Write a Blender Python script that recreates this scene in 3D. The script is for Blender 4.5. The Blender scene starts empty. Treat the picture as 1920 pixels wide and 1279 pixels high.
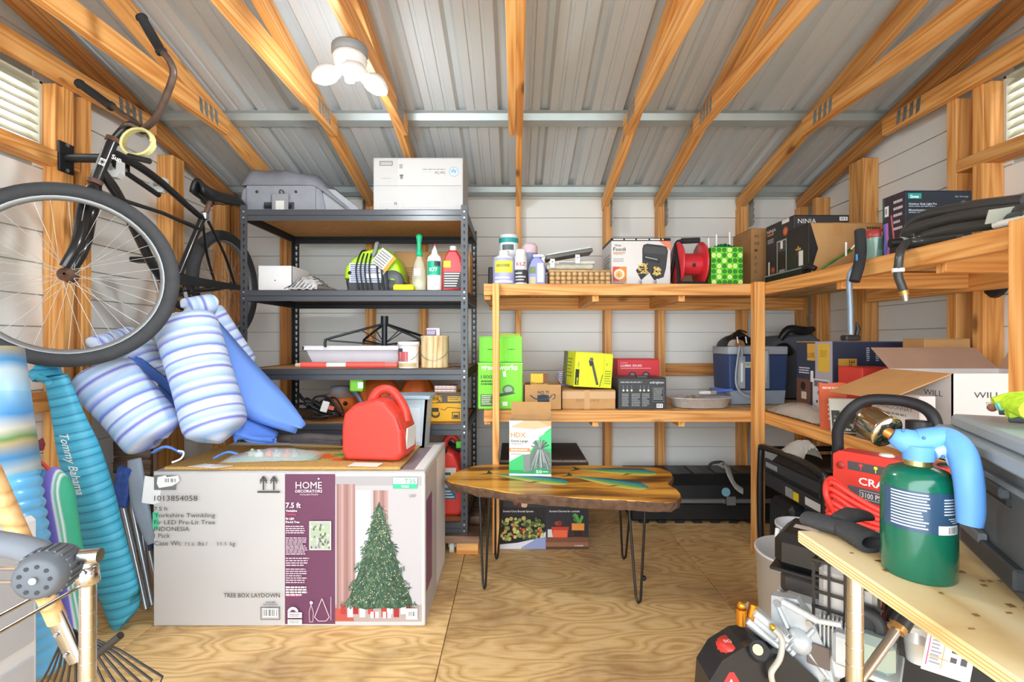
import bpy, math, random
from mathutils import Vector, Matrix
from math import sin, cos, pi, radians as R

C = bpy.context.scene.collection
rnd = random.Random(7)
# ------------------------------------------------------------------ camera, sky, exposure
EYE = 1.168          # camera height (m); the lens is level and square to the back wall
FPX = 900.0          # focal length for a 1920 wide frame
VX, VY = 965.0, 640.0
cam = bpy.data.cameras.new('camera'); cam_o = bpy.data.objects.new('camera', cam); C.objects.link(cam_o)
cam.sensor_width = 36; cam.lens = 36 * FPX / 1920; cam.shift_x = -5 / 1920; cam.clip_start = .02
cam_o.location = (0, 0, EYE); cam_o.rotation_euler = (pi / 2, 0, 0)
sc = bpy.context.scene; sc.camera = cam_o
sc.view_settings.view_transform = 'Standard'; sc.view_settings.look = 'None'
sc.view_settings.gamma = 1; sc.view_settings.use_curve_mapping = False
sc.view_settings.exposure = 0.62
w = bpy.data.worlds.new('overcast_sky'); sc.world = w; w.use_nodes = True
w.node_tree.nodes['Background'].inputs[0].default_value = (.85, .935, 1, 1)
w.node_tree.nodes['Background'].inputs[1].default_value = 4.9
try:
    sc.cycles.max_bounces = 10; sc.cycles.diffuse_bounces = 6; sc.cycles.use_denoising = True
    sc.cycles.sample_clamp_indirect = 6; sc.cycles.caustics_reflective = False; sc.cycles.caustics_refractive = False
except Exception: pass

def at(px, py, D):
    """a point seen at (px, py) of the photograph and D metres in front of the lens"""
    return Vector(((px - VX) * D / FPX, D, EYE - (py - VY) * D / FPX))
def X(px, D): return (px - VX) * D / FPX
def Z(py, D): return EYE - (py - VY) * D / FPX
def DZ(py, z): return (EYE - z) * FPX / (py - VY)

# ------------------------------------------------------------------ materials
def lin(h):
    h = h.lstrip('#'); o = []
    for i in (0, 2, 4):
        c = int(h[i:i+2], 16) / 255
        o.append(c / 12.92 if c <= .04045 else ((c + .055) / 1.055) ** 2.4)
    return (*o, 1)
_mc = {}
class NT:
    def __init__(s, name):
        s.m = bpy.data.materials.new(name); s.m.use_nodes = True; s.t = s.m.node_tree
        s.b = s.t.nodes['Principled BSDF']; s.out = s.t.nodes['Material Output']
    def n(s, kind, **kw):
        nd = s.t.nodes.new(kind)
        for k, v in kw.items():
            if k.startswith('i_'):
                nd.inputs[k[2:].replace('_', ' ')].default_value = v
            else: setattr(nd, k, v)
        return nd
    def l(s, a, b): s.t.links.new(a, b)
def M(h, rough=.55, metal=0, var=.05, bump=0, scale=9, coat=0, spec=.4):
    """plain coloured surface with a little procedural mottling"""
    key = (h, rough, metal, var, bump, scale, coat, spec)
    if key in _mc: return _mc[key]
    q = NT('surface_' + h.strip('#')); b = q.b
    b.inputs['Base Color'].default_value = lin(h)
    b.inputs['Roughness'].default_value = rough; b.inputs['Metallic'].default_value = metal
    b.inputs['Specular IOR Level'].default_value = spec
    if coat: b.inputs['Coat Weight'].default_value = coat; b.inputs['Coat Roughness'].default_value = .08
    if var or bump:
        tc = q.n('ShaderNodeTexCoord'); no = q.n('ShaderNodeTexNoise', i_Scale=scale, i_Detail=4.0)
        q.l(tc.outputs['Object'], no.inputs['Vector'])
        if var:
            hs = q.n('ShaderNodeHueSaturation'); hs.inputs['Color'].default_value = lin(h)
            mr = q.n('ShaderNodeMapRange'); mr.inputs['From Min'].default_value = .3; mr.inputs['From Max'].default_value = .7
            mr.inputs['To Min'].default_value = 1 - var; mr.inputs['To Max'].default_value = 1 + var
            q.l(no.outputs['Fac'], mr.inputs['Value']); q.l(mr.outputs['Result'], hs.inputs['Value'])
            q.l(hs.outputs['Color'], b.inputs['Base Color'])
        if bump:
            bp = q.n('ShaderNodeBump'); bp.inputs['Strength'].default_value = bump; bp.inputs['Distance'].default_value = .01
            q.l(no.outputs['Fac'], bp.inputs['Height']); q.l(bp.outputs['Normal'], b.inputs['Normal'])
    _mc[key] = q.m; return q.m
def ink(h):           # flat print
    return M(h, rough=.5, var=0, spec=.3)
def wood(name, c1, c2, c3, ring=10, stretch=(.55, 7, 7), rough=.62, knots=True, stains=None, world=False):
    q = NT(name); b = q.b
    tc = q.n('ShaderNodeTexCoord'); oi = q.n('ShaderNodeObjectInfo')
    mul = q.n('ShaderNodeMath', operation='MULTIPLY'); mul.inputs[1].default_value = 37.0
    q.l(oi.outputs['Random'], mul.inputs[0])
    mp = q.n('ShaderNodeMapping'); mp.inputs['Scale'].default_value = stretch
    q.l(tc.outputs['Object'], mp.inputs['Vector'])
    q.l(mul.outputs[0], mp.inputs['Location'])
    n1 = q.n('ShaderNodeTexNoise', i_Scale=1.0, i_Detail=2.0, i_Roughness=.45); q.l(mp.outputs[0], n1.inputs['Vector'])
    m1 = q.n('ShaderNodeMath', operation='MULTIPLY'); m1.inputs[1].default_value = ring; q.l(n1.outputs['Fac'], m1.inputs[0])
    pp = q.n('ShaderNodeMath', operation='PINGPONG'); pp.inputs[1].default_value = .5; q.l(m1.outputs[0], pp.inputs[0])
    mp2 = q.n('ShaderNodeMapping'); mp2.inputs['Scale'].default_value = (stretch[0]*4, stretch[1]*14, stretch[2]*14)
    q.l(tc.outputs['Object'], mp2.inputs['Vector'])
    n2 = q.n('ShaderNodeTexNoise', i_Scale=1.0, i_Detail=3.0); q.l(mp2.outputs[0], n2.inputs['Vector'])
    mx = q.n('ShaderNodeMath', operation='MULTIPLY_ADD'); mx.inputs[1].default_value = .45; q.l(n2.outputs['Fac'], mx.inputs[0]); q.l(pp.outputs[0], mx.inputs[2])
    cr = q.n('ShaderNodeValToRGB'); e = cr.color_ramp.elements
    e[0].position = .18; e[0].color = lin(c3); e[1].position = .42; e[1].color = lin(c2)
    x = e.new(.72); x.color = lin(c1)
    q.l(mx.outputs[0], cr.inputs['Fac']); col = cr.outputs['Color']
    hs = q.n('ShaderNodeHueSaturation'); mr = q.n('ShaderNodeMapRange'); mr.inputs['To Min'].default_value = .86; mr.inputs['To Max'].default_value = 1.12
    q.l(oi.outputs['Random'], mr.inputs['Value']); q.l(mr.outputs[0], hs.inputs['Value']); q.l(col, hs.inputs['Color']); col = hs.outputs['Color']
    if knots:
        mp3 = q.n('ShaderNodeMapping'); mp3.inputs['Scale'].default_value = (2.2, 5.5, 5.5); q.l(tc.outputs['Object'], mp3.inputs['Vector']); q.l(mul.outputs[0], mp3.inputs['Location'])
        vo = q.n('ShaderNodeTexVoronoi', i_Scale=1.0); q.l(mp3.outputs[0], vo.inputs['Vector'])
        k = q.n('ShaderNodeMapRange'); k.inputs['From Min'].default_value = .05; k.inputs['From Max'].default_value = .12; k.inputs['To Min'].default_value = .75; k.inputs['To Max'].default_value = 0
        q.l(vo.outputs['Distance'], k.inputs['Value'])
        mk = q.n('ShaderNodeMixRGB'); mk.inputs['Color2'].default_value = lin('#5d3417'); q.l(k.outputs[0], mk.inputs['Fac']); q.l(col, mk.inputs['Color1']); col = mk.outputs['Color']
    if stains:
        n3 = q.n('ShaderNodeTexNoise', i_Scale=1.9, i_Detail=5.0, i_Roughness=.6); q.l(tc.outputs['Object'], n3.inputs['Vector'])
        k = q.n('ShaderNodeMapRange'); k.inputs['From Min'].default_value = .49; k.inputs['From Max'].default_value = .68; k.inputs['To Min'].default_value = 0; k.inputs['To Max'].default_value = .62
        q.l(n3.outputs['Fac'], k.inputs['Value'])
        mk = q.n('ShaderNodeMixRGB'); mk.inputs['Color2'].default_value = lin(stains); q.l(k.outputs[0], mk.inputs['Fac']); q.l(col, mk.inputs['Color1']); col = mk.outputs['Color']
    q.l(col, b.inputs['Base Color']); b.inputs['Roughness'].default_value = rough
    bp = q.n('ShaderNodeBump'); bp.inputs['Strength'].default_value = .25; bp.inputs['Distance'].default_value = .004
    q.l(n2.outputs['Fac'], bp.inputs['Height']); q.l(bp.outputs['Normal'], b.inputs['Normal'])
    return q.m
def glassy(name, h, alpha=.35, rough=.15):
    """thin clear plastic film"""
    q = NT(name); b = q.b; b.inputs['Base Color'].default_value = lin(h); b.inputs['Roughness'].default_value = rough
    b.inputs['Alpha'].default_value = alpha; return q.m
def banded(name, stops, period, axis=2, rough=.7, wob=.0, bump=0):
    """repeating woven / printed bands along one object axis: stops = [(pos, hex)...]"""
    q = NT(name); b = q.b
    tc = q.n('ShaderNodeTexCoord'); sp = q.n('ShaderNodeSeparateXYZ'); q.l(tc.outputs['UV' if axis == 'u' else 'Object'], sp.inputs[0])
    src = sp.outputs[1 if axis == 'u' else axis]
    d = q.n('ShaderNodeMath', operation='DIVIDE'); d.inputs[1].default_value = period; q.l(src, d.inputs[0])
    if wob:
        no = q.n('ShaderNodeTexNoise', i_Scale=4.0); q.l(tc.outputs['Object'], no.inputs['Vector'])
        a = q.n('ShaderNodeMath', operation='MULTIPLY_ADD'); a.inputs[1].default_value = wob; q.l(no.outputs['Fac'], a.inputs[0]); q.l(d.outputs[0], a.inputs[2]); d = a
    f = q.n('ShaderNodeMath', operation='FRACT'); q.l(d.outputs[0], f.inputs[0])
    cr = q.n('ShaderNodeValToRGB'); e = cr.color_ramp.elements; cr.color_ramp.interpolation = 'LINEAR'
    e[0].position = stops[0][0]; e[0].color = lin(stops[0][1]); e[1].position = stops[-1][0]; e[1].color = lin(stops[-1][1])
    for p, h in stops[1:-1]: x = e.new(p); x.color = lin(h)
    q.l(f.outputs[0], cr.inputs['Fac']); q.l(cr.outputs['Color'], b.inputs['Base Color']); b.inputs['Roughness'].default_value = rough
    return q.m
def glow(h, s):
    q = NT('lamp_glow'); q.b.inputs['Base Color'].default_value = lin(h); q.b.inputs['Emission Color'].default_value = lin(h); q.b.inputs['Emission Strength'].default_value = s
    return q.m

# ------------------------------------------------------------------ mesh builder
MW = {}
def orient(vs, fs):
    c = sum((Vector(v) for v in vs), Vector()) / len(vs); out = []
    for f in fs:
        p = [Vector(vs[i]) for i in f]; n = (p[1]-p[0]).cross(p[2]-p[0]); m = sum(p, Vector()) / len(p)
        out.append(list(f) if n.dot(m - c) >= 0 else list(reversed(f)))
    return out
def catmull(P, k=5, closed=False):
    P = [Vector(p) for p in P]; n = len(P); out = []
    if n < 3: return P
    rng = range(n if closed else n - 1)
    for i in rng:
        if closed: a, b, c, d = P[(i-1) % n], P[i], P[(i+1) % n], P[(i+2) % n]
        else: a, b, c, d = P[max(i-1, 0)], P[i], P[i+1], P[min(i+2, n-1)]
        for j in range(k):
            t = j / k
            out.append(.5 * ((2*b) + (c-a)*t + (2*a-5*b+4*c-d)*t*t + (3*b-a-3*c+d)*t*t*t))
    if not closed: out.append(P[-1])
    return out
class MB:
    def __init__(s, mat=None): s.v = []; s.f = []; s.mi = []; s.sm = []; s.mats = []; s.k = 0; s.T = Matrix(); s.uv = None; (mat and s.use(mat))
    def use(s, m):
        if m not in s.mats: s.mats.append(m)
        s.k = s.mats.index(m); return s
    def at(s, loc=(0, 0, 0), rot=(0, 0, 0), sc=(1, 1, 1)):
        from mathutils import Euler
        s.T = Matrix.Translation(loc) @ Euler(rot).to_matrix().to_4x4() @ Matrix.Diagonal((*sc, 1)); return s
    def add(s, vs, fs, smooth=False):
        b = len(s.v); s.v += [s.T @ Vector(p) for p in vs]
        for f in fs: s.f.append([b + i for i in f]); s.mi.append(s.k); s.sm.append(smooth)
        return s
    def box(s, x0, x1, y0, y1, z0, z1, c=0):
        cx, cy, cz = (x0+x1)/2, (y0+y1)/2, (z0+z1)/2; h = (abs(x1-x0)/2, abs(y1-y0)/2, abs(z1-z0)/2); c = min(c, *[q*.45 for q in h])
        S = [(a, b, d) for a in (-1, 1) for b in (-1, 1) for d in (-1, 1)]
        if c <= 0:
            vs = [(cx+a*h[0], cy+b*h[1], cz+d*h[2]) for a, b, d in S]
            fs = [(0, 1, 3, 2), (4, 5, 7, 6), (0, 1, 5, 4), (2, 3, 7, 6), (0, 2, 6, 4), (1, 3, 7, 5)]
            return s.add(vs, orient(vs, fs))
        vs = []; idx = {}
        for q in S:
            for ax in range(3):
                p = [q[i]*(h[i] - (0 if i == ax else c)) for i in range(3)]
                idx[q, ax] = len(vs); vs.append((cx+p[0], cy+p[1], cz+p[2]))
        fs = []
        for ax in range(3):
            o = [i for i in range(3) if i != ax]
            for sg in (-1, 1):
                L = []
                for a, b in ((-1, -1), (-1, 1), (1, 1), (1, -1)):
                    q = [0]*3; q[ax] = sg; q[o[0]] = a; q[o[1]] = b; L.append(idx[tuple(q), ax])
                fs.append(L)
            for a in (-1, 1):
                for b in (-1, 1):
                    q0 = [0]*3; q0[o[0]] = a; q0[o[1]] = b; q0[ax] = -1; q1 = list(q0); q1[ax] = 1
                    fs.append([idx[tuple(q0), o[0]], idx[tuple(q1), o[0]], idx[tuple(q1), o[1]], idx[tuple(q0), o[1]]])
        for q in S: fs.append([idx[q, 0], idx[q, 1], idx[q, 2]])
        return s.add(vs, orient(vs, fs))
    def tube(s, pts, r, n=8, smooth=0, closed=False, flat=1.0, cap=True, up=None):
        P = catmull(pts, smooth, closed) if smooth else [Vector(p) for p in pts]; N = len(P)
        if not hasattr(r, '__len__'): rr = [r]*N
        else:
            rr = []; m = len(r) - 1
            for i in range(N):
                t = i/(N-1)*m; j = min(int(t), m-1); rr.append(r[j]*(1-(t-j)) + r[j+1]*(t-j))
        tg = []
        for i in range(N):
            a = P[(i-1) % N] if closed or i else P[0]; b = P[(i+1) % N] if closed or i < N-1 else P[-1]
            d = b - a; tg.append(d.normalized() if d.length > 1e-9 else Vector((0, 0, 1)))
        u = Vector(up) if up else (Vector((0, 0, 1)) if abs(tg[0].z) < .9 else Vector((1, 0, 0)))
        u = (u - tg[0]*u.dot(tg[0])).normalized(); vs = []; fs = []
        for i in range(N):
            u = (u - tg[i]*u.dot(tg[i])); u = u.normalized() if u.length > 1e-6 else tg[i].orthogonal().normalized()
            w_ = tg[i].cross(u)
            for j in range(n):
                a = 2*pi*(j+.5)/n; vs.append(P[i] + u*(cos(a)*rr[i]*flat) + w_*(sin(a)*rr[i]))
        for i in range(N if closed else N-1):
            for j in range(n):
                a, b = i*n+j, i*n+(j+1) % n; k = (i+1) % N; fs.append((a, b, k*n+(j+1) % n, k*n+j))
        s.add(vs, fs, True)
        if cap and not closed:
            s.add(vs[:n], [tuple(range(n-1, -1, -1))]); s.add(vs[-n:], [tuple(range(n))])
        return s
    def cyl(s, p0, p1, r0, r1=None, n=16, cap=True):
        return s.tube([p0, p1], [r0, r0 if r1 is None else r1], n, cap=cap)
    def lathe(s, prof, n=24, o=(0, 0, 0), ax='z', arc=1.0, cap=True):
        vs = []; fs = []; m = len(prof); full = arc >= 1; k = n if full else n+1
        for j in range(k):
            a = 2*pi*arc*j/n
            for r, z in prof:
                x, y = r*cos(a), r*sin(a)
                p = {'z': (x, y, z), 'y': (x, z, y), 'x': (z, x, y)}[ax]
                vs.append((p[0]+o[0], p[1]+o[1], p[2]+o[2]))
        for j in range(n):
            for i in range(m-1):
                a = j*m+i; b = ((j+1) % k)*m+i; fs.append((a, b, b+1, a+1))
        return s.add(vs, fs, True)
    def prism(s, poly, z0, z1, ax='z', c=0):
        """polygon extruded along ax; poly in the other two axes (xy, xz for y, yz for x)"""
        n = len(poly)
        def p(u, v, t): return {'z': (u, v, t), 'y': (u, t, v), 'x': (t, u, v)}[ax]
        vs = [p(u, v, z0) for u, v in poly] + [p(u, v, z1) for u, v in poly]
        fs = [tuple(range(n-1, -1, -1)), tuple(range(n, 2*n))] + [(i, (i+1) % n, n+(i+1) % n, n+i) for i in range(n)]
        return s.add(vs, fs)
    def ball(s, o, r, n=14, sx=1, sy=1, sz=1):
        m = n//2+2; pr = [(max(1e-4, sin(pi*i/(m-1)))*r, -cos(pi*i/(m-1))*r) for i in range(m)]
        vs = []; fs = []
        for j in range(n):
            a = 2*pi*j/n
            for q, z in pr: vs.append((o[0]+q*cos(a)*sx, o[1]+q*sin(a)*sy, o[2]+z*sz))
        for j in range(n):
            for i in range(m-1): a = j*m+i; b = ((j+1) % n)*m+i; fs.append((a, b, b+1, a+1))
        return s.add(vs, fs, True)
    def grid(s, fn, nu, nv, smooth=True, thick=0):
        vs = [Vector(fn(i/nu, j/nv)) for j in range(nv+1) for i in range(nu+1)]; w_ = nu+1
        fs = [(j*w_+i, j*w_+i+1, (j+1)*w_+i+1, (j+1)*w_+i) for j in range(nv) for i in range(nu)]
        if not thick: return s.add(vs, fs, smooth)
        nr = []
        for j in range(nv+1):
            for i in range(nu+1):
                du = vs[j*w_+min(i+1, nu)] - vs[j*w_+max(i-1, 0)]; dv = vs[min(j+1, nv)*w_+i] - vs[max(j-1, 0)*w_+i]
                n_ = du.cross(dv); nr.append(n_.normalized() if n_.length > 1e-12 else Vector((0, 0, 1)))
        b = len(vs); vs2 = vs + [p - n_*thick for p, n_ in zip(vs, nr)]
        fs2 = fs + [tuple(b+q for q in reversed(f)) for f in fs]
        rim = [j*w_ for j in range(nv+1)] + [nv*w_+i for i in range(1, nu+1)] + [j*w_+nu for j in range(nv-1, -1, -1)] + [i for i in range(nu-1, 0, -1)]
        for a, c in zip(rim, rim[1:]+rim[:1]): fs2.append((a, c, b+c, b+a))
        return s.add(vs2, fs2, smooth)
    def obj(s, name, parent=None, world=False, label=None, mat4=None, kind=None, uvfn=None):
        me = bpy.data.meshes.new(name); me.from_pydata([tuple(v) for v in s.v], [], s.f)
        for m in s.mats: me.materials.append(m)
        me.polygons.foreach_set('material_index', s.mi); me.polygons.foreach_set('use_smooth', s.sm); me.update()
        return put(name, me, parent, world, label, mat4, kind)
def put(name, me, parent=None, world=False, label=None, mat4=None, kind=None):
    o = bpy.data.objects.new(name, me); C.objects.link(o)
    pw = MW.get(parent.name, Matrix()) if parent else Matrix()
    if parent:
        o.parent = parent
        if world: o.matrix_parent_inverse = pw.inverted()
    if mat4 is not None: o.matrix_basis = mat4
    MW[o.name] = ((Matrix() if world else pw) @ (mat4 if mat4 is not None else Matrix()))
    if label: o['label'] = label
    if kind: o['kind'] = kind
    return o
def soft(o, w_=.008, seg=3, ang=32):
    m = o.modifiers.new('round_edges', 'BEVEL'); m.width = w_; m.segments = seg; m.limit_method = 'ANGLE'; m.angle_limit = R(ang); m.harden_normals = True
    o.data.polygons.foreach_set('use_smooth', [True]*len(o.data.polygons)); return o
def tag(o, label, cat, group=None):
    o['label'] = label; o['category'] = cat
    if group: o['group'] = group
    return o
def thing(name, label, cat, loc=(0, 0, 0), rz=0, group=None, rot=None):
    o = bpy.data.objects.new(name, None); C.objects.link(o); o.empty_display_size = .05
    o.location = loc; o.rotation_euler = rot or (0, 0, rz)
    from mathutils import Euler
    MW[o.name] = Matrix.Translation(loc) @ Euler(rot or (0, 0, rz)).to_matrix().to_4x4()
    return tag(o, label, cat, group)
def struct(name, **k):
    o = bpy.data.objects.new(name, None); C.objects.link(o); o['kind'] = 'structure'; MW[o.name] = Matrix(); return o
def lumber(name, parent, p0, p1, w_, h, mat, side=None, c=.002):
    """a board whose local x runs along the grain; w_ is its size along `side`, h across"""
    p0, p1 = Vector(p0), Vector(p1); d = (p1-p0); L = d.length; x = d.normalized()
    sd = Vector(side or (1, 0, 0)); sd = (sd - x*sd.dot(x)).normalized(); z = x.cross(sd)
    m4 = Matrix(((x.x, sd.x, z.x, p0.x), (x.y, sd.y, z.y, p0.y), (x.z, sd.z, z.z, p0.z), (0, 0, 0, 1)))
    return MB(mat).box(0, L, -w_/2, w_/2, -h/2, h/2, c).obj(name, parent, True, mat4=m4)

# ------------------------------------------------------------------ flat print on faces
_tg = {}
def text_geo(t, bold, shear):
    k = (t, bold, shear)
    if k not in _tg:
        cu = bpy.data.curves.new('t', 'FONT'); cu.body = t; cu.size = 1; cu.offset = bold; cu.shear = shear; cu.resolution_u = 2
        ob = bpy.data.objects.new('t', cu); me = bpy.data.meshes.new_from_object(ob)
        _tg[k] = ([v.co.to_2d() for v in me.vertices], [list(p.vertices) for p in me.polygons])
        bpy.data.objects.remove(ob); bpy.data.curves.remove(cu); bpy.data.meshes.remove(me)
    return _tg[k]
class Pr:
    """print on one face of a carton: u 0..1 left to right, v 0..1 top to bottom; sizes are fractions of the face height"""
    def __init__(s, root, face, W, D, H, local=None):
        s.root = root; s.n = 0; s.mb = MB()
        s.W, s.H = {'front': (W, H), 'left': (D, H), 'right': (D, H), 'top': (W, D)}[face]
        o, u, v, n = {'front': ((-W/2, 0, H), (1, 0, 0), (0, 0, -1), (0, -1, 0)), 'left': ((-W/2, D, H), (0, -1, 0), (0, 0, -1), (-1, 0, 0)),
                      'right': ((W/2, 0, H), (0, 1, 0), (0, 0, -1), (1, 0, 0)), 'top': ((-W/2, D, H), (1, 0, 0), (0, -1, 0), (0, 0, 1))}[face]
        s.o, s.u, s.v, s.nn = (Vector(q) for q in (o, u, v, n))
        s.eps = .0006
    def P(s, u, v): return s.o + s.u*(u*s.W) + s.v*(v*s.H) + s.nn*s.eps
    def poly(s, pts, c):
        s.mb.use(ink(c)); s.mb.add([s.P(u, v) for u, v in pts], [tuple(range(len(pts)))]); s.eps += .00004; return s
    def rect(s, u0, v0, u1, v1, c): return s.poly([(u0, v1), (u1, v1), (u1, v0), (u0, v0)], c)
    def frame(s, u0, v0, u1, v1, t, c):
        a = t*s.H/s.W
        for q in ((u0, v0, u1, v0+t), (u0, v1-t, u1, v1), (u0, v0, u0+a, v1), (u1-a, v0, u1, v1)): s.rect(*q, c)
        return s
    def circ(s, u, v, r, c, n=20, sx=1, a0=0, a1=2*pi):
        k = r*s.H/s.W
        return s.poly([(u+k*sx*cos(a0+(a1-a0)*i/n), v-r*sin(a0+(a1-a0)*i/n)) for i in range(n + (a1-a0 < 6.28))], c)
    def line(s, pts, w_, c):
        s.mb.use(ink(c))
        for (u0, v0), (u1, v1) in zip(pts, pts[1:]):
            a, b = Vector((u0*s.W, v0*s.H)), Vector((u1*s.W, v1*s.H)); d = b-a
            if d.length < 1e-7: continue
            n_ = Vector((-d.y, d.x)).normalized()*w_*s.H/2
            q = [a+n_, b+n_, b-n_, a-n_]; s.mb.add([s.P(p.x/s.W, p.y/s.H) for p in q], [(0, 1, 2, 3)])
        s.eps += .00004; return s
    def text(s, t, u, v, h, c, al='L', bold=0, rot=0, sx=1, shear=0, width=None):
        """v is the baseline; h the capital height; width (fraction of the face) squeezes the line to fit"""
        vs, fs = text_geo(t, bold, shear)
        if not vs: return s
        x0 = min(p.x for p in vs); x1 = max(p.x for p in vs); k = h*s.H/.73; kx = k*sx
        if width: kx = width*s.W/(x1-x0)
        off = {'L': -x0, 'C': -(x0+x1)/2, 'R': -x1}[al]; ca, sa = cos(R(rot)), sin(R(rot)); s.mb.use(ink(c)); out = []
        for p in vs:
            a, b = (p.x+off)*kx, p.y*k; q = (a*ca - b*sa, a*sa + b*ca)
            out.append(s.P(u + q[0]/s.W, v - q[1]/s.H))
        s.mb.add(out, fs); s.eps += .00004; return s
    def para(s, u0, v0, u1, v1, n, c, fill=.5, seed=1):
        r = random.Random(seed); s.mb.use(ink(c)); dv = (v1-v0)/n
        for i in range(n):
            u = u0; end = u1 - (u1-u0)*r.random()*(.35 if i % 4 == 3 else .12)
            while u < end:
                L = min((u1-u0)*r.uniform(.08, .22), end-u); a, b = v0+dv*i, v0+dv*(i+fill)
                s.mb.add([s.P(u, b), s.P(u+L, b), s.P(u+L, a), s.P(u, a)], [(0, 1, 2, 3)]); u += L + (u1-u0)*.03
        s.eps += .00004; return s
    def bars(s, u0, v0, u1, v1, c='#222222', n=16, seed=3):
        r = random.Random(seed); s.rect(u0, v0, u1, v1, '#f2f2f0'); d = (u1-u0)/(n+2)
        for i in range(n):
            if r.random() < .85: s.rect(u0+d*(i+1), v0+(v1-v0)*.1, u0+d*(i+1+r.uniform(.3, .8)), v1-(v1-v0)*.15, c)
        return s
    def done(s, name='printed_face'): return s.mb.obj(name, s.root)

CARD = M('#b98e5c', .8, var=.07, scale=14); CARD2 = M('#a67c4e', .82, var=.07, scale=12); WHITE = M('#e9e8e6', .5, var=.02)
def carton(name, label, loc, W, D, H, mat, rz=0, cat='box', tape=None, group=None, seam=True, bev=.0025, rot=None):
    """a closed carton: origin bottom centre of its front face"""
    r = thing(name, label, cat, loc, rz, group, rot=rot)
    MB(mat).box(-W/2, W/2, 0, D, 0, H-.003, bev).obj('body', r)
    if seam:
        MB(mat).box(-W/2+.001, W/2-.001, .001, D/2-.0012, H-.0028, H, .001).obj('flap', r)
        MB(mat).box(-W/2+.001, W/2-.001, D/2+.0012, D-.001, H-.0028, H, .001).obj('flap', r)
    if tape:
        b = MB(tape); b.box(-W/2-.0006, W/2+.0006, D/2-.024, D/2+.024, H-.0002, H+.0006)
        b.box(W/2-.0002, W/2+.0006, D/2-.024, D/2+.024, H-.07, H); b.box(-W/2-.0006, -W/2+.0002, D/2-.024, D/2+.024, H-.07, H)
        b.obj('tape', r)
    return r
# ------------------------------------------------------------------ room
PINE = wood('pine_lumber', '#e6ae6a', '#db9a52', '#c17c3a', ring=11, stretch=(.45, 9, 9))
PINE_DARK = wood('aged_pine_lumber', '#cf9452', '#bf7e40', '#9a5f2c', stretch=(.45, 9, 9))
PLY = wood('plywood_floor', '#e6c48c', '#dab377', '#c1975e', ring=13, stretch=(2.0, 6.5, 3), stains='#7b5535', knots=False, rough=.55)
SHELFPLY = wood('shelf_plywood', '#e2c48f', '#d6b177', '#bd8f55', ring=8, stretch=(3.0, .6, 3), knots=False)
SIDING = M('#e4e4df', .6, var=.02, scale=2.5)
METAL = M('#c2c7c9', .42, metal=.15, var=.04, scale=1.2)
GALV = M('#aeb9ba', .38, metal=.3, var=.06, scale=6)
PLATE = M('#8d9596', .4, metal=.7, var=.12, scale=40)
XL, XR, YB, YF = -2.05, 2.10, 3.45, -.35
SI = .089
WALLH = 2.10
# floor of plywood sheets
fl = struct('floor'); MB(M('#6b4a2c', .9)).box(XL, XR, YF-.05, YB, -.16, -.02).obj('joist_deck', fl)
for x0, x1 in ((XL, -1.49), (-1.488, -.275), (-.272, .948), (.951, XR)):
    for y0, y1 in ((YF-.05, .62), (.623, 3.06), (3.063, YB)):
        MB(PLY).box(x0-(x0+x1)/2, x1-(x0+x1)/2, y0-(y0+y1)/2, y1-(y0+y1)/2, -.02, 0, .0015).obj('plywood_sheet', fl, mat4=Matrix.Translation(((x0+x1)/2, (y0+y1)/2, 0)))
# back wall: lap siding boards on studs
def siding(parent, a0, a1, fixed, axis, z0, z1, face, step=.137, holes=(), top=None):
    """boards along `axis` ('x' or 'y') with their inner face at `fixed`; face is the outward sign; top(a) caps the height"""
    z = z0
    while z < z1 - .01:
        zt = min(z+step-.005, z1); spans = [(a0, a1)]
        for h0, h1, hz0, hz1 in holes:
            if z < hz1 - .02 and zt > hz0 + .02: spans = [q for s0, s1 in spans for q in ((s0, min(s1, h0)), (max(s0, h1), s1)) if q[1]-q[0] > .02]
        for s0, s1 in spans:
            if top:
                k = [a for a in [s0 + (s1-s0)*i/40 for i in range(41)] if top(a) > z + .02]
                if len(k) < 2: continue
                s0, s1 = k[0], k[-1]
            zz = .004
            if axis == 'x':
                P = [(fixed, z), (fixed+face*.012, z), (fixed+face*.012, zt), (fixed+face*zz, zt)]
                b = MB(SIDING).prism(P, s0, s1, 'x')
            else:
                P = [(fixed, z), (fixed+face*.012, z), (fixed+face*.012, zt), (fixed+face*zz, zt)]
                b = MB(SIDING).prism(P, s0, s1, 'y')
            b.obj('siding_board', parent)
        z += step
wb = struct('wall_back')
MB(M('#b9bab2', .7)).box(XL-.03, XR+.03, YB+.012, YB+.03, -.15, WALLH+.12).obj('sheathing', wb)
siding(wb, XL, XR, YB, 'x', 0, WALLH+.11, 1)
TX = [.026, .64, 1.015, 1.60, 2.03]; TXL = [-.63, -1.01, -1.59, -1.98]
TRUSS = TX + TXL
for x in [.026, .655, 1.03, 1.61, 2.035, -.645, -1.02, -1.62, -1.99]:
    lumber('stud', wb, (x, YB-SI/2, .04), (x, YB-SI/2, WALLH+.012), .038 if abs(x) < .1 else .05, SI, PINE if x > -1.5 else PINE_DARK)
lumber('bottom_plate', wb, (XL, YB-SI/2, .02), (XR, YB-SI/2, .02), .038, SI, PINE, side=(0, 0, 1))
if 0: lumber('top_plate', wb, (XL, YB-SI/2+.012, WALLH-.02), (XR, YB-SI/2+.012, WALLH-.02), .038, SI-.024, PINE, side=(0, 0, 1))
for x0, x1 in ((1.06, 1.585), (-1.59, -1.05), (-.62, .0)):
    lumber('blocking', wb, (x0, YB-.03, .965), (x1, YB-.03, .965), .085, .04, PINE_DARK, side=(0, 0, 1))
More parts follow.
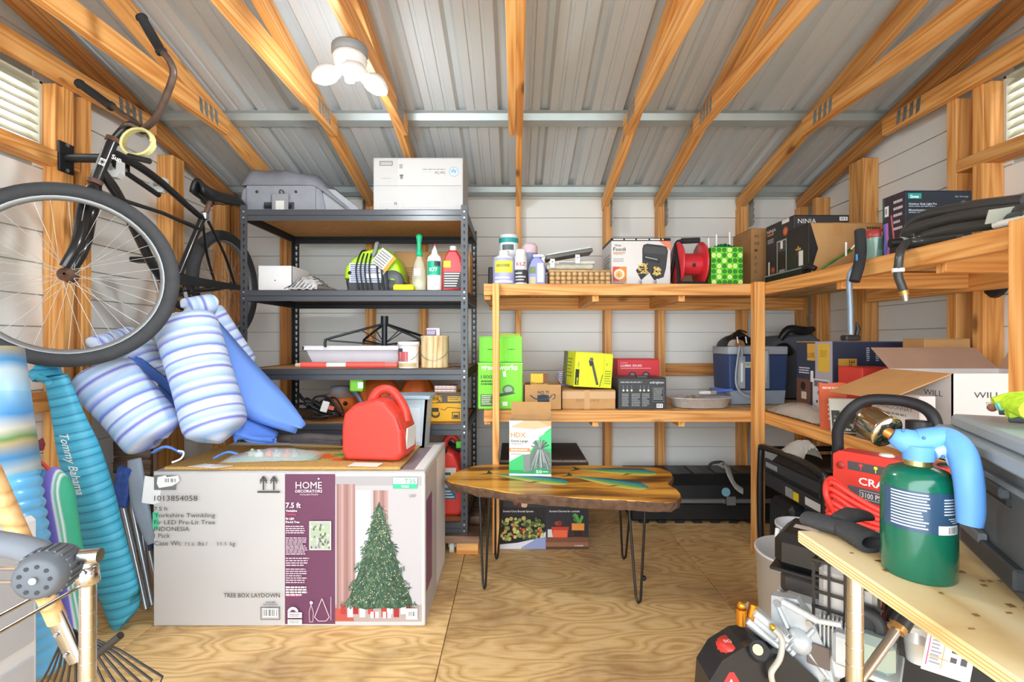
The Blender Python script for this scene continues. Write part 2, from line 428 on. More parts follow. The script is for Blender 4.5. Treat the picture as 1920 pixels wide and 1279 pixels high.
# side walls
PITCH = .26; HEEL = 2.125; RIDGE_Y = 1.55
def chord(y): return HEEL + PITCH*(3.30 - y) if y > RIDGE_Y else HEEL + PITCH*(3.30 - 2*RIDGE_Y + y)
def sheet_z(y): return chord(y) + .092 + .042
for side, xs, fs in (('left', XL, -1), ('right', XR, 1)):
    wl = struct('wall_' + side)
    nx = xs - fs*SI/2
    vy0, vy1, vz0, vz1 = (1.28, 2.05, 1.985, 2.275) if side == 'left' else (1.25, 2.03, 1.99, 2.285)
    siding(wl, YF, YB, xs, 'y', 0, 2.75, fs, top=lambda y: chord(y)+.12, holes=[(vy0, vy1, vz0, vz1)])
    b = MB(M('#b9bab2', .7))
    for y0, y1, z0, z1 in ((YF, YB, -.15, vz0), (YF, vy0, vz0, vz1), (vy1, YB, vz0, vz1)): b.box(xs+fs*.012, xs+fs*.03, y0, y1, z0, z1)
    b.prism([(YF, vz1), (YB, vz1), (YB, max(vz1, chord(YB)+.1)), (RIDGE_Y, chord(RIDGE_Y)+.1), (YF, max(vz1, chord(YF)+.1))], xs+fs*.012, xs+fs*.03, 'x')
    b.obj('sheathing', wl)
    ys = [3.28, 2.80, 2.20, 2.11, 1.20, .62, .05, -.3] if side == 'left' else [3.22, 2.83, 2.21, 2.085, 1.2, .62, .05, -.3]
    for i, y in enumerate(ys):
        t = HEEL - .02 + max(0, min(.17, .26*(3.3-y))) if y > 1.5 else 2.26
        wd = .12 if i in (1,) and side == 'right' else (.10 if i == 1 else .05)
        lumber('stud', wl, (nx, y, .04), (nx, y, t), wd, SI, PINE, side=(0, 1, 0))
    lumber('bottom_plate', wl, (nx, YF, .02), (nx, YB-SI, .02), .038, SI, PINE, side=(0, 0, 1))
    for y0, y1 in ((2.09, 2.165), ) : pass
    lumber('blocking', wl, (nx, 1.24, .91), (nx, 2.14, .91), .085, .05, PINE_DARK, side=(0, 0, 1))
    lumber('sill', wl, (nx, .65, vz0-.03), (nx, 2.165 if side == 'left' else 2.185, vz0-.03), .055, SI+.004, PINE, side=(0, 0, 1))
    lumber('trimmer', wl, (nx, vy1+.02, vz0), (nx, vy1+.02, 2.27), .04, SI-.004, PINE, side=(0, 1, 0))
    # louvred vent
    wv = struct('window_1' if side == 'left' else 'window_2'); cr = M('#c9c5b2', .55, var=.02)
    n = 8; dz = (vz1-vz0)/n
    for i in range(n):
        z = vz0 + dz*(i+.5)
        MB(cr).prism([(xs-fs*.03, z-dz*.70), (xs-fs*.024, z-dz*.74), (xs+fs*.022, z+dz*.46), (xs+fs*.016, z+dz*.50)], vy0+.006, vy1-.006, 'y').obj('slat', wv)
    f = MB(cr); f.box(xs-fs*.035, xs+fs*.025, vy1-.014, vy1-.002, vz0, vz1); f.box(xs-fs*.035, xs+fs*.025, vy0+.002, vy0+.014, vz0, vz1)
    f.box(xs-fs*.035, xs+fs*.025, vy0, vy1, vz1-.012, vz1-.002); f.box(xs-fs*.035, xs+fs*.025, vy0, vy1, vz0+.002, vz0+.012); f.obj('frame', wv)
# unseen front wall behind the camera, doorway widened to let more light in
wf = struct('wall_front')
b = MB(SIDING); b.box(XL, -1.96, YF-.06, YF-.02, 0, 2.2); b.box(1.96, XR, YF-.06, YF-.02, 0, 2.2); b.box(XL, XR, YF-.06, YF-.02, 2.16, 2.24); b.obj('wall_panel', wf)
for x in (-1.94, 1.94): lumber('door_jamb', wf, (x, YF+.02, 0), (x, YF+.02, 2.06), .04, .09, PINE)
lumber('header', wf, (-1.96, YF+.02, 2.18), (1.96, YF+.02, 2.18), .04, .09, PINE, side=(0, 0, 1))
gr = MB(M('#cfcdc6', .85, var=.06, scale=.6)).box(-14, 14, -16, YF-.07, -.35, -.2).obj('ground'); gr['kind'] = 'structure'  # unseen ground outside, made paler to bounce more light into the room
# roof: ribbed metal sheets over hat purlins over trusses
ce = struct('ceiling')
def rib_sheet(x0, x1, ya, yb):
    P = []; x = x0
    while x < x1 - .01:
        for dx, dz in ((0, 0), (.016, .028), (.042, .028), (.058, 0), (.10, 0), (.104, .007), (.118, .007), (.122, 0), (.168, 0), (.172, .007), (.186, .007), (.19, 0)):
            P.append((x+dx, dz))
        x += .2286
    P.append((x1, 0)); P = [p for p in P if p[0] <= x1]
    ny = 2; vs = []; fs = []
    for j in range(ny):
        y = ya if j == 0 else yb
        for px, dz in P: vs.append((px, y, sheet_z(y) + dz))
    n = len(P)
    for i in range(n-1): fs.append((i, i+1, n+i+1, n+i))
    b = MB(METAL).add(vs, fs); b.add([(a, c, d+.0015) for a, c, d in vs], [tuple(reversed(f)) for f in fs]); return b
xx = XL - .1
while xx < XR + .05:
    for ya, yb in ((YB+.12, RIDGE_Y), (RIDGE_Y, YF-.15)): rib_sheet(xx, min(xx+.9144, XR+.12), ya, yb).obj('roof_panel', ce)
    xx += .9144
def purlin(y, w_=.075, rise=.03):
    z = sheet_z(y) - .001; sl = -PITCH if y > RIDGE_Y else PITCH
    b = MB(GALV); P = [(-.06, 0), (-.038, 0), (-.026, -rise), (.026, -rise), (.038, 0), (.06, 0)]
    P = P + [(a, c+.002) for a, c in reversed(P)]
    b.prism([(y+a, z+c+a*sl) for a, c in P], XL-.1, XR+.1, 'x'); b.obj('purlin', ce)
for y in (3.39, 2.69, .75, .05): purlin(y)
b = MB(PINE_DARK).box(XL, XR, RIDGE_Y-.02, RIDGE_Y+.02, chord(RIDGE_Y)+.0, chord(RIDGE_Y)+.12).obj('ridge_board', ce)
TIE = 2.272
for x in TRUSS:
    gable = x in (2.03, -1.98); tr = bpy.data.objects.new('roof_truss', None); C.objects.link(tr); tr.parent = ce; MW[tr.name] = Matrix()
    for s_ in (1, -1):
        ya, yb = (3.43, RIDGE_Y+.015) if s_ == 1 else (-.24, RIDGE_Y-.015)
        lumber('rafter', tr, (x, ya, chord(ya)+.046), (x, yb, chord(yb)+.046), .038, .089, PINE if not gable else PINE_DARK)
    d = .0385 if x < 0 else -.0385
    y1 = 2.60; y0 = .5
    lumber('tie_beam', tr, (x+d*(1 if not gable else 1), y0, TIE+.0445), (x+d, y1-.02, TIE+.0445), .037, .089, PINE)
    # toothed connector plates on the side that faces the middle of the room
    pb = MB(PLATE); s2 = 1 if x < 0 else -1; xf = x + d + s2*.0195
    for yy in (2.42,):
        zz = TIE + .05
        for k in range(4):
            yk = yy + .06 - k*.04
            pb.prism([(yk, zz-.04), (yk-.022, zz-.03), (yk-.03, zz+.035), (yk-.008, zz+.03)], xf, xf+s2*.0015, 'x')
    pb.obj('connector_plate', tr)
    pb = MB(PLATE)
    if not gable and abs(x) > .1:
        xs_ = x - s2*.026
        pb.box(xs_-.002, xs_+.002, 3.27, 3.33, 1.96, 2.14)
        for k in range(4): pb.box(xs_-.004, xs_+.004, 3.265, 3.27, 1.97+k*.04, 1.995+k*.04)
        pb.obj('hurricane_strap', tr)
# LED garage lamp hung from the tie beam left of the middle truss
lx, ly = X(656, 1.80), 1.80
lamp = thing('ceiling_light', 'white three-headed LED light glowing under the roof ties', 'light', (lx, ly, TIE))
WP = M('#efefef', .35, var=.01)
b = MB(M('#8c8f92', .4)).lathe([(0, 0), (.062, 0), (.066, -.006), (.066, -.03), (.058, -.038), (0, -.038)], 24); b.obj('junction_box', lamp)
MB(WP).lathe([(0, -.036), (.06, -.036), (.064, -.05), (.058, -.075), (.04, -.09), (.02, -.095), (.018, -.13), (0, -.13)], 24).obj('lamp_socket', lamp)
for i, (dx, dy) in enumerate(((-.075, -.035), (.035, -.06), (.085, .03))):
    hd = MB(WP).at((dx, dy, -.125), (0.35*(-dy/.08), .35*(dx/.08), 0)); hd.lathe([(0, .03), (.03, .028), (.052, .006), (.055, -.006), (.052, -.008)], 20); ho = hd.obj('lamp_head', lamp)
    g = MB(glow('#fdffff', 28)).at((dx, dy, -.125), (0.35*(-dy/.08), .35*(dx/.08), 0)); g.lathe([(0, -.03), (.018, -.028), (.036, -.02), (.048, -.010), (.051, -.004)], 20); g.obj('led_lens', ho)
ld = bpy.data.lights.new('lamp_light', 'POINT'); ld.energy = 16; ld.color = (.88, .95, 1); ld.shadow_soft_size = .06
lo = bpy.data.objects.new('lamp_light', ld); lo.location = (lx, ly, TIE-.21); C.objects.link(lo)
# ------------------------------------------------------------------ left side
BLACK = M('#1d1e20', .42, var=.05); BLACKM = M('#17181a', .3, var=.04, spec=.5); RUBBER = M('#3a3c3f', .8, var=.1, scale=30, bump=.15)
CHROME = M('#c9cbcd', .16, metal=1, var=.02); STEEL = M('#b4b7ba', .32, metal=.9, var=.05); RUST = M('#5e4335', .7, var=.3, scale=40)
def frame_mat(o, z, x=(1, 0, 0)):
    """matrix at o whose local z runs along z"""
    z = Vector(z).normalized(); x = Vector(x); x = (x - z*x.dot(z)).normalized(); y = z.cross(x)
    return Matrix(((x.x, y.x, z.x, o[0]), (x.y, y.y, z.y, o[1]), (x.z, y.z, z.z, o[2]), (0, 0, 0, 1)))
def decal(t, o, u, v, h, c, parent, bold=.01, shear=0, name='printed_name', width=None):
    vs, fs = text_geo(t, bold, shear); u, v = Vector(u).normalized(), Vector(v).normalized(); k = h/.73
    x0 = min(p.x for p in vs); x1 = max(p.x for p in vs); kx = width/(x1-x0) if width else k
    b = MB(ink(c)); b.add([Vector(o) + u*((p.x-x0)*kx) + v*(p.y*k) for p in vs], fs); return b.obj(name, parent, True)
# --- bicycle
hubF = at(128, 517, 1.80); hubR = at(423, 537, 2.95)
bike = thing('bicycle', 'black beach cruiser bicycle hung on the left wall above the floats', 'bicycle', (hubF.x, 2.3, 1.05))
def wheel(name, o, ang, R_=.318, rt=.027):
    m = Matrix.Translation(o) @ Matrix.Rotation(ang, 4, 'Z')
    wh = bpy.data.objects.new(name, None); C.objects.link(wh); wh.parent = bike; wh.matrix_parent_inverse = MW[bike.name].inverted(); wh.matrix_basis = m; MW[wh.name] = m
    b = MB(RUBBER); n = 72
    b.tube([(R_*cos(2*pi*i/n), 0, R_*sin(2*pi*i/n)) for i in range(n)], rt, 12, closed=True, up=(0, 1, 0)); b.obj('tyre', wh)
    b = MB(M('#8b8e91', .35, metal=.5)); b.lathe([(R_-.024, -.014), (R_-.036, -.012), (R_-.04, 0), (R_-.036, .012), (R_-.024, .014), (R_-.022, 0), (R_-.024, -.014)], 56, ax='y'); b.obj('rim', wh)
    b = MB(RUST); b.lathe([(.004, -.06), (.008, -.05), (.012, -.04), (.026, -.036), (.026, -.031), (.015, -.026), (.015, .026), (.026, .031), (.026, .036), (.012, .04), (.008, .05), (.004, .06)], 16, ax='y'); b.obj('hub', wh)
    b = MB(M('#b5b4ae', .35, metal=.6))
    for i in range(36):
        a = 2*pi*i/36; s_ = 1 if i % 2 else -1; a2 = a + (.55 if (i//2) % 2 else -.55)
        b.tube([(.024*cos(a2), s_*.033, .024*sin(a2)), ((R_-.036)*cos(a), s_*.004, (R_-.036)*sin(a))], .0011, 4, cap=False)
    b.obj('spokes', wh, kind='stuff'); return wh
TH = R(32); wheel('front_wheel', hubF, TH); wheel('rear_wheel', hubR, R(90), .305, .032)
ax = Vector((-sin(TH), cos(TH), 0))
hT, hB = at(212, 262, 1.96), at(178, 343, 1.92)
FR = M('#191a1c', .3, var=.06, coat=.4)
b = MB(FR); b.cyl(hT, hB, .021); b.use(RUST).cyl(hT + (hT-hB)*.03, hT - (hT-hB)*.06, .025); b.cyl(hB + (hT-hB)*.06, hB - (hT-hB)*.03, .025); b.obj('head_tube', bike, True)
b = MB(FR)
for s_ in (-1, 1):
    o = ax*(.055*s_); b.tube([hB + Vector((0, 0, -.02)), hB + o*.7 + Vector((-.005, -.005, -.05)), hB + o + Vector((-.015, -.02, -.13)), hubF + o + Vector((.02, .03, .12)), hubF + o + Vector((0, 0, .025))], [.022, .024, .023, .019, .016], 12, smooth=5)
    b.use(M('#8a8b8c', .4, metal=.5)).box(0, 0, 0, 0, 0, 0) if 0 else None
b.obj('fork', bike, True)
seatC = at(383, 408, 2.52); BBp = at(322, 548, 2.38)
b = MB(FR); b.tube([at(207, 285, 1.955), at(258, 311, 2.1), at(305, 345, 2.25), at(350, 385, 2.4), at(382, 412, 2.515)], [.018, .018, .017, .015, .014], 12, smooth=6)
b.tube([at(236, 378, 2.03), at(305, 400, 2.28), at(377, 432, 2.5)], .009, 8)
b.tube([at(190, 322, 1.935), at(218, 362, 2.0), at(252, 428, 2.12), at(288, 500, 2.25), BBp], .02, 12, smooth=6)
b.tube([seatC + Vector((0, 0, .02)), BBp], .017, 12)
for s_ in (-1, 1):
    o = Vector((.05*s_, 0, 0)); b.tube([BBp + o*.4, (BBp+hubR)/2 + o*.8 + Vector((0, 0, -.01)), hubR + o*1.2], .009, 8, smooth=4)
    b.tube([seatC + o*.3 + Vector((0, .01, -.02)), (seatC+hubR)/2 + o, hubR + o*1.2], .0075, 8, smooth=4)
b.cyl(BBp + Vector((-.04, 0, 0)), BBp + Vector((.04, 0, 0)), .024); b.obj('frame', bike, True)
b = MB(BLACK); cw = BBp + Vector((.055, 0, 0)); b.lathe([(.06, -.003), (.09, -.003), (.092, 0), (.09, .003), (.06, .003), (.06, -.003)], 32, ax='x', o=cw)
for i in range(5): a = 2*pi*i/5; b.cyl(cw, cw + Vector((0, cos(a)*.07, sin(a)*.07)), .006, n=6)
b.obj('chainring', bike, True)
b = MB(BLACK).prism([(BBp.y+.04, BBp.z+.085), (BBp.y-.06, BBp.z+.08), (BBp.y-.06, BBp.z+.03), (hubR.y, hubR.z-.03), (hubR.y, hubR.z-.005)], cw.x+.008, cw.x+.012, 'x'); b.obj('chain_guard', bike, True)
for a_, b_, p in ((Vector((.01, 0, 0)), Vector((.02, .05, -.15)), cw + Vector((.055, .05, -.15))), (Vector((-.12, 0, 0)), Vector((-.13, -.05, .15)), cw + Vector((-.165, -.05, .15)))):
    MB(M('#b7babd', .3, metal=.6)).tube([cw + a_, cw + b_], .009, 8).obj('crank', bike, True)
    MB(BLACK).box(p.x-.04, p.x+.04, p.y-.03, p.y+.03, p.z-.012, p.z+.012, .004).obj('pedal', bike, True)
sp = at(392, 385, 2.53); b = MB(RUST).cyl(seatC, sp + Vector((0, .01, .02)), .0125); b.use(STEEL).cyl(seatC + Vector((0, 0, -.01)), seatC + Vector((0, 0, .02)), .02); b.obj('seat_post', bike, True)
def saddle(u, v):
    y = -.13 + .27*u; wd = .022 + .085*max(0, (u-.35)/.65)**.8*(1 if u < .93 else .8); a = (v-.5)*2
    z = .02*(1-abs(a)**2.2) - .035*abs(a)**3 + .018*(u-.5)**2*4
    return (sp.x + a*wd, sp.y + .03 + y, sp.z + .055 + z)
MB(BLACK).grid(saddle, 12, 10, thick=.016).obj('saddle', bike, True)
b = MB(M('#6c6e70', .4, metal=.6))
for s_ in (-1, 1): b.tube([sp + Vector((.02*s_, -.05, .045)), sp + Vector((.022*s_, .05, .02)), sp + Vector((.04*s_, .15, .05))], .004, 6, smooth=4)
b.obj('saddle_rails', bike, True)
# stem and swept handlebar
st = at(238, 238, 1.97); clp = at(268, 244, 1.905)
b = MB(FR); b.tube([hT, st, (st+clp)/2 + Vector((0, 0, .012)), clp], [.012, .017, .016, .018], 12, smooth=4); b.obj('stem', bike, True)
BAR = M('#5a4a41', .45, metal=.3, var=.3, scale=25)
b = MB(BAR); b.tube([clp, at(292, 222, 1.86), at(312, 180, 1.82), at(325, 140, 1.79), at(318, 115, 1.775), at(302, 95, 1.765)], .0125, 10, smooth=5)
b.tube([clp, at(250, 226, 1.97), at(232, 216, 2.0), at(218, 205, 2.01), at(206, 197, 2.015)], .011, 10, smooth=5); b.obj('handlebar', bike, True)
for p0, p1 in ((at(304, 100, 1.766), at(264, 31, 1.745)), (at(210, 201, 2.015), at(147, 156, 2.03))):
    d = p1-p0; b = MB(M('#26282b', .85, var=.1)); b.tube([p0, p0+d*.06, p0+d*.08, p0+d*.5, p0+d*.92, p0+d*.94, p1], [.019, .02, .0165, .0175, .0165, .02, .018], 14); b.obj('grip', bike, True)
decal('Sun', at(232, 308, 1.93)+Vector((0, -.06, 0)), (1, .25, -.42), (.3, 0, 1), .018, '#f2f2f0', bike, .02)
b = MB(ink('#ececea')); q = at(192, 304, 1.90); dn = (hT-hB).normalized(); sd = Vector((1, .1, -.42)).normalized()
b.add([q - sd*.012 - dn*.014, q + sd*.012 - dn*.014, q + sd*.012 + dn*.014, q - sd*.012 + dn*.014], [(0, 1, 2, 3)]); b.use(ink('#222222'))
for a in (0, 45, 90, 135):
    e = (sd*cos(R(a)) + dn*sin(R(a)))*.012; f_ = (sd*-sin(R(a)) + dn*cos(R(a)))*.0014; z_ = Vector((0, -.001, 0)); b.add([q-e-f_+z_, q+e-f_+z_, q+e+f_+z_, q-e+f_+z_], [(0, 1, 2, 3)])
b.obj('head_badge', bike, True)
# wall mount
mt = thing('bike_wall_mount', 'black folding wall bracket with grey cradles holding up the bicycle', 'bracket', (-1.955, 2.09, 1.96))
b = MB(BLACK).box(-1.9605, -1.948, 2.055, 2.125, 1.90, 2.03, .004); b.use(STEEL)
for z in (1.91, 2.02): b.cyl((-1.949, 2.09, z), (-1.944, 2.09, z), .008, n=8)
b.obj('base_plate', mt, True)
b = MB(BLACK).tube([(-1.95, 2.09, 1.965), (-1.70, 2.09, 1.962)], .019, 12); b.tube([(-1.70, 2.0, 1.925), (-1.69, 2.28, 1.86)], .012, 8); b.cyl((-1.70, 2.09, 1.965), (-1.70, 2.09, 1.9), .02); b.obj('arm', mt, True)
for p in (at(213, 316, 2.0), at(298, 346, 2.28)):
    b = MB(M('#c3c6c4', .5)).at(p + Vector((.0, 0, -.005)), (0, 0, .1)); b.prism([(-.03, .03), (-.034, -.012), (-.012, -.036), (.02, -.036), (.034, -.02), (.034, .032), (.022, .034), (.018, -.008), (-.014, -.01), (-.018, .03)], -.016, .016, 'y'); b.obj('cradle', mt, True)
b = MB(M('#c9c489', .4, var=.06, coat=.3)); o = at(259, 270, 1.84); P = []
for i in range(4*20+1):
    a = 2*pi*i/20; k = .056 + .005*sin(i*.31); P.append((o.x + k*cos(a)*1.05, o.y - .012 + .024*i/80 + .008*sin(a), o.z + k*sin(a)*.95))
lk = thing('cable_lock', 'yellow coiled cable lock hanging from the handlebar stem', 'lock', (o.x, o.y, o.z-.06)); b.tube(P, .0055, 8); b.obj('cable', lk, True)
MB(BLACK).tube([o + Vector((-.02, -.02, -.055)), o + Vector((.06, -.02, -.075))], .011, 10).obj('lock_barrel', lk, True)

# --- striped pool floats on the tree box
STRIPE = banded('striped_float_fabric', [(0, '#c6d3e6'), (.06, '#ccd6e8'), (.09, '#6478cc'), (.13, '#c6d3e8'), (.22, '#9dbce0'), (.28, '#cdd8ea'), (.33, '#5a62c4'), (.38, '#c9d5e8'), (.52, '#94b4de'), (.58, '#d0d9ea'), (.68, '#7385d4'), (.72, '#cbd6e8'), (.84, '#a3c0e2'), (.9, '#626fca'), (.94, '#cad6e8'), (1, '#c6d3e6')], .235, 2, .75, wob=.03)
SLING = M('#648cd8', .8, var=.04, scale=4, bump=.05); SLING2 = M('#527cce', .8, var=.05, scale=4, bump=.05)
def bolster(name, parent, p0, p1, r, bend=0, lump=.018, seed=1):
    p0, p1 = Vector(p0), Vector(p1); d = p1-p0; L = d.length; rr = random.Random(seed); ph = rr.random()*6
    m = frame_mat(p0, d, (1, 0, 0)); b = MB(STRIPE); n = 26; vs = []; fs = []; nu = 22
    for j in range(n+1):
        t = j/n; z = L*t; e = min(t, 1-t); k = r*(1-max(0, 1-e/.11)**2.4*.75)
        for i in range(nu):
            a = 2*pi*i/nu; q = k*(1 + lump*sin(3*a + ph + 5*t) + lump*.6*sin(11*t + 2*a))
            vs.append((q*cos(a), q*sin(a) + bend*4*t*(1-t), z + .02*sin(a*2+ph)*(.5-e)))
    for j in range(n):
        for i in range(nu): fs.append((j*nu+i, j*nu+(i+1) % nu, (j+1)*nu+(i+1) % nu, (j+1)*nu+i))
    b.add(vs, fs, True); b.add(vs[:nu], [tuple(range(nu-1, -1, -1))], True); b.add(vs[-nu:], [tuple(range(nu))], True)
    return b.obj(name, parent, True, mat4=m)
def sheet(up, lo, bulge=.03, th=.012, mat=SLING, nu=14, nv=8):
    U, L = catmull(up, 6), catmull(lo, 6)
    def pick(P, t): f = t*(len(P)-1); i = min(int(f), len(P)-2); return P[i].lerp(P[i+1], f-i)
    def fn(u, v):
        p = pick(U, u).lerp(pick(L, u), v); k = sin(pi*u)*sin(pi*v)
        return p + Vector((0, -bulge*k + .006*sin(9*u+5*v), .008*sin(7*v+3*u)))
    return MB(mat).grid(fn, nu, nv, thick=-th)
fa = thing('pool_float', 'blue striped pool float chair slumped left under the bicycle front wheel', 'pool float', (X(300, 2.1), 2.1, .64), group=None)
bolster('tube', fa, at(180, 692, 2.0), at(302, 826, 2.03), .118, seed=3)
bolster('tube', fa, at(238, 632, 2.40), at(332, 765, 2.36), .085, seed=5)
bolster('tube', fa, at(175, 650, 2.08), at(248, 628, 2.34), .045, seed=9)
sheet([at(235, 660, 2.33), at(275, 685, 2.28), at(330, 730, 2.25)], [at(262, 730, 2.16), at(300, 765, 2.14), at(340, 800, 2.15)], -.03, mat=SLING2).obj('sling', fa, True)
sheet([at(285, 715, 2.22), at(312, 735, 2.18), at(338, 770, 2.14)], [at(300, 760, 2.1), at(318, 772, 2.1), at(336, 790, 2.11)], .03, mat=SLING2).obj('sling_pocket', fa, True)
sheet([at(272, 718, 2.12), at(284, 716, 2.12), at(296, 722, 2.12)], [at(278, 735, 2.1), at(287, 738, 2.1), at(298, 733, 2.1)], 0, .002, WHITE, 4, 3).obj('care_tag', fa, True)
MB(SLING2).tube([at(290, 848, 1.96), at(312, 838, 1.95), at(340, 850, 1.98)], .018, 8, smooth=4, flat=.3).obj('strap', fa, True)
MB(M('#f2f2f2', .4)).tube([at(333, 846, 1.96), at(344, 848, 1.97), at(340, 860, 1.97), at(322, 868, 1.95)], .004, 6, smooth=4).obj('ring', fa, True)
fb = thing('pool_float', 'blue striped pool float chair standing upright with its plain blue sling drooping right', 'pool float', (X(410, 2.1), 2.1, .64))
bolster('tube', fb, at(345, 588, 2.16), at(412, 826, 2.045), .122, seed=2)
bolster('tube', fb, at(385, 575, 2.34), at(462, 690, 2.42), .065, seed=8)
bolster('tube', fb, at(345, 580, 2.22), at(405, 570, 2.32), .05, seed=12)
sheet([at(398, 590, 2.28), at(440, 640, 2.3), at(485, 690, 2.3), at(535, 745, 2.3), at(572, 795, 2.28)], [at(412, 660, 2.12), at(425, 730, 2.12), at(428, 762, 2.14), at(480, 792, 2.2), at(553, 813, 2.26)], .07, .03).obj('sling', fb, True)
sheet([at(425, 765, 2.2), at(470, 785, 2.22), at(522, 812, 2.26)], [at(440, 828, 2.12), at(470, 829, 2.13), at(512, 829, 2.2)], .06, .03, SLING2).obj('sling', fb, True)
MB(SLING2).tube([at(405, 858, 1.99), at(428, 848, 1.98), at(445, 852, 1.99)], .016, 8, smooth=4, flat=.3).obj('strap', fb, True)

# --- folded beach gear leaning left of the box
TEAL = banded('teal_striped_bag', [(0, '#38a0c4'), (.2, '#4ab0d0'), (.42, '#3298bd'), (.47, '#245c98'), (.5, '#3aa3c6'), (.75, '#50b8d6'), (.86, '#2e90b6'), (.9, '#28649e'), (.93, '#42a8ca'), (1, '#38a0c4')], .07, 2, .5, wob=.5)
p0, p1 = at(106, 705, 1.81), at(238, 1165, 1.96); tb = thing('beach_umbrella_bag', 'long teal striped bag with white script leaning by the white tree box', 'bag', (p1.x, p1.y, .02))
m = frame_mat(p1, p0-p1, (1, 0, 0)); L = (p0-p1).length; b = MB(TEAL); n = 30; vs = []; fs = []; nu = 20
for j in range(n+1):
    t = j/n; k = .068 + .022*sin(pi*min(1, t*1.15))*(1-.25*t); k *= (1-max(0, 1-t/.05)**2*.2)*(1-.38*max(0, (t-.72)/.28))
    for i in range(nu): a = 2*pi*i/nu; q = k*(1+.05*sin(3*a+9*t)); vs.append((q*cos(a)*.95, q*sin(a)*.62, t*L + (.045*cos(a) if j < 3 else 0)))
for j in range(n):
    for i in range(nu): fs.append((j*nu+i, j*nu+(i+1) % nu, (j+1)*nu+(i+1) % nu, (j+1)*nu+i))
b.add(vs, fs, True); b.add(vs[:nu], [tuple(range(nu-1, -1, -1))]); b.add(vs[-nu:], [tuple(range(nu))]); b.obj('body', tb, True, mat4=m)
b = MB(TEAL); b.tube([p0 + Vector((-.03, 0, -.01)), p0 + Vector((-.05, 0, .03)), p0 + Vector((-.065, -.01, .035))], [.055, .06, .05], 10, flat=.6); b.tube([p0 + Vector((-.02, -.05, .0)), p0 + Vector((.03, -.06, -.02))], .012, 8); b.obj('gathered_end', tb, True)
u = (p1-p0).normalized(); n_ = Vector((0, -1, 0)); v_ = Vector((-u.z, 0, u.x)); v_ = -v_ if v_.x < 0 else v_
decal('Tommy Bahama', p0 + u*(L*.215) + v_*.032 + Vector((0, -.088, 0)), u, v_, .034, '#f4fafc', tb, .006, .35, width=.235)
RIBM = M('#5fabda', .28, var=.04, scale=3, coat=.4)
q0, q1 = at(-22, 690, 1.5), at(56, 1270, 1.42); rf = thing('pool_mattress', 'rolled light blue ribbed pool mattress with a printed sleeve at the left edge', 'pool float', (q1.x, q1.y, .1))
d = q0-q1; L = d.length; m = frame_mat(q1, d); pr = [(1e-3, 0)]; ns = int(L*.78/.034)
for i in range(ns*6+1): z = i*.034/6; pr.append((.078 + .0075*abs(sin(pi*z/.034)), z))
pr.append((1e-3, ns*.034)); MB(RIBM).lathe(pr, 26).obj('ribbed_roll', rf, True, mat4=m)
z0 = ns*.034; SLV = banded('printed_sleeve', [(0, '#8fbcd6'), (.2, '#b5c8d2'), (.3, '#3f8cc4'), (.45, '#b3a176'), (.5, '#5f8a50'), (.6, '#bdbbae'), (.75, '#3f84bd'), (1, '#7fb0d2')], .3, 2, .4, wob=.3)
b = MB(SLV).lathe([(.001, z0-.12), (.086, z0-.12), (.086, L+.05), (.001, L+.05)], 26); b.obj('sleeve', rf, True, mat4=m)
STR2 = banded('striped_towel_bag', [(0, '#2f9e7c'), (.24, '#2f9e7c'), (.27, '#d9ddd6'), (.30, '#9ac41f'), (.50, '#a3ca28'), (.53, '#d9ddd6'), (.56, '#4f90c6'), (.66, '#5c9fd0'), (.69, '#7468bf'), (.80, '#7a70c6'), (.83, '#dadddc'), (.87, '#35a584'), (.90, '#dadddc'), (.93, '#2f9e7c'), (1, '#2f9e7c')], .155, 0, .6, wob=.06)
p0, p1 = at(84, 880, 1.62), at(138, 1200, 1.60); sb = thing('beach_chair_bag', 'lime purple and green striped fabric bag between the two blue rolls', 'bag', (p1.x, p1.y, .05))
m = frame_mat(p1, p0-p1) @ Matrix.Translation((.0775, 0, 0)) ; L = (p0-p1).length; b = MB(STR2); vs = []; fs = []; n = 22
for j in range(n+1):
    t = j/n; k = .0765*(1-.55*max(0, (t-.82)/.18)**2)*(1-.3*max(0, 1-t/.06)**2)
    for i in range(nu): a = 2*pi*i/nu; vs.append((k*cos(a)*(1+.04*sin(8*t)) - .0775*0, k*sin(a)*.6*(1+.06*sin(3*a+6*t)), t*L))
for j in range(n):
    for i in range(nu): fs.append((j*nu+i, j*nu+(i+1) % nu, (j+1)*nu+(i+1) % nu, (j+1)*nu+i))
vs = [(x+.0775, y, z) for x, y, z in vs]; b.add(vs, fs, True); b.add(vs[:nu], [tuple(range(nu-1, -1, -1))]); b.add(vs[-nu:], [tuple(range(nu))]); b.obj('body', sb, True, mat4=frame_mat(p1, p0-p1) @ Matrix.Translation((-.0775, 0, 0)))
b = MB(M('#c8443c', .6)).tube([p0 + Vector((-.02, -.01, -.01)), p0 + Vector((-.03, -.02, .03)), p0 + Vector((.01, -.02, .025)), p0 + Vector((.03, -.01, -.01))], .006, 6, smooth=4); b.obj('drawstring', sb, True)
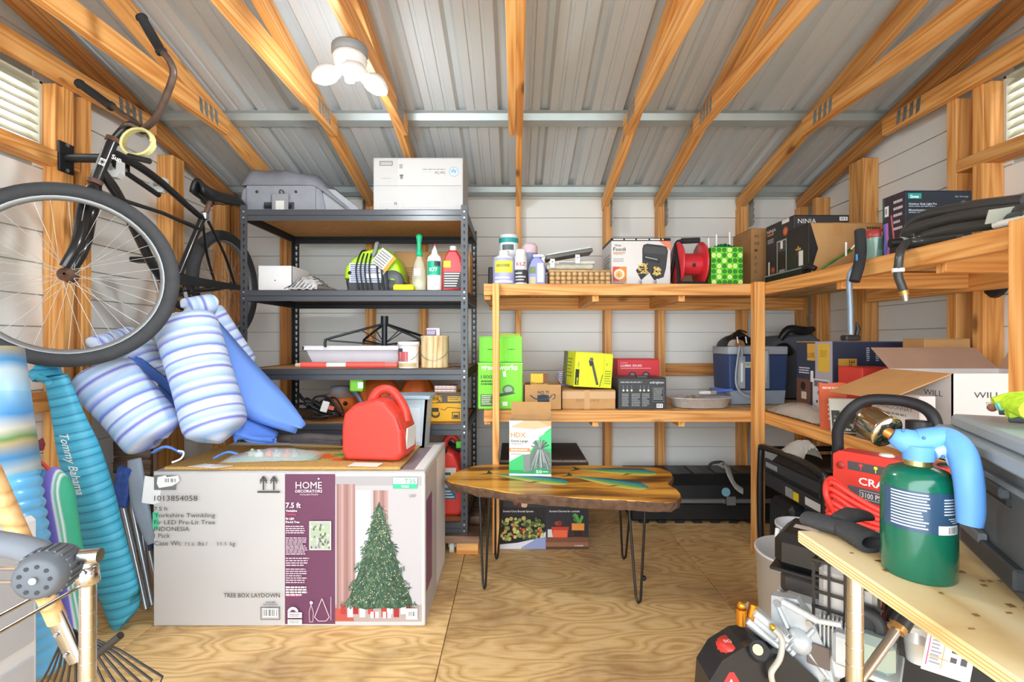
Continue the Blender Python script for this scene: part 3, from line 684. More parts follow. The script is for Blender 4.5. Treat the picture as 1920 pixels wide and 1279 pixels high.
# folded aluminium beach chair between bag and box
ch = thing('folding_beach_chair', 'folded aluminium beach chair with navy patterned cloth wedged beside the tree box', 'chair', (X(255, 2.12), 2.12, 0))
ALU = M('#b9bec4', .3, metal=.7, var=.04)
for a, c in (((226, 930, 2.1), (274, 1142, 2.08)), ((243, 930, 2.12), (285, 1134, 2.1)), ((258, 925, 2.16), (281, 1124, 2.14)), ((250, 900, 2.2), (298, 1115, 2.18))):
    MB(ALU).tube([at(*a), at(*c)], .011, 10).obj('tube', ch, True)
MB(M('#3f5fae', .8, var=.3, scale=45)).at(at(232, 915, 2.09), (0, .2, 0)).box(-.04, .03, -.012, .012, -.085, .09, .01).obj('cloth', ch, True)
b = MB(M('#9ba6b4', .45, var=.03)); b.tube([at(252, 862, 2.1), at(262, 940, 2.07), at(284, 1020, 2.06)], [.032, .042, .02], 10, smooth=5, flat=.35, up=(0, 1, 0)); b.obj('armrest', ch, True)
b = MB(M('#33425a', .5)); b.tube([at(268, 900, 2.14), at(277, 960, 2.13), at(285, 1030, 2.13)], .02, 8, flat=.5); b.obj('side_panel', ch, True)
# weathered slats behind
wd = thing('weathered_board', 'grey brown weathered slatted board leaning on the left wall behind the floats', 'board', (X(215, 2.42), 2.42, .55)); OLDW = wood('weathered_slat', '#8f7a66', '#7a6552', '#5b4838')
for k in range(5):
    z = .54 + k*.085; lumber('slat', wd, (X(170, 2.42)-.05, 2.46, z), (X(272, 2.42), 2.46, z-.02), .012, .078, OLDW, side=(0, 1, 0))
for xx in (X(190, 2.42), X(255, 2.42)): lumber('batten', wd, (xx, 2.49, .02), (xx, 2.49, .95), .04, .04, OLDW)
mr = thing('maroon_bundle', 'maroon rolled bundle lying behind the beach bags', 'umbrella', at(60, 850, 2.2))  # simple roll standing in for a folded maroon chair
MB(M('#8f4a55', .8, var=.1)).tube([at(50, 842, 2.05), at(75, 832, 2.1), at(112, 822, 2.2)], [.03, .042, .03], 10, smooth=3).obj('cloth', mr, True); MB(BLACK).tube([at(112, 822, 2.2), at(128, 817, 2.23)], .008, 8).obj('handle', mr, True)
# white tool shelf in the lower left: chrome wire rack
rk = thing('wire_rack', 'chrome wire rack with a round post at the lower left', 'rack', (-.98, .58, 0))
for (x, y) in ((-.756, .85), (-1.20, .85), (-.756, .33), (-1.20, .33)):
    b = MB(CHROME).cyl((x, y, 0), (x, y, .775), .0125); b.use(STEEL)
    for k in range(26): b.lathe([(.0126, .02+k*.029), (.0131, .021+k*.029), (.0126, .022+k*.029)], 12, o=(x, y, 0))
    b.use(M('#9fa3a6', .3, metal=.6)).cyl((x, y, .772), (x, y, .778), .013); b.obj('post', rk, True)
for zt in (.765, .35):
    b = MB(CHROME)
    for (x, y) in ((-.756, .85), (-1.20, .85), (-.756, .33), (-1.20, .33)): b.lathe([(.013, zt-.028), (.018, zt-.025), (.015, zt+.004), (.013, zt+.005)], 16, o=(x, y, 0))
    for dz in (0, -.024):
        for xa in (-.756, -1.20): b.tube([(xa, .33, zt+dz), (xa, .85, zt+dz)], .003, 6)
        for ya in (.33, .85): b.tube([(-1.2, ya, zt+dz), (-.756, ya, zt+dz)], .003, 6)
    b.obj('shelf_frame', rk, True)
    if zt < .5:
        b = MB(CHROME)
        for k in range(14): b.tube([(-1.2, .36+k*.035, zt), (-.756, .36+k*.035, zt)], .002, 5)
        b.obj('shelf_wires', rk, True, kind='stuff')
lp = at(0, 1058, .72); hd = at(66, 1083, .70)
tl = thing('trimmer_head', 'dark grey round tool head with moulded holes resting on the chrome rack', 'tool', hd + Vector((0, 0, -.05))); DG = M('#55595f', .5, var=.06)
b = MB(DG); b.at(hd + Vector((0, .02, 0)), (0, 0, .25)); b.lathe([(.001, -.03), (.024, -.03), (.030, -.026), (.034, -.012), (.034, .02), (.028, .034), (.001, .036)], 28, ax='y')
for k in range(22): a = 2*pi*k/22; b.box(cos(a)*.034-.002, cos(a)*.034+.002, -.012, .016, sin(a)*.034-.002, sin(a)*.034+.002)
b.obj('drum', tl, True)
b = MB(M('#24262a', .5)); b.at(hd + Vector((0, .02, 0)), (0, 0, .25))
for k in range(9): a = 2*pi*k/9; b.cyl((cos(a)*.019, -.0306, sin(a)*.019), (cos(a)*.019, -.029, sin(a)*.019), .0032, n=8)
b.use(STEEL).cyl((0, -.034, 0), (0, -.029, 0), .005, n=10); b.obj('holes', tl, True)
MB(M('#6d727a', .5)).tube([hd + Vector((-.01, .03, .012)), (hd+lp)/2 + Vector((-.02, .03, .02)), lp + Vector((-.05, .03, .02))], [.02, .018, .019], 12, smooth=4).obj('arm', tl, True)
MB(CHROME).tube([hd + Vector((.03, .04, .012)), hd + Vector((.056, .045, .012))], .011, 12).obj('coupling', tl, True)
# leaf rake inside the rack
rr0, rr1 = at(-20, 880, .92), at(108, 1165, .99); rake = thing('leaf_rake', 'leaf rake with a pale wooden handle and black spring tines', 'rake', (rr1.x, rr1.y, .3))
MB(wood('rake_handle', '#cfa878', '#c39a66', '#ad824c', knots=False)).tube([rr0 + (rr0-rr1)*.6, rr1], .0165, 12).obj('handle', rake, True)
fe = at(143, 1240, 1.0); b = MB(CHROME).tube([rr1 + (rr0-rr1)*.06, rr1, fe], [.0185, .019, .017], 12, flat=.6, up=(0, 1, 0)); b.use(STEEL)
for t in (.25, .75): p = rr1.lerp(fe, t); b.cyl(p + Vector((0, -.012, 0)), p + Vector((0, -.016, 0)), .004, n=8)
b.obj('ferrule', rake, True)
TN = M('#3a3634', .45, metal=.4)
for k in range(14):
    t = k/13; e = at(40 + 265*t, 1345 - 75*t, 1.03); s_ = rr1.lerp(fe, .1 + .8*t) if 0 else rr1.lerp(fe, .25)
    dd = (e-s_); MB(TN).tube([s_ + Vector((0, .012, 0)), s_ + dd*.5 + Vector((0, .015, 0)), e, e + Vector((.004, -.03, -.02))], .0024, 6).obj('tine', rake, True)
b = MB(TN).tube([at(182, 1228, 1.0), at(226, 1192, 1.0)], .008, 8); b.obj('brace', rake, True)
# grey drawer box behind the rack
gd = thing('plastic_drawer_unit', 'light grey plastic drawer box standing low at the left edge', 'drawer', (-1.5, 1.06, 0)); LG = M('#c4c7cb', .5, var=.03); 
MB(LG).box(-1.72, -1.285, .95, 1.30, 0, .70, .012).obj('body', gd, True)
for y0, y1 in ((.97, 1.28),):
    for z in (.06, .37): MB(M('#a9adb3', .5)).box(-1.288, -1.281, y0, y1, z, z+.27, .004).obj('side_panel', gd, True)
    d_ = MB(M('#b4b8be', .5)).box(-1.70, -1.30, .935, .955, .06, .66, .01).obj('door', gd, True); MB(M('#6b7078', .5)).box(-1.36, -1.34, .922, .938, .3, .42, .005).obj('handle', d_, True)
# ------------------------------------------------------------------ tree box and what lies on it
D0 = 1.965; TBW = 510*D0/FPX; TBH = .633; TBD = .57
tx = X(542, D0); TB = carton('tree_carton', 'big white carton for an artificial tree printed with a decorated fir', (tx, D0, 0), TBW, TBD, TBH, M('#c0bdbc', .5, var=.02, scale=3), seam=True, bev=.004)
p = Pr(TB, 'front', TBW, TBD, TBH)
MAR = '#6b4059'; TXT = '#4a4a4c'
p.rect(.485, .015, .67, .985, MAR); p.rect(.67, .03, .988, .97, '#b5b1b4')
# room behind the tree
p.rect(.67, .86, .988, .97, '#a99a94'); p.rect(.67, .03, .988, .09, '#a5a1a4'); p.rect(.745, .12, .80, .86, '#c9cbd0'); p.rect(.752, .3, .775, .8, '#d7dbe0'); p.rect(.778, .3, .797, .8, '#dde0e5')
for k in range(8): u = .675 + k*.0085; p.rect(u, .08, u+.0085, .9, ['#94706c', '#a58480', '#b3938d', '#9c7874'][k % 4])
for k in range(7): u = .81 + k*.0078; p.rect(u, .12, u+.0078, .62, ['#94706c', '#a58480', '#b3938d', '#9c7874'][k % 4])
p.poly([(.67, .88), (.73, .90), (.74, .965), (.67, .965)], '#b5574a')
for i, u in enumerate((.69, .715, .735, .76, .79, .84, .86, .885, .91, .93)): p.rect(u, .85, u+.02, .92+.02*(i % 2), ['#b03c3c', '#e4dedd', '#9c2f33', '#d8d2d2', '#b84444'][i % 5])
for u in (.80, .845): p.rect(u, .905, u+.03, .945, '#e9e5e4'); p.rect(u+.012, .905, u+.017, .945, '#b03c3c')
p.poly([(.832, .19), (.845, .26), (.862, .36), (.885, .5), (.905, .62), (.925, .72), (.95, .82), (.955, .86), (.90, .885), (.84, .88), (.78, .89), (.715, .86), (.72, .82), (.745, .7), (.765, .6), (.785, .48), (.80, .37), (.815, .26)], '#3a5242')
r = random.Random(4); GR = ['#3c5444', '#4a644f', '#2c4234', '#5f7a62', '#6d8870', '#405a49', '#4a5a3c']
for i in range(2200):
    t = r.random()**.62; v = .215 + .655*t; half = .010 + .122*t*(.92 + .14*sin(t*34)); u = .832 + r.uniform(-1, 1)*half
    L = .012 + .016*r.random(); a = (u-.832)/max(half, .01)*1.0 + r.uniform(-.7, .7); du = sin(a)*L*.55; dv = cos(a)*L
    p.mb.use(ink(r.choice(GR))); q = [(u-.0022, v), (u+.0022, v), (u+du+.001, v+dv+.004), (u+du, v+dv)]
    p.eps += .0000004; p.mb.add([p.P(*z) for z in q], [(3, 2, 1, 0)])
for i in range(150):
    t = r.random()**.6; v = .25 + .6*t; u = .832 + r.uniform(-1, 1)*.12*t; p.circ(u, v, .0032, r.choice(['#e6dfae', '#c79a7a', '#dfe2c8']), 6)
p.rect(.885, .035, .972, .075, '#e7f6ef'); p.rect(.885, .075, .972, .105, '#3dba8a')
p.text('EASY', .889, .052, .012, '#3dba8a', bold=.02); p.text('SHOP', .889, .069, .012, '#3dba8a', bold=.02); p.text('T35', .968, .073, .032, '#2f9a78', 'R', .01, width=.043); p.text('TREES', .928, .098, .014, '#eafff6', 'C', .02)
p.text('LED', .968, .16, .018, '#6e6c6e', 'R')
p.text('HOME', .576, .105, .046, '#f0e9ee', 'C', .0, width=.096); p.text('DECORATORS', .576, .13, .018, '#f0e9ee', 'C', .008, width=.098); p.text('COLLECTION', .576, .148, .01, '#e2d5de', 'C', width=.066); p.circ(.612, .042, .006, '#f0e9ee', 8)
p.text('7.5 ft', .492, .228, .034, '#ffffff', bold=.015); p.text('Yorkshire', .492, .254, .013, '#ffffff', bold=.02); p.text('Twinkling', .492, .275, .012, '#d84a62', bold=.02); p.text('Fir LED', .492, .305, .013, '#ffffff', bold=.02); p.text('Pre-Lit Tree', .492, .326, .013, '#ffffff', bold=.02)
p.para(.492, .345, .565, .40, 4, '#dccbd6', .45, 2); p.para(.492, .42, .572, .535, 9, '#d3bfcc', .5, 3); p.para(.492, .55, .58, .61, 4, '#d3bfcc', .45, 4); p.para(.492, .62, .57, .72, 7, '#d3bfcc', .45, 5); p.para(.492, .735, .575, .80, 4, '#f0e6ec', .6, 6); p.rect(.492, .795, .545, .799, '#d84a62')
p.rect(.578, .315, .658, .50, '#e4e6e0'); p.rect(.581, .32, .655, .495, '#a7b49c')
for i in range(46): u = r.uniform(.583, .65); v = r.uniform(.33, .48); p.rect(u, v, u+.006, v+.014, r.choice(['#5c7a52', '#b9c66a', '#6a5d74', '#8d7a92', '#486b5a', '#dfe3c2']))
p.circ(.519, .90, .035, '#e9dfe6', 18, a0=.1, a1=pi-.1); p.circ(.519, .90, .018, MAR, 14, a0=0, a1=pi)
p.rect(.50, .90, .552, .935, '#efe8ec'); p.rect(.50, .945, .552, .98, '#efe8ec'); p.para(.506, .91, .545, .93, 2, '#7a4f6a'); p.para(.506, .953, .545, .975, 2, '#6d8f72')
p.line([(.625, .81), (.598, .93), (.612, .955), (.64, .955), (.652, .93), (.625, .81)], .004, '#d9c8d3'); p.line([(.585, .85), (.578, .9), (.58, .96), (.592, .96), (.594, .9), (.585, .85)], .003, '#d9c8d3'); p.circ(.586, .838, .011, '#d9c8d3', 10); p.line([(.658, .80), (.658, .95)], .003, '#d9c8d3')
p.rect(.932, .875, .974, .945, '#eceaea'); p.bars(.938, .89, .968, .93, n=9)
# plain side
p.rect(.012, .018, .09, .112, '#6f7073'); p.poly([(.025, .03), (.055, .018), (.058, .03), (.10, .02), (.106, .055), (.08, .085), (.03, .10), (.022, .07)], '#e3e2e0'); p.bars(.048, .035, .098, .068, '#4a4a4c', 12)
p.text('1013854058', .013, .182, .036, TXT, bold=.0, width=.158); p.text('7.5 ft', .013, .245, .026, TXT, width=.05); p.text('Yorkshire Twinkling', .013, .288, .029, TXT, width=.222); p.text('Fir LED Pre-Lit Tree', .013, .333, .029, TXT, width=.222); p.text('INDONESIA', .013, .376, .029, TXT, width=.128); p.text('1 Pack', .013, .42, .03, TXT); p.text('Case Wt:', .013, .468, .03, TXT, width=.10)
p.text('73.6', .122, .47, .022, '#77777a', width=.038); p.text('lbs /', .173, .47, .028, TXT); p.text('33.5', .24, .468, .022, '#77777a', width=.038); p.text('kg', .29, .47, .028, TXT)
for u in (.412, .45): p.line([(u, .112), (u, .03)], .010, TXT); p.line([(u-.0125, .055), (u, .024), (u+.0125, .055)], .009, TXT); p.line([(u-.0125, .07), (u, .039), (u+.0125, .07)], .006, TXT)
p.rect(.39, .118, .472, .13, TXT)
p.text('TREE BOX LAYDOWN', .472, .802, .028, TXT, 'R', .008, width=.205); p.text('SCAN HERE', .438, .838, .009, TXT, 'C', .02); p.text('FOR CHECKOUT', .438, .852, .009, TXT, 'C', .02); p.frame(.402, .862, .473, .945, .004, TXT); p.bars(.41, .872, .465, .93)
p.done()
b = MB(M('#53c79a', .5)).at((-TBW/2-.001, -.0012, TBH)).box(0, .024, 0, .0006, -.235, -.165).obj('green_label', TB)
b = MB(M('#e9eaec', .4)).at((-TBW/2-.02, -.003, TBH-.10), (.1, .18, .05)).box(-.02, .05, -.001, .0, -.03, .085).obj('loose_label', TB)
pr = Pr(TB, 'top', TBW, TBD, TBH); pr.rect(.88, .2, .955, .95, '#8d7f85'); pr.rect(.955, .1, .99, .95, '#e9e7e6'); pr.done('printed_lid')
sd = Pr(TB, 'right', TBW, TBD, TBH); sd.rect(.04, .03, .5, .97, '#b5aeb0'); sd.rect(.5, .03, .96, .97, '#dbd9d8'); sd.rect(.04, .2, .28, .8, '#7a4f6a'); sd.done('printed_side')
zt = TBH
def bx(name, label, cat, px0, px1, D, z0, h, dep, mat, **k): pass
# coir mat
mw0, mw1 = X(312, 2.0), X(752, 2.0); cm = thing('door_mat', 'tan coir doormat printed with pumpkins and leaves on the tree box', 'mat', ((mw0+mw1)/2, 2.0, zt))
COIR = M('#c39a58', .95, var=.16, scale=160, bump=.5); MB(COIR).box(mw0, mw1, 1.985, 2.40, zt+.001, zt+.014, .004).obj('coir', cm, True)
b = MB(); e = zt+.0146
for i, (px, D, c, rx, ry) in enumerate(((610, 2.17, '#d8622f', .07, .05), (560, 2.2, '#3f8f3e', .06, .03), (650, 2.2, '#4f9f45', .07, .03), (690, 2.12, '#d8622f', .07, .045), (470, 2.2, '#cf5a2b', .07, .05), (520, 2.14, '#dd7a34', .06, .04), (640, 2.11, '#d8622f', .05, .03), (740, 2.25, '#c85a2e', .05, .05), (585, 2.12, '#5aa545', .05, .02))):
    b.use(ink(c)); b.add([(X(px, D)+rx*cos(2*pi*k/18), D+ry*sin(2*pi*k/18), e+i*.0001) for k in range(18)], [tuple(range(18))])
    b.use(ink('#e0b455')); 
    for k in range(18): 
        a0, a1 = 2*pi*k/18, 2*pi*(k+1)/18; b.add([(X(px, D)+rx*q*cos(a), D+ry*q*sin(a), e+i*.0001+.00005) for q, a in ((.93, a0), (.93, a1), (1, a1), (1, a0))], [(0, 1, 2, 3)])
b.obj('printed_pattern', cm, True)
zt2 = zt + .0155
# plastic bag of small toys
CLEAR = glassy('clear_plastic', '#e8eef0', .22)
tb_ = thing('decor_packet', 'clear packet of small coloured decorations lying on the doormat', 'packet', (X(520, 2.12), 2.12, zt2))
b = MB(M('#8fae9a', .6)).at((X(515, 2.13), 2.13, zt2), (0, 0, .12)); b.prism([(-.17, -.05), (.16, -.06), (.18, .02), (.10, .07), (-.14, .07), (-.19, .01)], 0, .003); b.obj('card', tb_, True)
for i, (dx, dy, c) in enumerate(((-.07, 0, '#d7d9d6'), (-.03, .01, '#d65a3c'), (.01, 0, '#9aa0a0'), (.05, .012, '#c76a52'), (.09, 0, '#8d9390'), (-.11, .02, '#b9c1a0'))):
    b = MB(M(c, .5)).at((X(515, 2.13)+dx, 2.13+dy, zt2+.004), (0, 0, .3)); b.box(-.016, .016, -.012, .012, 0, .022, .006); b.ball((0, 0, .026), .009, 8); b.obj('figurine', tb_, True)
b = MB(CLEAR).at((X(515, 2.13), 2.13, zt2), (0, 0, .12)); b.grid(lambda u, v: ((u-.5)*.4, (v-.5)*.15, .003 + .04*(sin(pi*u)*sin(pi*v))**.6 + .002*sin(30*u)), 16, 8, thick=.0006); b.obj('film', tb_, True)
# black folded umbrella
um = thing('folded_umbrella', 'dark folded umbrella lying along the back of the doormat', 'umbrella', (X(590, 2.32), 2.32, zt2)); DK = M('#4a4444', .6, var=.15, scale=30)
b = MB(DK).tube([at(522, 824, 2.31), at(560, 822, 2.31), at(640, 826, 2.30), at(690, 829, 2.31)], [.016, .026, .026, .02], 12, smooth=3); 
for k in range(4): b.tube([at(545, 822+k*3, 2.285), at(640, 825+k*3, 2.255)], .004, 6)
b.obj('canopy', um, True); MB(M('#b8bcc4', .4)).tube([at(522, 824, 2.31), at(508, 823, 2.31)], .009, 8).obj('tip', um, True)
# paper tag and card
for nm, lab, pts in (('paper_tag', 'white paper tag hanging over the front edge of the tree box lid', ((352, 868, 1.975), (400, 880, 1.955), (437, 865, 1.985), (385, 858, 2.02))), ('price_card', 'small white card with red print beside the red fuel can', ((652, 872, 1.985), (708, 876, 1.975), (718, 861, 2.03), (665, 858, 2.04)))):
    P = [at(*q) for q in pts]; z = zt2 + .0025
    b = MB(M('#efeeec', .5)); P = [Vector((q.x, q.y, z)) for q in P]; b.add(P + [q + Vector((0, 0, .0012)) for q in P], [(3, 2, 1, 0), (4, 5, 6, 7), (0, 1, 5, 4), (1, 2, 6, 5), (2, 3, 7, 6), (3, 0, 4, 7)])
    o = b.obj(nm); tag(o, lab, 'paper')
# red fuel can, lying on its side of the lid
def fuel_can(name, label, o, rz, W=.27, Dp=.17, H=.30, mat=None, label_side=True, rot=None):
    r = thing(name, label, 'fuel can', o, rz, rot=rot); m = mat or M('#cf3f33', .42, var=.04, scale=4)
    P = []
    pr = [(-W/2+.02, 0), (W/2-.03, 0), (W/2, .03), (W/2-.005, H*.45), (W/2-.03, H*.68), (W*.22, H*.86), (W*.05, H*.9), (-W*.3, H*.82), (-W/2+.01, H*.68), (-W/2, H*.45), (-W/2, .03)]
    b = MB(m); n = len(pr)
    for y, k in ((0, .90), (.014, .975), (.035, 1), (Dp-.035, 1), (Dp-.014, .975), (Dp, .90)): P.append([(x*k, y, H*.44 + (z-H*.44)*k) for x, z in pr])
    vs = [q for ring in P for q in ring]; fs = [(j*n+i, j*n+(i+1) % n, (j+1)*n+(i+1) % n, (j+1)*n+i) for j in range(len(P)-1) for i in range(n)]
    fs += [tuple(range(n-1, -1, -1)), tuple(range(len(vs)-n, len(vs)))]; b.add(vs, orient(vs, fs)); soft(b.obj('body', r), .03, 4, 12)
    MB(m).tube([(-W*.12, Dp/2, H*.83), (-W*.04, Dp/2, H*.97), (W*.1, Dp/2, H*1.02), (W*.25, Dp/2, H*.95), (W*.40, Dp/2, H*.72), (W*.42, Dp/2, H*.55)], [.026, .022, .018, .018, .02, .024], 12, smooth=5).obj('handle', r)
    return r, W, Dp, H, m
zf = zt2
r_, W_, D_, H_, mcan = fuel_can('fuel_can', 'coral red plastic fuel can standing on the doormat', (X(704, 2.12), 2.06, zf), -.12, .285, .19, .30)
b = MB(M('#dfe3e2', .5)).at((.1425, .095, .09), (0, .07, 0)); b.box(-.004, .002, -.055, .055, -.05, .05); b.obj('label', r_)
# translucent bin
TR = M('#b9cbd6', .35, var=.03); bn = thing('storage_bin', 'pale blue translucent plastic bin behind the coral fuel can', 'bin', (X(772, 2.43), 2.43, zt)); w2 = .075
b = MB(TR); x0 = X(772, 2.43)
pf = [(-.068, 0), (-.085, .245), (.085, .245), (.068, 0)]
b.prism([(x0+a, zt+c) for a, c in pf], 2.40, 2.402+.012, 'y'); b.prism([(x0+a, zt+c) for a, c in pf], 2.54, 2.552, 'y')
b.prism([(x0-.068, zt), (x0-.056, zt), (x0-.073, zt+.245), (x0-.085, zt+.245)], 2.40, 2.55, 'y'); b.prism([(x0+.056, zt), (x0+.068, zt), (x0+.085, zt+.245), (x0+.073, zt+.245)], 2.40, 2.55, 'y'); b.box(x0-.068, x0+.068, 2.40, 2.55, zt, zt+.01); b.obj('body', bn, True)
b = MB(M('#9fb6c6', .35)).box(x0-.1, x0+.1, 2.385, 2.565, zt+.243, zt+.262, .004); b.obj('lid', bn, True); 
b = MB(ink('#d3dde4')).box(x0-.045, x0+.05, 2.397, 2.4015, zt+.03, zt+.2); b.obj('sticker', bn, True)
# ------------------------------------------------------------------ black metal shelving rack on a wheeled plank base
RK = M('#3a3d43', .35, var=.05, spec=.5); RK_SHADED = M('#232529', .4, var=.05); PB = M('#b98a56', .85, var=.1, scale=40)  # second tone: same steel, darkened for the shaded back and side members
rack = thing('shelving_rack', 'black boltless five-tier steel shelving rack with particle board shelves', 'shelving', (-.87, 2.9, 0))
RX0, RX1, RY0, RY1, RZ0, RZ1 = -1.485, -.255, 2.60, 3.23, .125, 1.905
for x, sx in ((RX0, 1), (RX1, -1)):
    for y, sy in ((RY0, 1), (RY1, -1)):
        a, t = .036*sx, .0025*sx; c, d = .036*sy, .0025*sy
        po = MB(RK if sy > 0 else RK_SHADED).prism([(x, y), (x+a, y), (x+a, y+d), (x+t, y+d), (x+t, y+c), (x, y+c)], RZ0, RZ1).obj('post', rack, True)
        h = MB(ink('#17181a') if sy > 0 else M('#cfcfc9', .6)); z = RZ0+.03; e = -.0006*sy
        while z < RZ1-.02:
            yf = y+e if sy > 0 else y - .036 + .0 ; 
            if sy > 0: h.lathe([(.0001, 0), (.0062, 0)], 8, o=(x+a*.5, y+e, z), ax='y'); h.box(x+a*.5-.0028, x+a*.5+.0028, y+e-.0001, y+e, z-.013, z)
            else: h.lathe([(.0001, 0), (.0075, 0)], 8, o=(x+a*.5, y-.0035, z), ax='y'); h.box(x+a*.5-.004, x+a*.5+.004, y-.0036, y-.0035, z-.016, z)
            if abs(x-RX1) < .01: h.box(x+.0004, x+.0008, y+c*.35, y+c*.65, z-.01, z+.006)
            z += .0382
        h.obj('keyhole_slots', po, True, kind='stuff')
SHZ = [.185, .717, 1.017, 1.4446, 1.881]
for z in SHZ:
    for y, s_ in ((RY0, 1), (RY1, -1)):
        b = MB(RK if s_ > 0 else RK_SHADED); y0 = y + s_*.003
        b.prism([(y0, z), (y0+s_*.018, z), (y0+s_*.018, z-.006), (y0+s_*.006, z-.008), (y0+s_*.006, z-.028), (y0+s_*.012, z-.032), (y0+s_*.012, z-.058), (y0, z-.06), (y0, z-.034), (y0-s_*.004, z-.030), (y0-s_*.004, z-.004)], RX0+.004, RX1-.004, 'x'); b.obj('beam', rack, True)
    for x, s_ in ((RX0, 1), (RX1, -1)):
        b = MB(RK_SHADED); x0 = x + s_*.003; b.box(x0, x0+s_*.012, RY0+.01, RY1-.01, z-.058, z, .002); b.obj('side_beam', rack, True)
    MB(PB).box(RX0+.02, RX1-.02, RY0+.022, RY1-.022, z-.016, z-.003).obj('shelf_board', rack, True)
b = MB(STEEL)
for z in SHZ:
    for x in (RX0+.018, RX1-.018):
        for dz in (-.012, -.045): b.cyl((x, RY0-.001, z+dz), (x, RY0-.004, z+dz), .005, n=8)
b.obj('rivets', rack, True, kind='stuff')
OLDP = wood('dolly_plank', '#8a6a55', '#775742', '#5c4230')
dl = thing('plank_dolly', 'brown plank dolly on casters under the steel rack', 'dolly', (-.87, 2.9, 0))
for y in (2.64, 2.92, 3.18): lumber('plank', dl, (-1.52, y, .103), (-.19, y, .103), .14, .04, OLDP, side=(0, 1, 0))
for x in (-1.36, -.345):
    for y in (2.66, 3.16):
        c = thing('x', '', '') if 0 else None
        b = MB(M('#d8d2c0', .5)).cyl((x-.012, y, .036), (x+.012, y, .036), .036, n=20); w_ = b.obj('caster', dl, True); b = MB(STEEL); b.box(x-.02, x-.014, y-.012, y+.012, .03, .083); b.box(x+.014, x+.02, y-.012, y+.012, .03, .083); b.cyl((x-.022, y, .036), (x+.022, y, .036), .008, n=10); b.obj('caster_fork', w_, True)
bl = MB(PINE).box(-.32, -.20, 2.63, 2.80, 0, .08, .002).obj('timber_block'); tag(bl, 'short pale timber block under the right end of the plank dolly', 'block')

# ---- helper for turned things seen between two columns
def turned(name, label, cat, px0, px1, pyt, D, zb, parts, group=None, n=24):
    """parts: (part name, material, [(radius fraction, height fraction)...])"""
    r = (px1-px0)/2*D/FPX; H = Z(pyt, D) - zb; o = (X((px0+px1)/2, D), D, zb); t = thing(name, label, cat, o, group=group)
    for nm, m, pr in parts: MB(m).lathe([(max(a*r, .0001), h*H) for a, h in pr], n).obj(nm, t)
    return t, r, H
def wraplabel(t, r, H, z0, z1, c, a0=-150, a1=-30, name='label', k=1.012, stripes=()):
    b = MB(); n = 12
    for (q0, q1, cc, aa, bb, kk) in ((z0, z1, c, a0, a1, k),) + tuple(stripes):
        b.use(M(cc, .45, var=0)); vs = []
        for i in range(n+1): a = R(aa + (bb-aa)*i/n); vs += [(r*kk*cos(a), r*kk*sin(a), q0*H), (r*kk*cos(a), r*kk*sin(a), q1*H)]
        b.add(vs, [(2*i, 2*i+2, 2*i+3, 2*i+1) for i in range(n)], True)
    return b.obj(name, t)
def wraptext(t, r, s, zc, h, c, kk=1.03, width=None, ang=-90, bold=.02):
    vs, fs = text_geo(s, bold, 0); x0 = min(p.x for p in vs); x1 = max(p.x for p in vs); kx = (width/(x1-x0)) if width else h/.73; m = (x0+x1)/2
    b = MB(ink(c)); b.add([(r*kk*cos(R(ang)+(p.x-m)*kx/r), r*kk*sin(R(ang)+(p.x-m)*kx/r), zc + p.y*h/.73) for p in vs], fs); return b.obj('printed_name', t)
Z5, Z4, Z3, Z2, Z1 = SHZ
# top: suitcase with jacket-like soft flap
GY = M('#8c8f97', .7, var=.06, scale=20); GY2 = M('#7c7f88', .8, var=.08, scale=14, bump=.1)
D = 2.76; sx0, sx1 = X(448, D), X(600, D); su = thing('suitcase', 'grey soft suitcase lying flat on the rack top with a luggage tag', 'suitcase', ((sx0+sx1)/2, D, Z1))
b = MB(GY); hh = .19
pr = [(0, .003), (.455, .003), (.50, .03), (.47, .17), (.44, hh), (.03, hh), (.0, .16), (-.012, .08)]
vs = []; 
for y, k in ((0, .9), (.02, .97), (.05, 1), (.33, 1), (.37, .96), (.40, .88)): vs += [(sx0 + .23 + (a-.23)*k, D+y, Z1 + .09 + (c-.09)*k) for a, c in pr]
n = len(pr); fs = [(j*n+i, j*n+(i+1) % n, (j+1)*n+(i+1) % n, (j+1)*n+i) for j in range(5) for i in range(n)] + [tuple(range(n)), tuple(range(5*n, 6*n))]
b.add(vs, orient(vs, fs), False); b.obj('body', su, True)
b = MB(M('#9c9ea4', .6, var=.05)).prism([(X(598, D), Z1+.004), (X(603, D), Z1+.175), (X(625, D), Z1+.165), (X(668, D), Z1+.06), (X(676, D), Z1+.004)], D+.03, D+.40, 'y'); b.obj('side_pocket', su, True)
def cover(u, v):
    base = .186 if u < .64 else .186 - .172*((u-.64)/.36)**1.1
    e = (max(0, sin(pi*v))**.35)*min(1, u/.05)**.5
    lump = (.125*(1-u)**.55 + .035*sin(pi*min(1, 1.5*u))*(1 if u > .3 else .6))*(1 if u < .9 else (1-u)/.1)
    return (sx0 + .004 + u*.66, D + .006 + v*.36, Z1 + base + e*(lump + .014*sin(17*u+3*v)*sin(9*v+4*u)))
MB(GY2).grid(cover, 30, 14, thick=.004).obj('folded_cover', su, True)
b = MB(M('#3e4047', .6)).box(X(495, D), X(552, D), D-.004, D+.01, Z1+.045, Z1+.085, .012); b.obj('handle_recess', su, True)
MB(M('#2b2c30', .4)).tube([(X(498, D), D-.012, Z1+.06), (X(548, D), D-.014, Z1+.06)], .009, 8).obj('handle', su, True)
b = MB(M('#9b9da2', .6))
for q in (482, 555): b.use(M('#33353a', .5)).cyl((X(q, D), D-.004, Z1+.145), (X(q, D), D+.01, Z1+.145), .008, n=10)
b.obj('feet', su, True, kind='stuff')
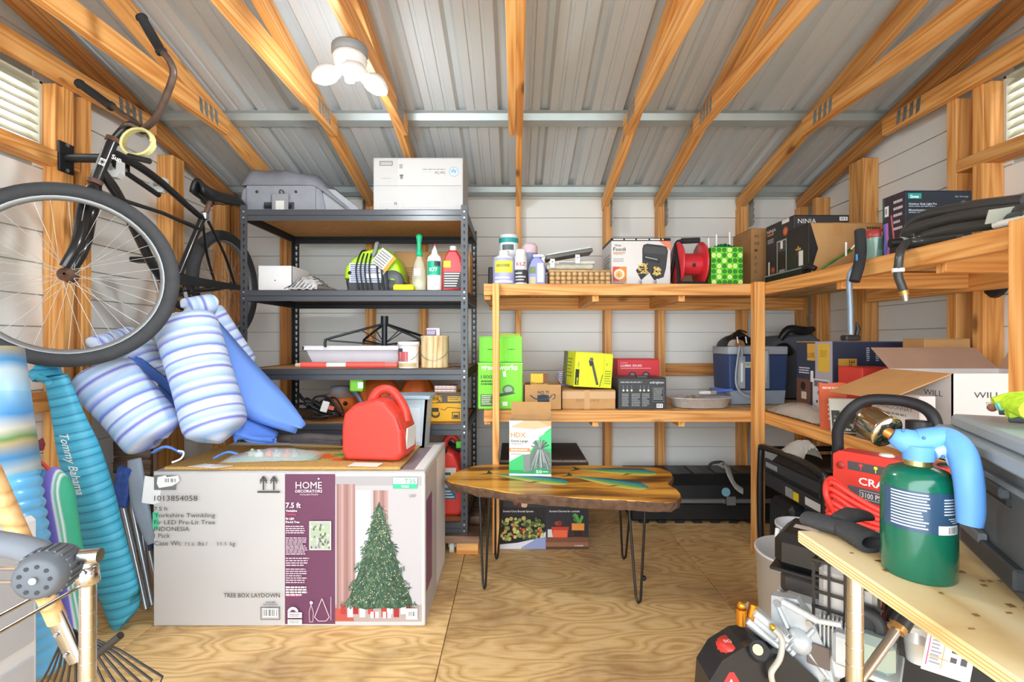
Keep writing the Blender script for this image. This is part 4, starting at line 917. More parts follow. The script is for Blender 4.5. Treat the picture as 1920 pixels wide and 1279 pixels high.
for xx in (462, 592): MB(M('#6d7078', .7)).box(X(xx, D)-.002, X(xx, D)+.002, D-.002, D+.004, Z1+.02, Z1+.17).obj('seam', su, True)
tgx = X(530, D); b = MB(M('#8d8f93', .6)).box(tgx-.048, tgx+.045, D-.03, D-.022, Z1+.003, Z1+.125, .004); lt = b.obj('luggage_tag', su, True, label='grey luggage tag with pale window'); MB(M('#d6d7d2', .3)).box(tgx-.025, tgx+.023, D-.032, D-.029, Z1+.015, Z1+.085, .004).obj('window', lt, True)
MB(BLACK).tube([(tgx, D-.026, Z1+.11), (tgx-.006, D-.02, Z1+.15), (tgx+.012, D-.01, Z1+.14), (tgx+.006, D-.026, Z1+.11)], .0025, 6, smooth=5).obj('strap', su, True)
# printer carton, upside down
D = 2.70; W = X(868, D)-X(700, D); H = Z(297, D)-Z1; hp = carton('printer_carton', 'white printer carton standing upside down on the rack top', (X(784, D), D, Z1+.002), W, .29, H, M('#b2b2b2', .5, var=.02))
p = Pr(hp, 'front', W, .29, H); p.rect(.28, .02, .985, .49, '#b9b9b8'); p.line([(.0, .5), (.985, .5)], .008, '#848484'); p.line([(.285, .02), (.285, .49)], .008, '#cfcdcc'); p.frame(.07, .06, .215, .14, .012, '#55565a'); p.para(.085, .085, .2, .12, 1, '#8a8a8c'); p.para(.09, .36, .2, .39, 1, '#9a9a9c')
p.text('Smart Tank', .80, .245, .055, '#5f6064', 'L', .01, rot=180, width=.115); p.para(.55, .20, .81, .225, 1, '#77787c'); p.para(.55, .25, .66, .265, 1, '#a5a6a8')
p.circ(.90, .25, .085, '#4a8fc0', 24); p.circ(.90, .25, .078, '#b4c4d2', 24); p.text('hp', .915, .215, .07, '#2f7db4', 'L', .01, rot=180, shear=.3) if 0 else p.text('hp', .928, .215, .07, '#2f7db4', 'L', .01, rot=180, shear=.3)
p.para(.29, .12, .33, .2, 3, '#4a4b52'); p.rect(.295, .3, .335, .33, '#5a5b66'); p.rect(.3, .33, .33, .38, '#6f7078')
p.frame(.05, .78, .3, .94, .006, '#c9c8c7'); p.rect(.235, .79, .245, .84, '#6c6c70'); p.rect(.252, .79, .262, .84, '#6c6c70'); p.circ(.15, .925, .02, '#5fae7a', 10); p.para(.35, .86, .7, .9, 1, '#bcbcbe'); p.para(.45, .74, .72, .77, 1, '#bcbcbe'); p.frame(.45, .71, .72, .8, .004, '#d2d1d0'); p.done()
# second shelf
D = 2.73; W = X(541, D)-X(477, D); H = Z(499, D)-Z2; wbx = thing('white_box', 'plain white open box at the left end of the second rack shelf', 'box', (X(509, D)+.02, D, Z2)); b = MB(M('#dedede', .5, var=.02)); t = .003
b.box(-W/2, W/2, 0, t, 0, H); b.box(-W/2, W/2, .22, .22+t, 0, H); b.box(-W/2, -W/2+t, 0, .22, 0, H); b.box(W/2-t, W/2, 0, .22, 0, H); b.box(-W/2, W/2, 0, .22, 0, t); b.obj('body', wbx); b = MB(M('#d9c3ac', .7)).box(-W/2+.004, W/2-.004, .004, .218, H-.03, H-.026); b.obj('inner_flap', wbx); b = MB(ink('#4a4a4c')).lathe([(.0001, 0), (.004, 0)], 8, o=(.0, -.0008, H*.45), ax='y'); b.obj('mark', wbx)
bgl = thing('net_bag', 'dark net bag of crumpled clear plastic beside the white box', 'bag', (X(572, 2.72), 2.72, Z2)); r = random.Random(3)
MB(M('#b5b3b2', .35, var=.25, scale=60, bump=.5)).grid(lambda u, v: (X(576, 2.72) + .012 + (u-.5)*.19, 2.66 + v*.16, Z2 + .004 + .1*max(0, sin(pi*u)*sin(pi*v))**.6*(1-.35*u) + .01*abs(sin(14*u+8*v))), 16, 10, thick=.003).obj('contents', bgl, True)
for i in range(9):
    u = i/8; P = [(X(540, 2.7) + .2*(u*.9 + .1*sin(k)) + .01*k, 2.655 + .04*k, Z2 + .006 + .104*max(0, sin(pi*min(1, u*.9+.08))*sin(pi*k/5*.95+.05))**.6*(1-.35*u)) for k in range(5)]
    MB(M('#3c3a3a', .7)).tube(P, .0022, 5, smooth=4).obj('strap', bgl, True)
MB(M('#4a453f', .6, var=.3, scale=60)).tube([(X(600, 2.7), 2.67, Z2+.02), (X(615, 2.7), 2.68, Z2+.016), (X(635, 2.7), 2.68, Z2+.006)], [.02, .016, .004], 8).obj('tail', bgl, True)
# green pressure washer body
D = 2.76; pw = thing('electric_pressure_washer', 'lime green and black electric washer wrapped in its black cord', 'pressure washer', (X(698, D), D, Z2)); LIME = M('#a5d71f', .4, var=.03, coat=.2); x_ = X(698, D)
def rings(b, pr, ys, cz):
    f0 = b.obj; b.obj = lambda *a, **k: soft(f0(*a, **k), .007, 3, 25)
    n = len(pr); vs = []
    for y, k in ys: vs += [(a*k, y, cz + (c-cz)*k) for a, c in pr]
    b.add(vs, orient(vs, [(j*n+i, j*n+(i+1) % n, (j+1)*n+(i+1) % n, (j+1)*n+i) for j in range(len(ys)-1) for i in range(n)] + [tuple(range(n)), tuple(range(len(vs)-n, len(vs)))])); return b
YS = ((0, .88), (.012, .95), (.04, 1), (.17, 1), (.2, .94), (.21, .86))
rings(MB(LIME), [(-.172, .08), (-.165, .15), (-.135, .185), (-.06, .245), (.02, .265), (.085, .255), (.14, .20), (.165, .14), (.172, .06)], YS, .14).obj('shell', pw)
rings(MB(M('#3b3f45', .5)), [(-.15, 0), (-.165, .075), (-.09, .10), (.10, .09), (.175, .07), (.165, 0)], YS, .05).obj('base', pw)
b = MB(M('#4b4f55', .5)); b.lathe([(.02, -.012), (.06, -.012), (.066, .0), (.066, .02)], 24, ax='y', o=(.115, .0, .065)); b.obj('wheel_arch', pw)
b = MB(M('#b5e02b', .4)).lathe([(.0001, -.012), (.022, -.012), (.026, 0)], 16, ax='y', o=(-.128, .01, .115)); b.obj('port', pw); b = MB(BLACK).lathe([(.0001, -.016), (.01, -.016), (.011, -.01)], 12, ax='y', o=(-.128, .01, .115)); b.obj('port_plug', pw)
b = MB(M('#dfe3e4', .5)).box(-.13, .08, -.0035, .004, .06, .17); b.obj('label_panel', pw); b = MB(ink('#56628f')); r = random.Random(2)
for k in range(9): b.box(-.125, -.125+r.uniform(.08, .19), -.0045, -.0035, .066+k*.0115, .072+k*.0115)
b.obj('printed_face', pw)
for k in range(7):
    xo = -.075 + k*.021 + (.02 if k > 3 else 0); MB(BLACK).tube([(xo+.01, .1, .262-.004*k), (xo+.008, .01, .235), (xo-.012 + .004*k, -.02, .14), (xo+.004*k, -.016, .03), (xo+.004*k+.006, -.012, .006)], .0052, 6, smooth=5).obj('cord', pw)
MB(M('#7b7f82', .5)).tube([(.03, .05, .26), (.028, .0, .285), (.022, -.015, .24), (.01, -.018, .21)], .012, 8, smooth=4).obj('plug', pw)
tgm = frame_mat((.085, -.028, .19), (.55, -.3, .8), (1, 0, -.5)); b = MB(M('#c9c9c7', .5)).box(-.05, .05, -.001, .001, -.05, .05); b.use(ink('#e0933a')).box(.03, .05, -.0016, -.001, -.05, .05); b.use(ink('#7c7c7c'))
for k in range(6): b.box(-.045, .022, -.0016, -.001, -.045+k*.015, -.038+k*.015)
b.obj('hang_tag', pw, mat4=Matrix.Translation((.075, -.03, .185)) @ Matrix.Rotation(R(38), 4, 'Y'))
sp_ = MB(M('#e3e628', .7, var=.1, scale=60, bump=.4)).box(X(738, 2.68), X(776, 2.68), 2.66, 2.74, Z2, Z2+.038, .012).obj('sponge'); tag(sp_, 'bright yellow sponge in front of the lime green washer', 'sponge')
GRN = M('#17a673', .4)
t, r, H = turned('brush_bottle', 'clear bottle with a green scrub brush neck standing upright on the rack', 'bottle', 772, 800, 440, 2.76, Z2, [('bottle', glassy('clear_bottle', '#d9dcc9', .42), [(0, 0), (.95, 0), (1, .05), (.95, .3), (.7, .5), (.42, .58), (.4, .64)]), ('liquid', M('#cfcfb2', .3), [(0, .01), (.9, .01), (.93, .2), (0, .2)]), ('brush_handle', GRN, [(0, .62), (.46, .62), (.5, .66), (.34, .72), (.3, .85), (.4, .93), (.44, .97), (.3, 1), (0, 1)])]); wraplabel(t, r, H, .28, .40, '#efefe9', -120, -70)
t, r, H = turned('caulk_bottle', 'white nozzle bottle with a teal label beside the red jug', 'bottle', 801, 829, 462, 2.74, Z2, [('bottle', WHITE, [(0, 0), (.98, 0), (1, .03), (1, .68), (.9, .76), (.45, .82), (.4, .86)]), ('nozzle', WHITE, [(.4, .86), (.36, .9), (.12, .98), (.1, 1), (0, 1)])]); wraplabel(t, r, H, .36, .66, '#22a884', stripes=((.55, .65, '#3b3b45', -85, -35, 1.02),)); wraptext(t, r, 'K77', .44*H, .02, '#ffffff'); MB(M('#d8433a', .5)).lathe([(.0001, 0), (.006, 0), (.004, .012), (.0001, .012)], 8, o=(0, 0, H)).obj('cap', t)
jg = thing('oil_jug', 'red plastic jug with a white cap at the right end of the second rack shelf', 'jug', (X(849, 2.70), 2.70, Z2)); JR = M('#c62f33', .35, var=.04, coat=.2); H = Z(460, 2.7)-Z2
rings(MB(JR), [(-.058, 0), (-.06, .02), (-.06, H*.55), (-.045, H*.78), (-.025, H*.9), (.02, H*.9), (.04, H*.78), (.058, H*.5), (.058, .01)], ((0, .92), (.01, 1), (.075, 1), (.085, .92)), H*.4).obj('body', jg)
MB(WHITE).cyl((-.003, .043, H*.89), (-.003, .043, H), .019).obj('cap', jg); b = MB(M('#3a3436', .5)).box(-.052, .05, -.003, .002, .02, H*.42); b.use(ink('#d8cf3a')).box(-.052, -.012, -.003, .002, H*.52, H*.66); b.use(ink('#d9d4d2'))
for k in range(6): b.box(-.048, .02+.004*k, -.0036, -.003, .03+k*.014, .036+k*.014)
b.obj('label', jg)
W = X(882, 3.0)-X(740, 3.0); cb = carton('cardboard_box', 'brown cardboard box behind the bottles on the second rack shelf', (X(811, 3.0), 2.985, Z2), W, .20, Z(470, 2.95)-Z2, CARD, tape=M('#c9a878', .3)); p = Pr(cb, 'front', W, .20, .2); p.para(.05, .1, .35, .5, 6, '#7a5a35', .4, 3); p.done(); 
# third shelf
D = 2.74; pl = thing('planter', 'long pale grey plastic planter trough on the middle rack shelf', 'planter', (X(663, D), 2.85, Z3)); PLG = M('#c5c3ca', .45, var=.02); W = X(760, D)-X(567, D)
def trough(w0, w1, d0, d1, z0, z1, t=.006):
    b = MB(PLG); A = [(-w0, -d0, z0), (w0, -d0, z0), (w0, d0, z0), (-w0, d0, z0)]; B_ = [(-w1, -d1, z1), (w1, -d1, z1), (w1, d1, z1), (-w1, d1, z1)]; I = [(a*(1-t/abs(a)) if a else 0, c*(1-t/abs(c)), z) for a, c, z in B_]; J = [(a*(1-t/abs(a)), c*(1-t/abs(c)), z0+t) for a, c, z in A]
    b.add(A+B_+I+J, [(3, 2, 1, 0)] + [(i, (i+1) % 4, 4+(i+1) % 4, 4+i) for i in range(4)] + [(4+i, 4+(i+1) % 4, 8+(i+1) % 4, 8+i) for i in range(4)] + [(8+i, 8+(i+1) % 4, 12+(i+1) % 4, 12+i) for i in range(4)] + [(12, 13, 14, 15)]); return b
H = Z(649, D)-Z3; b = trough(W/2-.06, W/2-.012, .075, .10, 0, H-.012); b.obj('body', pl); b = MB(M('#d8d6dc', .45))
for x0, x1, y0, y1 in ((-W/2, W/2, -.112, -.098), (-W/2, W/2, .098, .112), (-W/2, -W/2+.014, -.112, .112), (W/2-.014, W/2, -.112, .112)): b.box(x0, x1, y0, y1, H-.026, H, .003)
b.obj('rim', pl)
ts = thing('tree_stand', 'black folding metal tree stand resting on the planter rim', 'stand', (X(721, 2.85), 2.85, Z3+H)); TSM = M('#20262a', .35, metal=.3); zt_ = Z3+H+.01; c0 = Vector((X(721, 2.85), 2.85, 0))
MB(TSM).cyl((c0.x, c0.y, zt_-.03), (c0.x, c0.y, zt_+.155), .0165).obj('centre_tube', ts, True); MB(TSM).cyl((c0.x, c0.y, zt_+.12), (c0.x, c0.y, zt_+.165), .022).obj('collar', ts, True)
for (ex, ey) in ((-.30, -.13), (.22, -.02), (-.17, .15), (.26, .16)):
    e = c0 + Vector((ex, ey, 0)); pz = zt_ + .12
    MB(TSM).tube([(c0.x, c0.y, pz), (c0.x+(ex)*.9, c0.y+ey*.9, zt_+.035), (e.x, e.y, zt_+.015), (e.x, e.y, zt_-.018 if ey < -.1 else zt_-.005)], .0075, 8, smooth=4).obj('leg', ts, True)
    MB(TSM).tube([(c0.x, c0.y, zt_-.005), (c0.x+ex*.95, c0.y+ey*.95, zt_+.02)], .005, 6).obj('brace', ts, True); MB(TSM).tube([(c0.x, c0.y, zt_+.0), (c0.x+ex*.42, c0.y+ey*.42, zt_+.085)], .003, 5).obj('strut', ts, True)
tb_ = thing('striped_pole', 'short red and white plastic pole lying along the middle rack shelf edge', 'pole', (X(650, 2.665), 2.665, Z3)); zz = Z3+.018
for a, c, r_, m in ((555, 566, .011, '#c9b9a0'), (565, 613, .0165, '#dd5a52'), (613, 650, .0125, '#e8e4e2'), (650, 722, .0175, '#dd5a52'), (722, 745, .0145, '#e06a60')): MB(M(m, .4, var=.04)).cyl((X(a, 2.665), 2.665, zz), (X(c, 2.665), 2.665, zz), r_, n=14).obj('section', tb_, True)
def can(name, label, px0, px1, pyt, D, zb, body, rim='#c9cbcc', lid=True, bail=True):
    t, r, H = turned(name, label, 'paint can', px0, px1, pyt, D, zb, [('body', body, [(0, 0), (.98, 0), (1, .02), (.97, .04), (.97, .94), (1, .96), (1, .99), (.92, 1), (.9, .97), (0, .97)])])
    if bail: MB(STEEL).tube([(r*cos(a), -abs(r*.9*sin(a))*.35 - r*.72*abs(sin(a)), H*.62 - r*.85*sin(a)) for a in [pi*i/12 for i in range(13)]], .0016, 5).obj('bail', t)
    return t, r, H
WG = wood('wood_print', '#e3cfa6', '#d6bb89', '#b08a55', stretch=(7, 7, .8), knots=False)
t, r, H = can('paint_can', 'white paint can with a red printed label and white lid on the middle rack shelf', 747, 785, 641, 2.70, Z3, WHITE, bail=True); wraplabel(t, r, H, .05, .68, '#e7e4df', stripes=((.25, .62, '#b9585a', -165, -80, 1.02), (.62, .74, '#3f4650', -150, -110, 1.03), (.06, .2, '#c2b07c', -170, -30, 1.02))); MB(M('#e9e9ea', .4)).lathe([(.0001, H*.99), (r*1.05, H*.99), (r*1.05, H*.84), (r*1.0, H*.84)], 24).obj('lid', t)
b = MB(ink('#f2eceb'))
for k in range(6): 
    a0, a1 = R(-160), R(-92); b.add([(r*1.03*cos(a), r*1.03*sin(a), H*(.28+.055*k)+dz) for a in (a0, (a0+a1)/2, a1) for dz in (0, .004)], [(0, 2, 3, 1), (2, 4, 5, 3)])
b.obj('label_lines', t)
t, r, H = can('paint_can', 'larger paint can printed with pale wood grain holding a small box on its lid', 789, 842, 630, 2.75, Z3, WG)
zc = Z(630, 2.75); W = X(824, 2.72)-X(799, 2.72); cs = carton('small_box', 'small purple and white box on the wood grain paint can', (X(812, 2.72), 2.72, zc), W, .06, .045, M('#e4dfe2', .5), seam=False); p = Pr(cs, 'front', W, .06, .045); p.rect(0, .25, .75, 1, '#6d5a80'); p.para(.05, .4, .7, .9, 3, '#d9d0e0'); p.done()
ht = thing('garden_nozzle', 'small dark hand tool lying right of the wood grain paint can', 'tool', (X(858, 2.68), 2.68, Z3)); MB(M('#4a4440', .5, var=.2)).tube([(X(843, 2.69), 2.70, Z3+.012), (X(856, 2.68), 2.68, Z3+.016), (X(868, 2.66), 2.67, Z3+.012)], [.01, .013, .008], 8, smooth=3).obj('body', ht, True)
# fourth shelf
PUM = M('#dd7230', .5, var=.06); r = random.Random(1)
def pumpkin(o, rr, hf=.82, label='', group=None):
    t = thing('pumpkin', label, 'pumpkin', o); b = MB(PUM); n = 48; m = 12; vs = []; fs = []
    for j in range(n):
        a = 2*pi*j/n; k = 1 - .07*abs(cos(a*4.5))**4
        for i in range(m): q = pi*i/(m-1); vs.append((max(.001, sin(q))*rr*k*cos(a), max(.001, sin(q))*rr*k*sin(a), rr*hf*(1-cos(q)*(1-.18*sin(q)**2*0))))
    for j in range(n):
        for i in range(m-1): a = j*m+i; c = ((j+1) % n)*m+i; fs.append((a, c, c+1, a+1))
    b.add(vs, fs, True); b.obj('body', t); return t
pk = pumpkin((X(634, 2.86), 2.89, Z4), .098, .82, 'orange plastic pumpkin wearing a grey hat on the fourth rack shelf')
b = MB(M('#85868a', .8, var=.08)).lathe([(.11, .122), (.105, .128), (.065, .135), (.058, .165), (.05, .18), (.0001, .186)], 24); b.at((-.005, 0, .004), (0, .06, 0)); b.obj('hat', pk)
b = MB(M('#161616', .5)).at((.055, -.072, .085), (.2, 0, .65)); b.lathe([(.0001, -.012), (.012, -.01), (.013, 0)], 12, ax='y'); b.obj('eye', pk)
pumpkin((X(712, 3.02), 3.02, Z4), .125, .93, 'large orange pumpkin behind the red can, left of its twin'); pumpkin((X(785, 3.06), 3.04, Z4), .105, 1.12, 'large orange pumpkin behind the lidded bin, right of its twin')
nz = thing('sprayer_wand', 'lime green trigger head on a grey stem in front of the pumpkins', 'sprayer', (X(670, 2.70), 2.70, Z4)); MB(M('#7fd22f', .4)).box(X(658, 2.69), X(683, 2.69), 2.665, 2.72, Z(734, 2.69), Z(710, 2.69), .006).obj('head', nz, True); MB(M('#e9efe4', .4)).box(X(674, 2.69), X(684, 2.69), 2.66, 2.668, Z(728, 2.69), Z(716, 2.69)).obj('clip', nz, True); MB(M('#4f5560', .4)).tube([at(660, 728, 2.70), at(672, 745, 2.68), at(690, 775, 2.66)], [.016, .014, .015], 10).obj('stem', nz, True)
cdl = thing('cord_pile', 'tangled black cords and adapters heaped on the fourth rack shelf', 'cord', (X(605, 2.71), 2.71, Z4)); r = random.Random(8)
for i in range(9):
    cx, cy = X(r.uniform(578, 630), 2.7), r.uniform(2.665, 2.73); rx, ry = r.uniform(.05, .1), r.uniform(.025, .045); P = []
    for k in range(10): a = 2*pi*k/10; P.append((cx + rx*cos(a), cy + ry*sin(a)*.8, Z4 + .012 + .004*i + (.05 + .05*r.random())*max(0, sin(a*(1 if i % 2 else .5)))**2 + .015*r.random()))
    MB(BLACK).tube(P, .0048, 6, smooth=4, closed=True).obj('cord', cdl, True)
MB(BLACK).tube([at(585, 765, 2.70), at(590, 746, 2.70), at(612, 745, 2.70), at(630, 760, 2.69), at(642, 775, 2.68)], .006, 6, smooth=5).obj('cord', cdl, True)
b = MB(M('#d6d3cf', .5)).at(at(609, 763, 2.67), (0, .3, .3)); b.box(-.018, .018, -.001, .001, -.03, .03); b.use(M('#b4543f', .5)).box(.02, .05, -.001, .001, -.01, .012); b.obj('cord_tag', cdl, True)
D = 2.68; W = X(868, D)-X(801, D); yb = carton('tool_box_carton', 'yellow power sander carton with a grey top band on the fourth rack shelf', (X(834, D), D, Z4), W, .2, Z(737, D)-Z4, M('#e3aa1e', .5, var=.03), seam=True); H = Z(737, D)-Z4
p = Pr(yb, 'front', W, .2, H); p.rect(0, 0, 1, .36, '#5b554a'); p.circ(.2, .2, .14, '#e3aa1e', 16, sx=1.3); p.rect(.08, .1, .42, .3, '#e3aa1e'); p.text('DEWALT', .03, .28, .17, '#3a362e', bold=.03, width=.4); p.rect(.58, .12, .95, .3, '#d6a628'); p.para(.6, .15, .92, .28, 2, '#6b624e')
p.circ(.24, .74, .13, '#4b4436', 16, sx=1.2); p.circ(.24, .70, .09, '#d9a326', 14, sx=1.2); p.rect(.13, .52, .33, .66, '#3f3a30'); p.line([(.38, .56), (.5, .6), (.58, .5), (.96, .54)], .02, '#4b4436'); p.frame(.7, .66, .92, .9, .03, '#4b4436'); p.rect(.74, .76, .88, .86, '#4b4436'); p.rect(.02, .45, .06, .95, '#4b4436'); p.done()
D = 2.70; W = X(855, D)-X(814, D); pk2 = carton('parts_packet', 'small pink and white packet on the yellow sander carton', (X(835, D), D, Z(737, 2.68)), W, .1, .04, M('#caa7a4', .5), seam=False); p = Pr(pk2, 'front', W, .1, .04); p.para(.03, .1, .97, .95, 3, '#f0e8e6', .55, 3); p.line([(0, .55), (1, .55)], .12, '#7c4f52'); p.done()
# bottom shelf: tall red fuel can
fr, W_, D_, H_, m_ = fuel_can('fuel_can', 'tall red fuel can with a lime spout on the bottom rack shelf', (X(836, 2.70), 2.68, Z5), 0, .215, .23, .42, M('#dd3f36', .42, var=.04, scale=4))
MB(M('#2a2628', .5)).lathe([(.024, 0), (.034, .004), (.034, .014), (.024, .02)], 18, o=(-.025, .0, .36), ax='y').obj('collar', fr); MB(M('#d9505a', .35)).ball((-.025, -.012, .36), .024, 14, sy=.8).obj('cap', fr)
MB(BLACK).tube([(.02, .04, .405), (.05, .01, .39), (.085, .0, .37)], .014, 8).obj('spout', fr); MB(M('#5fcf3a', .4)).box(.06, .1, -.01, .03, .385, .425, .004).obj('spout_lever', fr)
b = MB(M('#d9d6cf', .5)).box(-.105, .06, -.004, .001, .10, .275); b.use(ink('#3d6f8a')).box(-.105, .06, -.0046, -.004, .10, .165); b.use(ink('#4d5a60')).box(-.07, .03, -.0046, -.004, .235, .25); b.use(ink('#9c9a92'))
for k in range(5): b.box(-.09, -.01+.006*k, -.0046, -.004, .175+k*.011, .179+k*.011)
b.use(ink('#e6eef2'))
for k in range(3): b.box(-.07, .05-.01*k, -.0052, -.0046, .11+k*.016, .116+k*.016)
b.obj('label', fr)
# ------------------------------------------------------------------ timber shelving along the back and right walls
ZU, ZL = 1.49, .779
SY = 2.69; SX = 1.38
sh = thing('timber_shelving', 'L-shaped pine shelving with two tiers along the back and right walls', 'shelf', (1.4, 2.7, 0))
xl = X(907, 2.69)
for z in (ZU, ZL):
    lumber('front_rail', sh, (xl, SY+.019, z-.033), (SX-.0, SY+.019, z-.033), .038, .064, PINE, side=(0, 1, 0))
    lumber('back_rail', sh, (xl, 3.338, z-.064), (2.0, 3.338, z-.064), .038, .085, PINE, side=(0, 1, 0))
    lumber('end_joist', sh, (xl+.02, SY+.04, z-.055), (xl+.02, 3.318, z-.055), .038, .064, PINE)
    for xj in (.46, .95): lumber('joist', sh, (xj, SY+.04, z-.06), (xj, 3.318, z-.06), .038, .075, PINE)
    for k in range(2):
        y0 = SY+.04 + k*.31; MB(SHELFPLY).box(xl, 2.0, y0, y0+.306, z-.019, z-.001, .001).obj('shelf_board', sh, True)
    lumber('side_rail', sh, (SX+.019, SY+.0, z-.033), (SX+.019, 1.0, z-.033), .038, .064, PINE)
    lumber('wall_rail', sh, (1.99, SY+.0, z-.064), (1.99, 1.0, z-.064), .038, .085, PINE)
    for yj in (2.1, 1.6, 1.1): lumber('joist', sh, (SX+.04, yj, z-.06), (1.97, yj, z-.06), .038, .07, PINE, side=(0, 1, 0))
    MB(SHELFPLY).box(SX+.02, 2.0, 1.0, SY+.038, z-.019, z-.001, .001).obj('shelf_board', sh, True)
lumber('post', sh, (X(930, 2.665), 2.663, 0), (X(930, 2.665), 2.663, 1.487), .038, .05, PINE)
lumber('post', sh, (X(1421, 2.665), 2.665, 0), (X(1421, 2.665), 2.665, 1.495), .056, .05, PINE)
lumber('post', sh, (1.385, 1.30, 0), (1.385, 1.30, 1.50), .038, .06, PINE)
# ---- upper back tier
D = 2.80; t, r, H = turned('primer_bottle', 'squat white and lilac bottle with a yellow label at the left end of the shelf', 'bottle', 924, 966, 471, D, ZU, [('bottle', M('#a9aede', .4, var=.03), [(0, 0), (.95, 0), (1, .04), (1, .68), (.92, .76)]), ('shoulder', WHITE, [(.93, .75), (.85, .8), (.5, .86), (.42, .88)]), ('cap', WHITE, [(.42, .86), (.45, .88), (.45, .98), (.4, 1), (0, 1)])]); wraplabel(t, r, H, .34, .68, '#e6dc4a', -140, -40, stripes=((.5, .58, '#9d9a3c', -130, -60, 1.02), (.06, .12, '#e8e8f2', -140, -40, 1.015), (.18, .22, '#e8e8f2', -140, -60, 1.015)))
t, r, H = turned('paint_can', 'paint can with a teal band perched high behind the lilac bottle', 'paint can', 936, 972, 442, 2.98, ZU, [('body', M('#d9dcdc', .4), [(0, 0), (.97, 0), (1, .02), (.97, .03), (.97, .94), (1, .96), (1, .99), (.9, 1), (.88, .98), (0, .98)])]); wraplabel(t, r, H, .62, .93, '#e9ecec', -170, -10, stripes=((.84, .93, '#2c9c9a', -170, -10, 1.02), (.7, .8, '#5a6a70', -130, -60, 1.02)))
t, r, H = turned('spray_can', 'white and black spray paint can with a red name beside the lilac bottle', 'spray can', 965, 988, 469, 2.77, ZU, [('body', M('#e4e4e4', .35, metal=.1), [(0, 0), (.98, 0), (1, .02), (1, .78), (.9, .84)]), ('cap', WHITE, [(.85, .82), (.86, .97), (.8, 1), (0, 1)])]); wraplabel(t, r, H, .06, .42, '#3b3d42', -170, -10, stripes=((.2, .24, '#c9c9c9', -150, -40, 1.02), (.12, .15, '#c9c9c9', -150, -60, 1.02), (.3, .34, '#c9c9c9', -150, -80, 1.02))); wraptext(t, r, 'KILZ', H*.53, .02, '#b03a4a', width=.055)
t, r, H = turned('jar', 'jar with a pale pink lid behind the spray can', 'jar', 979, 1008, 458, 2.95, ZU, [('body', M('#8a8fb5', .4), [(0, 0), (.9, 0), (.92, .8)]), ('lid', M('#e3c6cc', .5), [(.98, .78), (1, .8), (1, .93), (.7, 1), (0, 1)])])
sb = thing('spray_bottle', 'lilac trigger spray bottle with a white label right of the spray can', 'bottle', (X(1006, 2.79), 2.79, ZU)); b = MB(M('#8f97cf', .4)); rings(b, [(-.05, 0), (-.05, .10), (-.03, .15), (-.012, .17), (.012, .17), (.035, .15), (.052, .1), (.052, 0)], ((0, .94), (.008, 1), (.05, 1), (.058, .94)), .08).obj('body', sb); b = MB(M('#dfe2ec', .4)); b.box(-.02, .045, .01, .05, .168, .185, .005); b.prism([(.03, .18), (.05, .175), (.045, .14), (.036, .13)], .02, .036, 'y'); b.obj('trigger_head', sb); b = MB(WHITE).box(.005, .04, -.002, .002, .02, .13); b.use(ink('#7a8a5a')).box(-.042, -.005, -.002, .002, .07, .11); b.use(ink('#c9c2a0')).box(-.042, -.005, -.002, .002, .01, .05); b.obj('label', sb)
bk2 = MB(M('#2c2a2c', .5)).box(X(916, 2.9), X(926, 2.9), 2.86, 2.9, ZU, ZU+.12, .006).obj('dark_bottle'); tag(bk2, 'small dark bottle edge behind the lilac primer bottle', 'bottle')
WK = M('#c9a878', .8, var=.12, scale=40); wkb = thing('wicker_tray', 'shallow tan woven tray near the spray bottles', 'basket', (X(1087, 2.78), 2.84, ZU)); W = X(1145, 2.76)-X(1030, 2.76)
for row in range(3):
    for k in range(11):
        x = -W/2 + W*(k+.5)/11; y = -.077 + (.005 if (k+row) % 2 else -.006)
        MB(WK).at((x, y, .014+row*.025), (0, 0, 0)).ball((0, 0, 0), .0165, 8, sx=1.0, sy=.6, sz=.78).obj('weave', wkb)
b = MB(M('#8f6d42', .85)); 
for y in (-.07, .07): b.box(-W/2, W/2, y-.003, y+.003, .002, .078)
for x in (-W/2+.003, W/2-.003): b.box(x-.003, x+.003, -.07, .07, .002, .078)
b.box(-W/2, W/2, -.07, .07, 0, .004); b.obj('body', wkb); b = MB(WK).tube([(-W/2, -.075, .082), (W/2, -.075, .082), (W/2, .075, .082), (-W/2, .075, .082)], .007, 6, closed=True); b.obj('rim', wkb)
dc = thing('drop_cloth_pack', 'flat clear pack of folded painting cloth resting on the wicker tray', 'packet', (X(1075, 2.8), 2.8, ZU+.09)); b = MB(M('#b7b2a0', .6, var=.15, scale=30)).at((X(1070, 2.8), 2.84, ZU+.092)); b.box(-.14, .13, -.07, .07, 0, .03, .008); b.use(M('#c4c4be', .4, var=.1)).box(-.13, .14, -.068, .07, .031, .05, .006); b.obj('pack', dc, True); p_ = MB(ink('#6f7078')).box(X(1048, 2.77), X(1085, 2.77), 2.768, 2.7685, ZU+.126, ZU+.131); p_.obj('printed_name', dc, True)
dp = thing('putty_knife_pack', 'dark sheet pack of taping knives tilted on top of the painting cloth', 'packet', (X(1070, 2.8), 2.8, ZU+.165)); b = MB(M('#5c5a52', .35, var=.15, metal=.3)).at((X(1068, 2.8), 2.85, ZU+.186), (0, -.17, 0)); b.box(-.14, .135, -.06, .06, -.012, .012, .004); b.use(M('#a8aaa6', .3, metal=.6)).box(-.13, .13, -.062, -.058, .012, .02); b.obj('pack', dp, True)
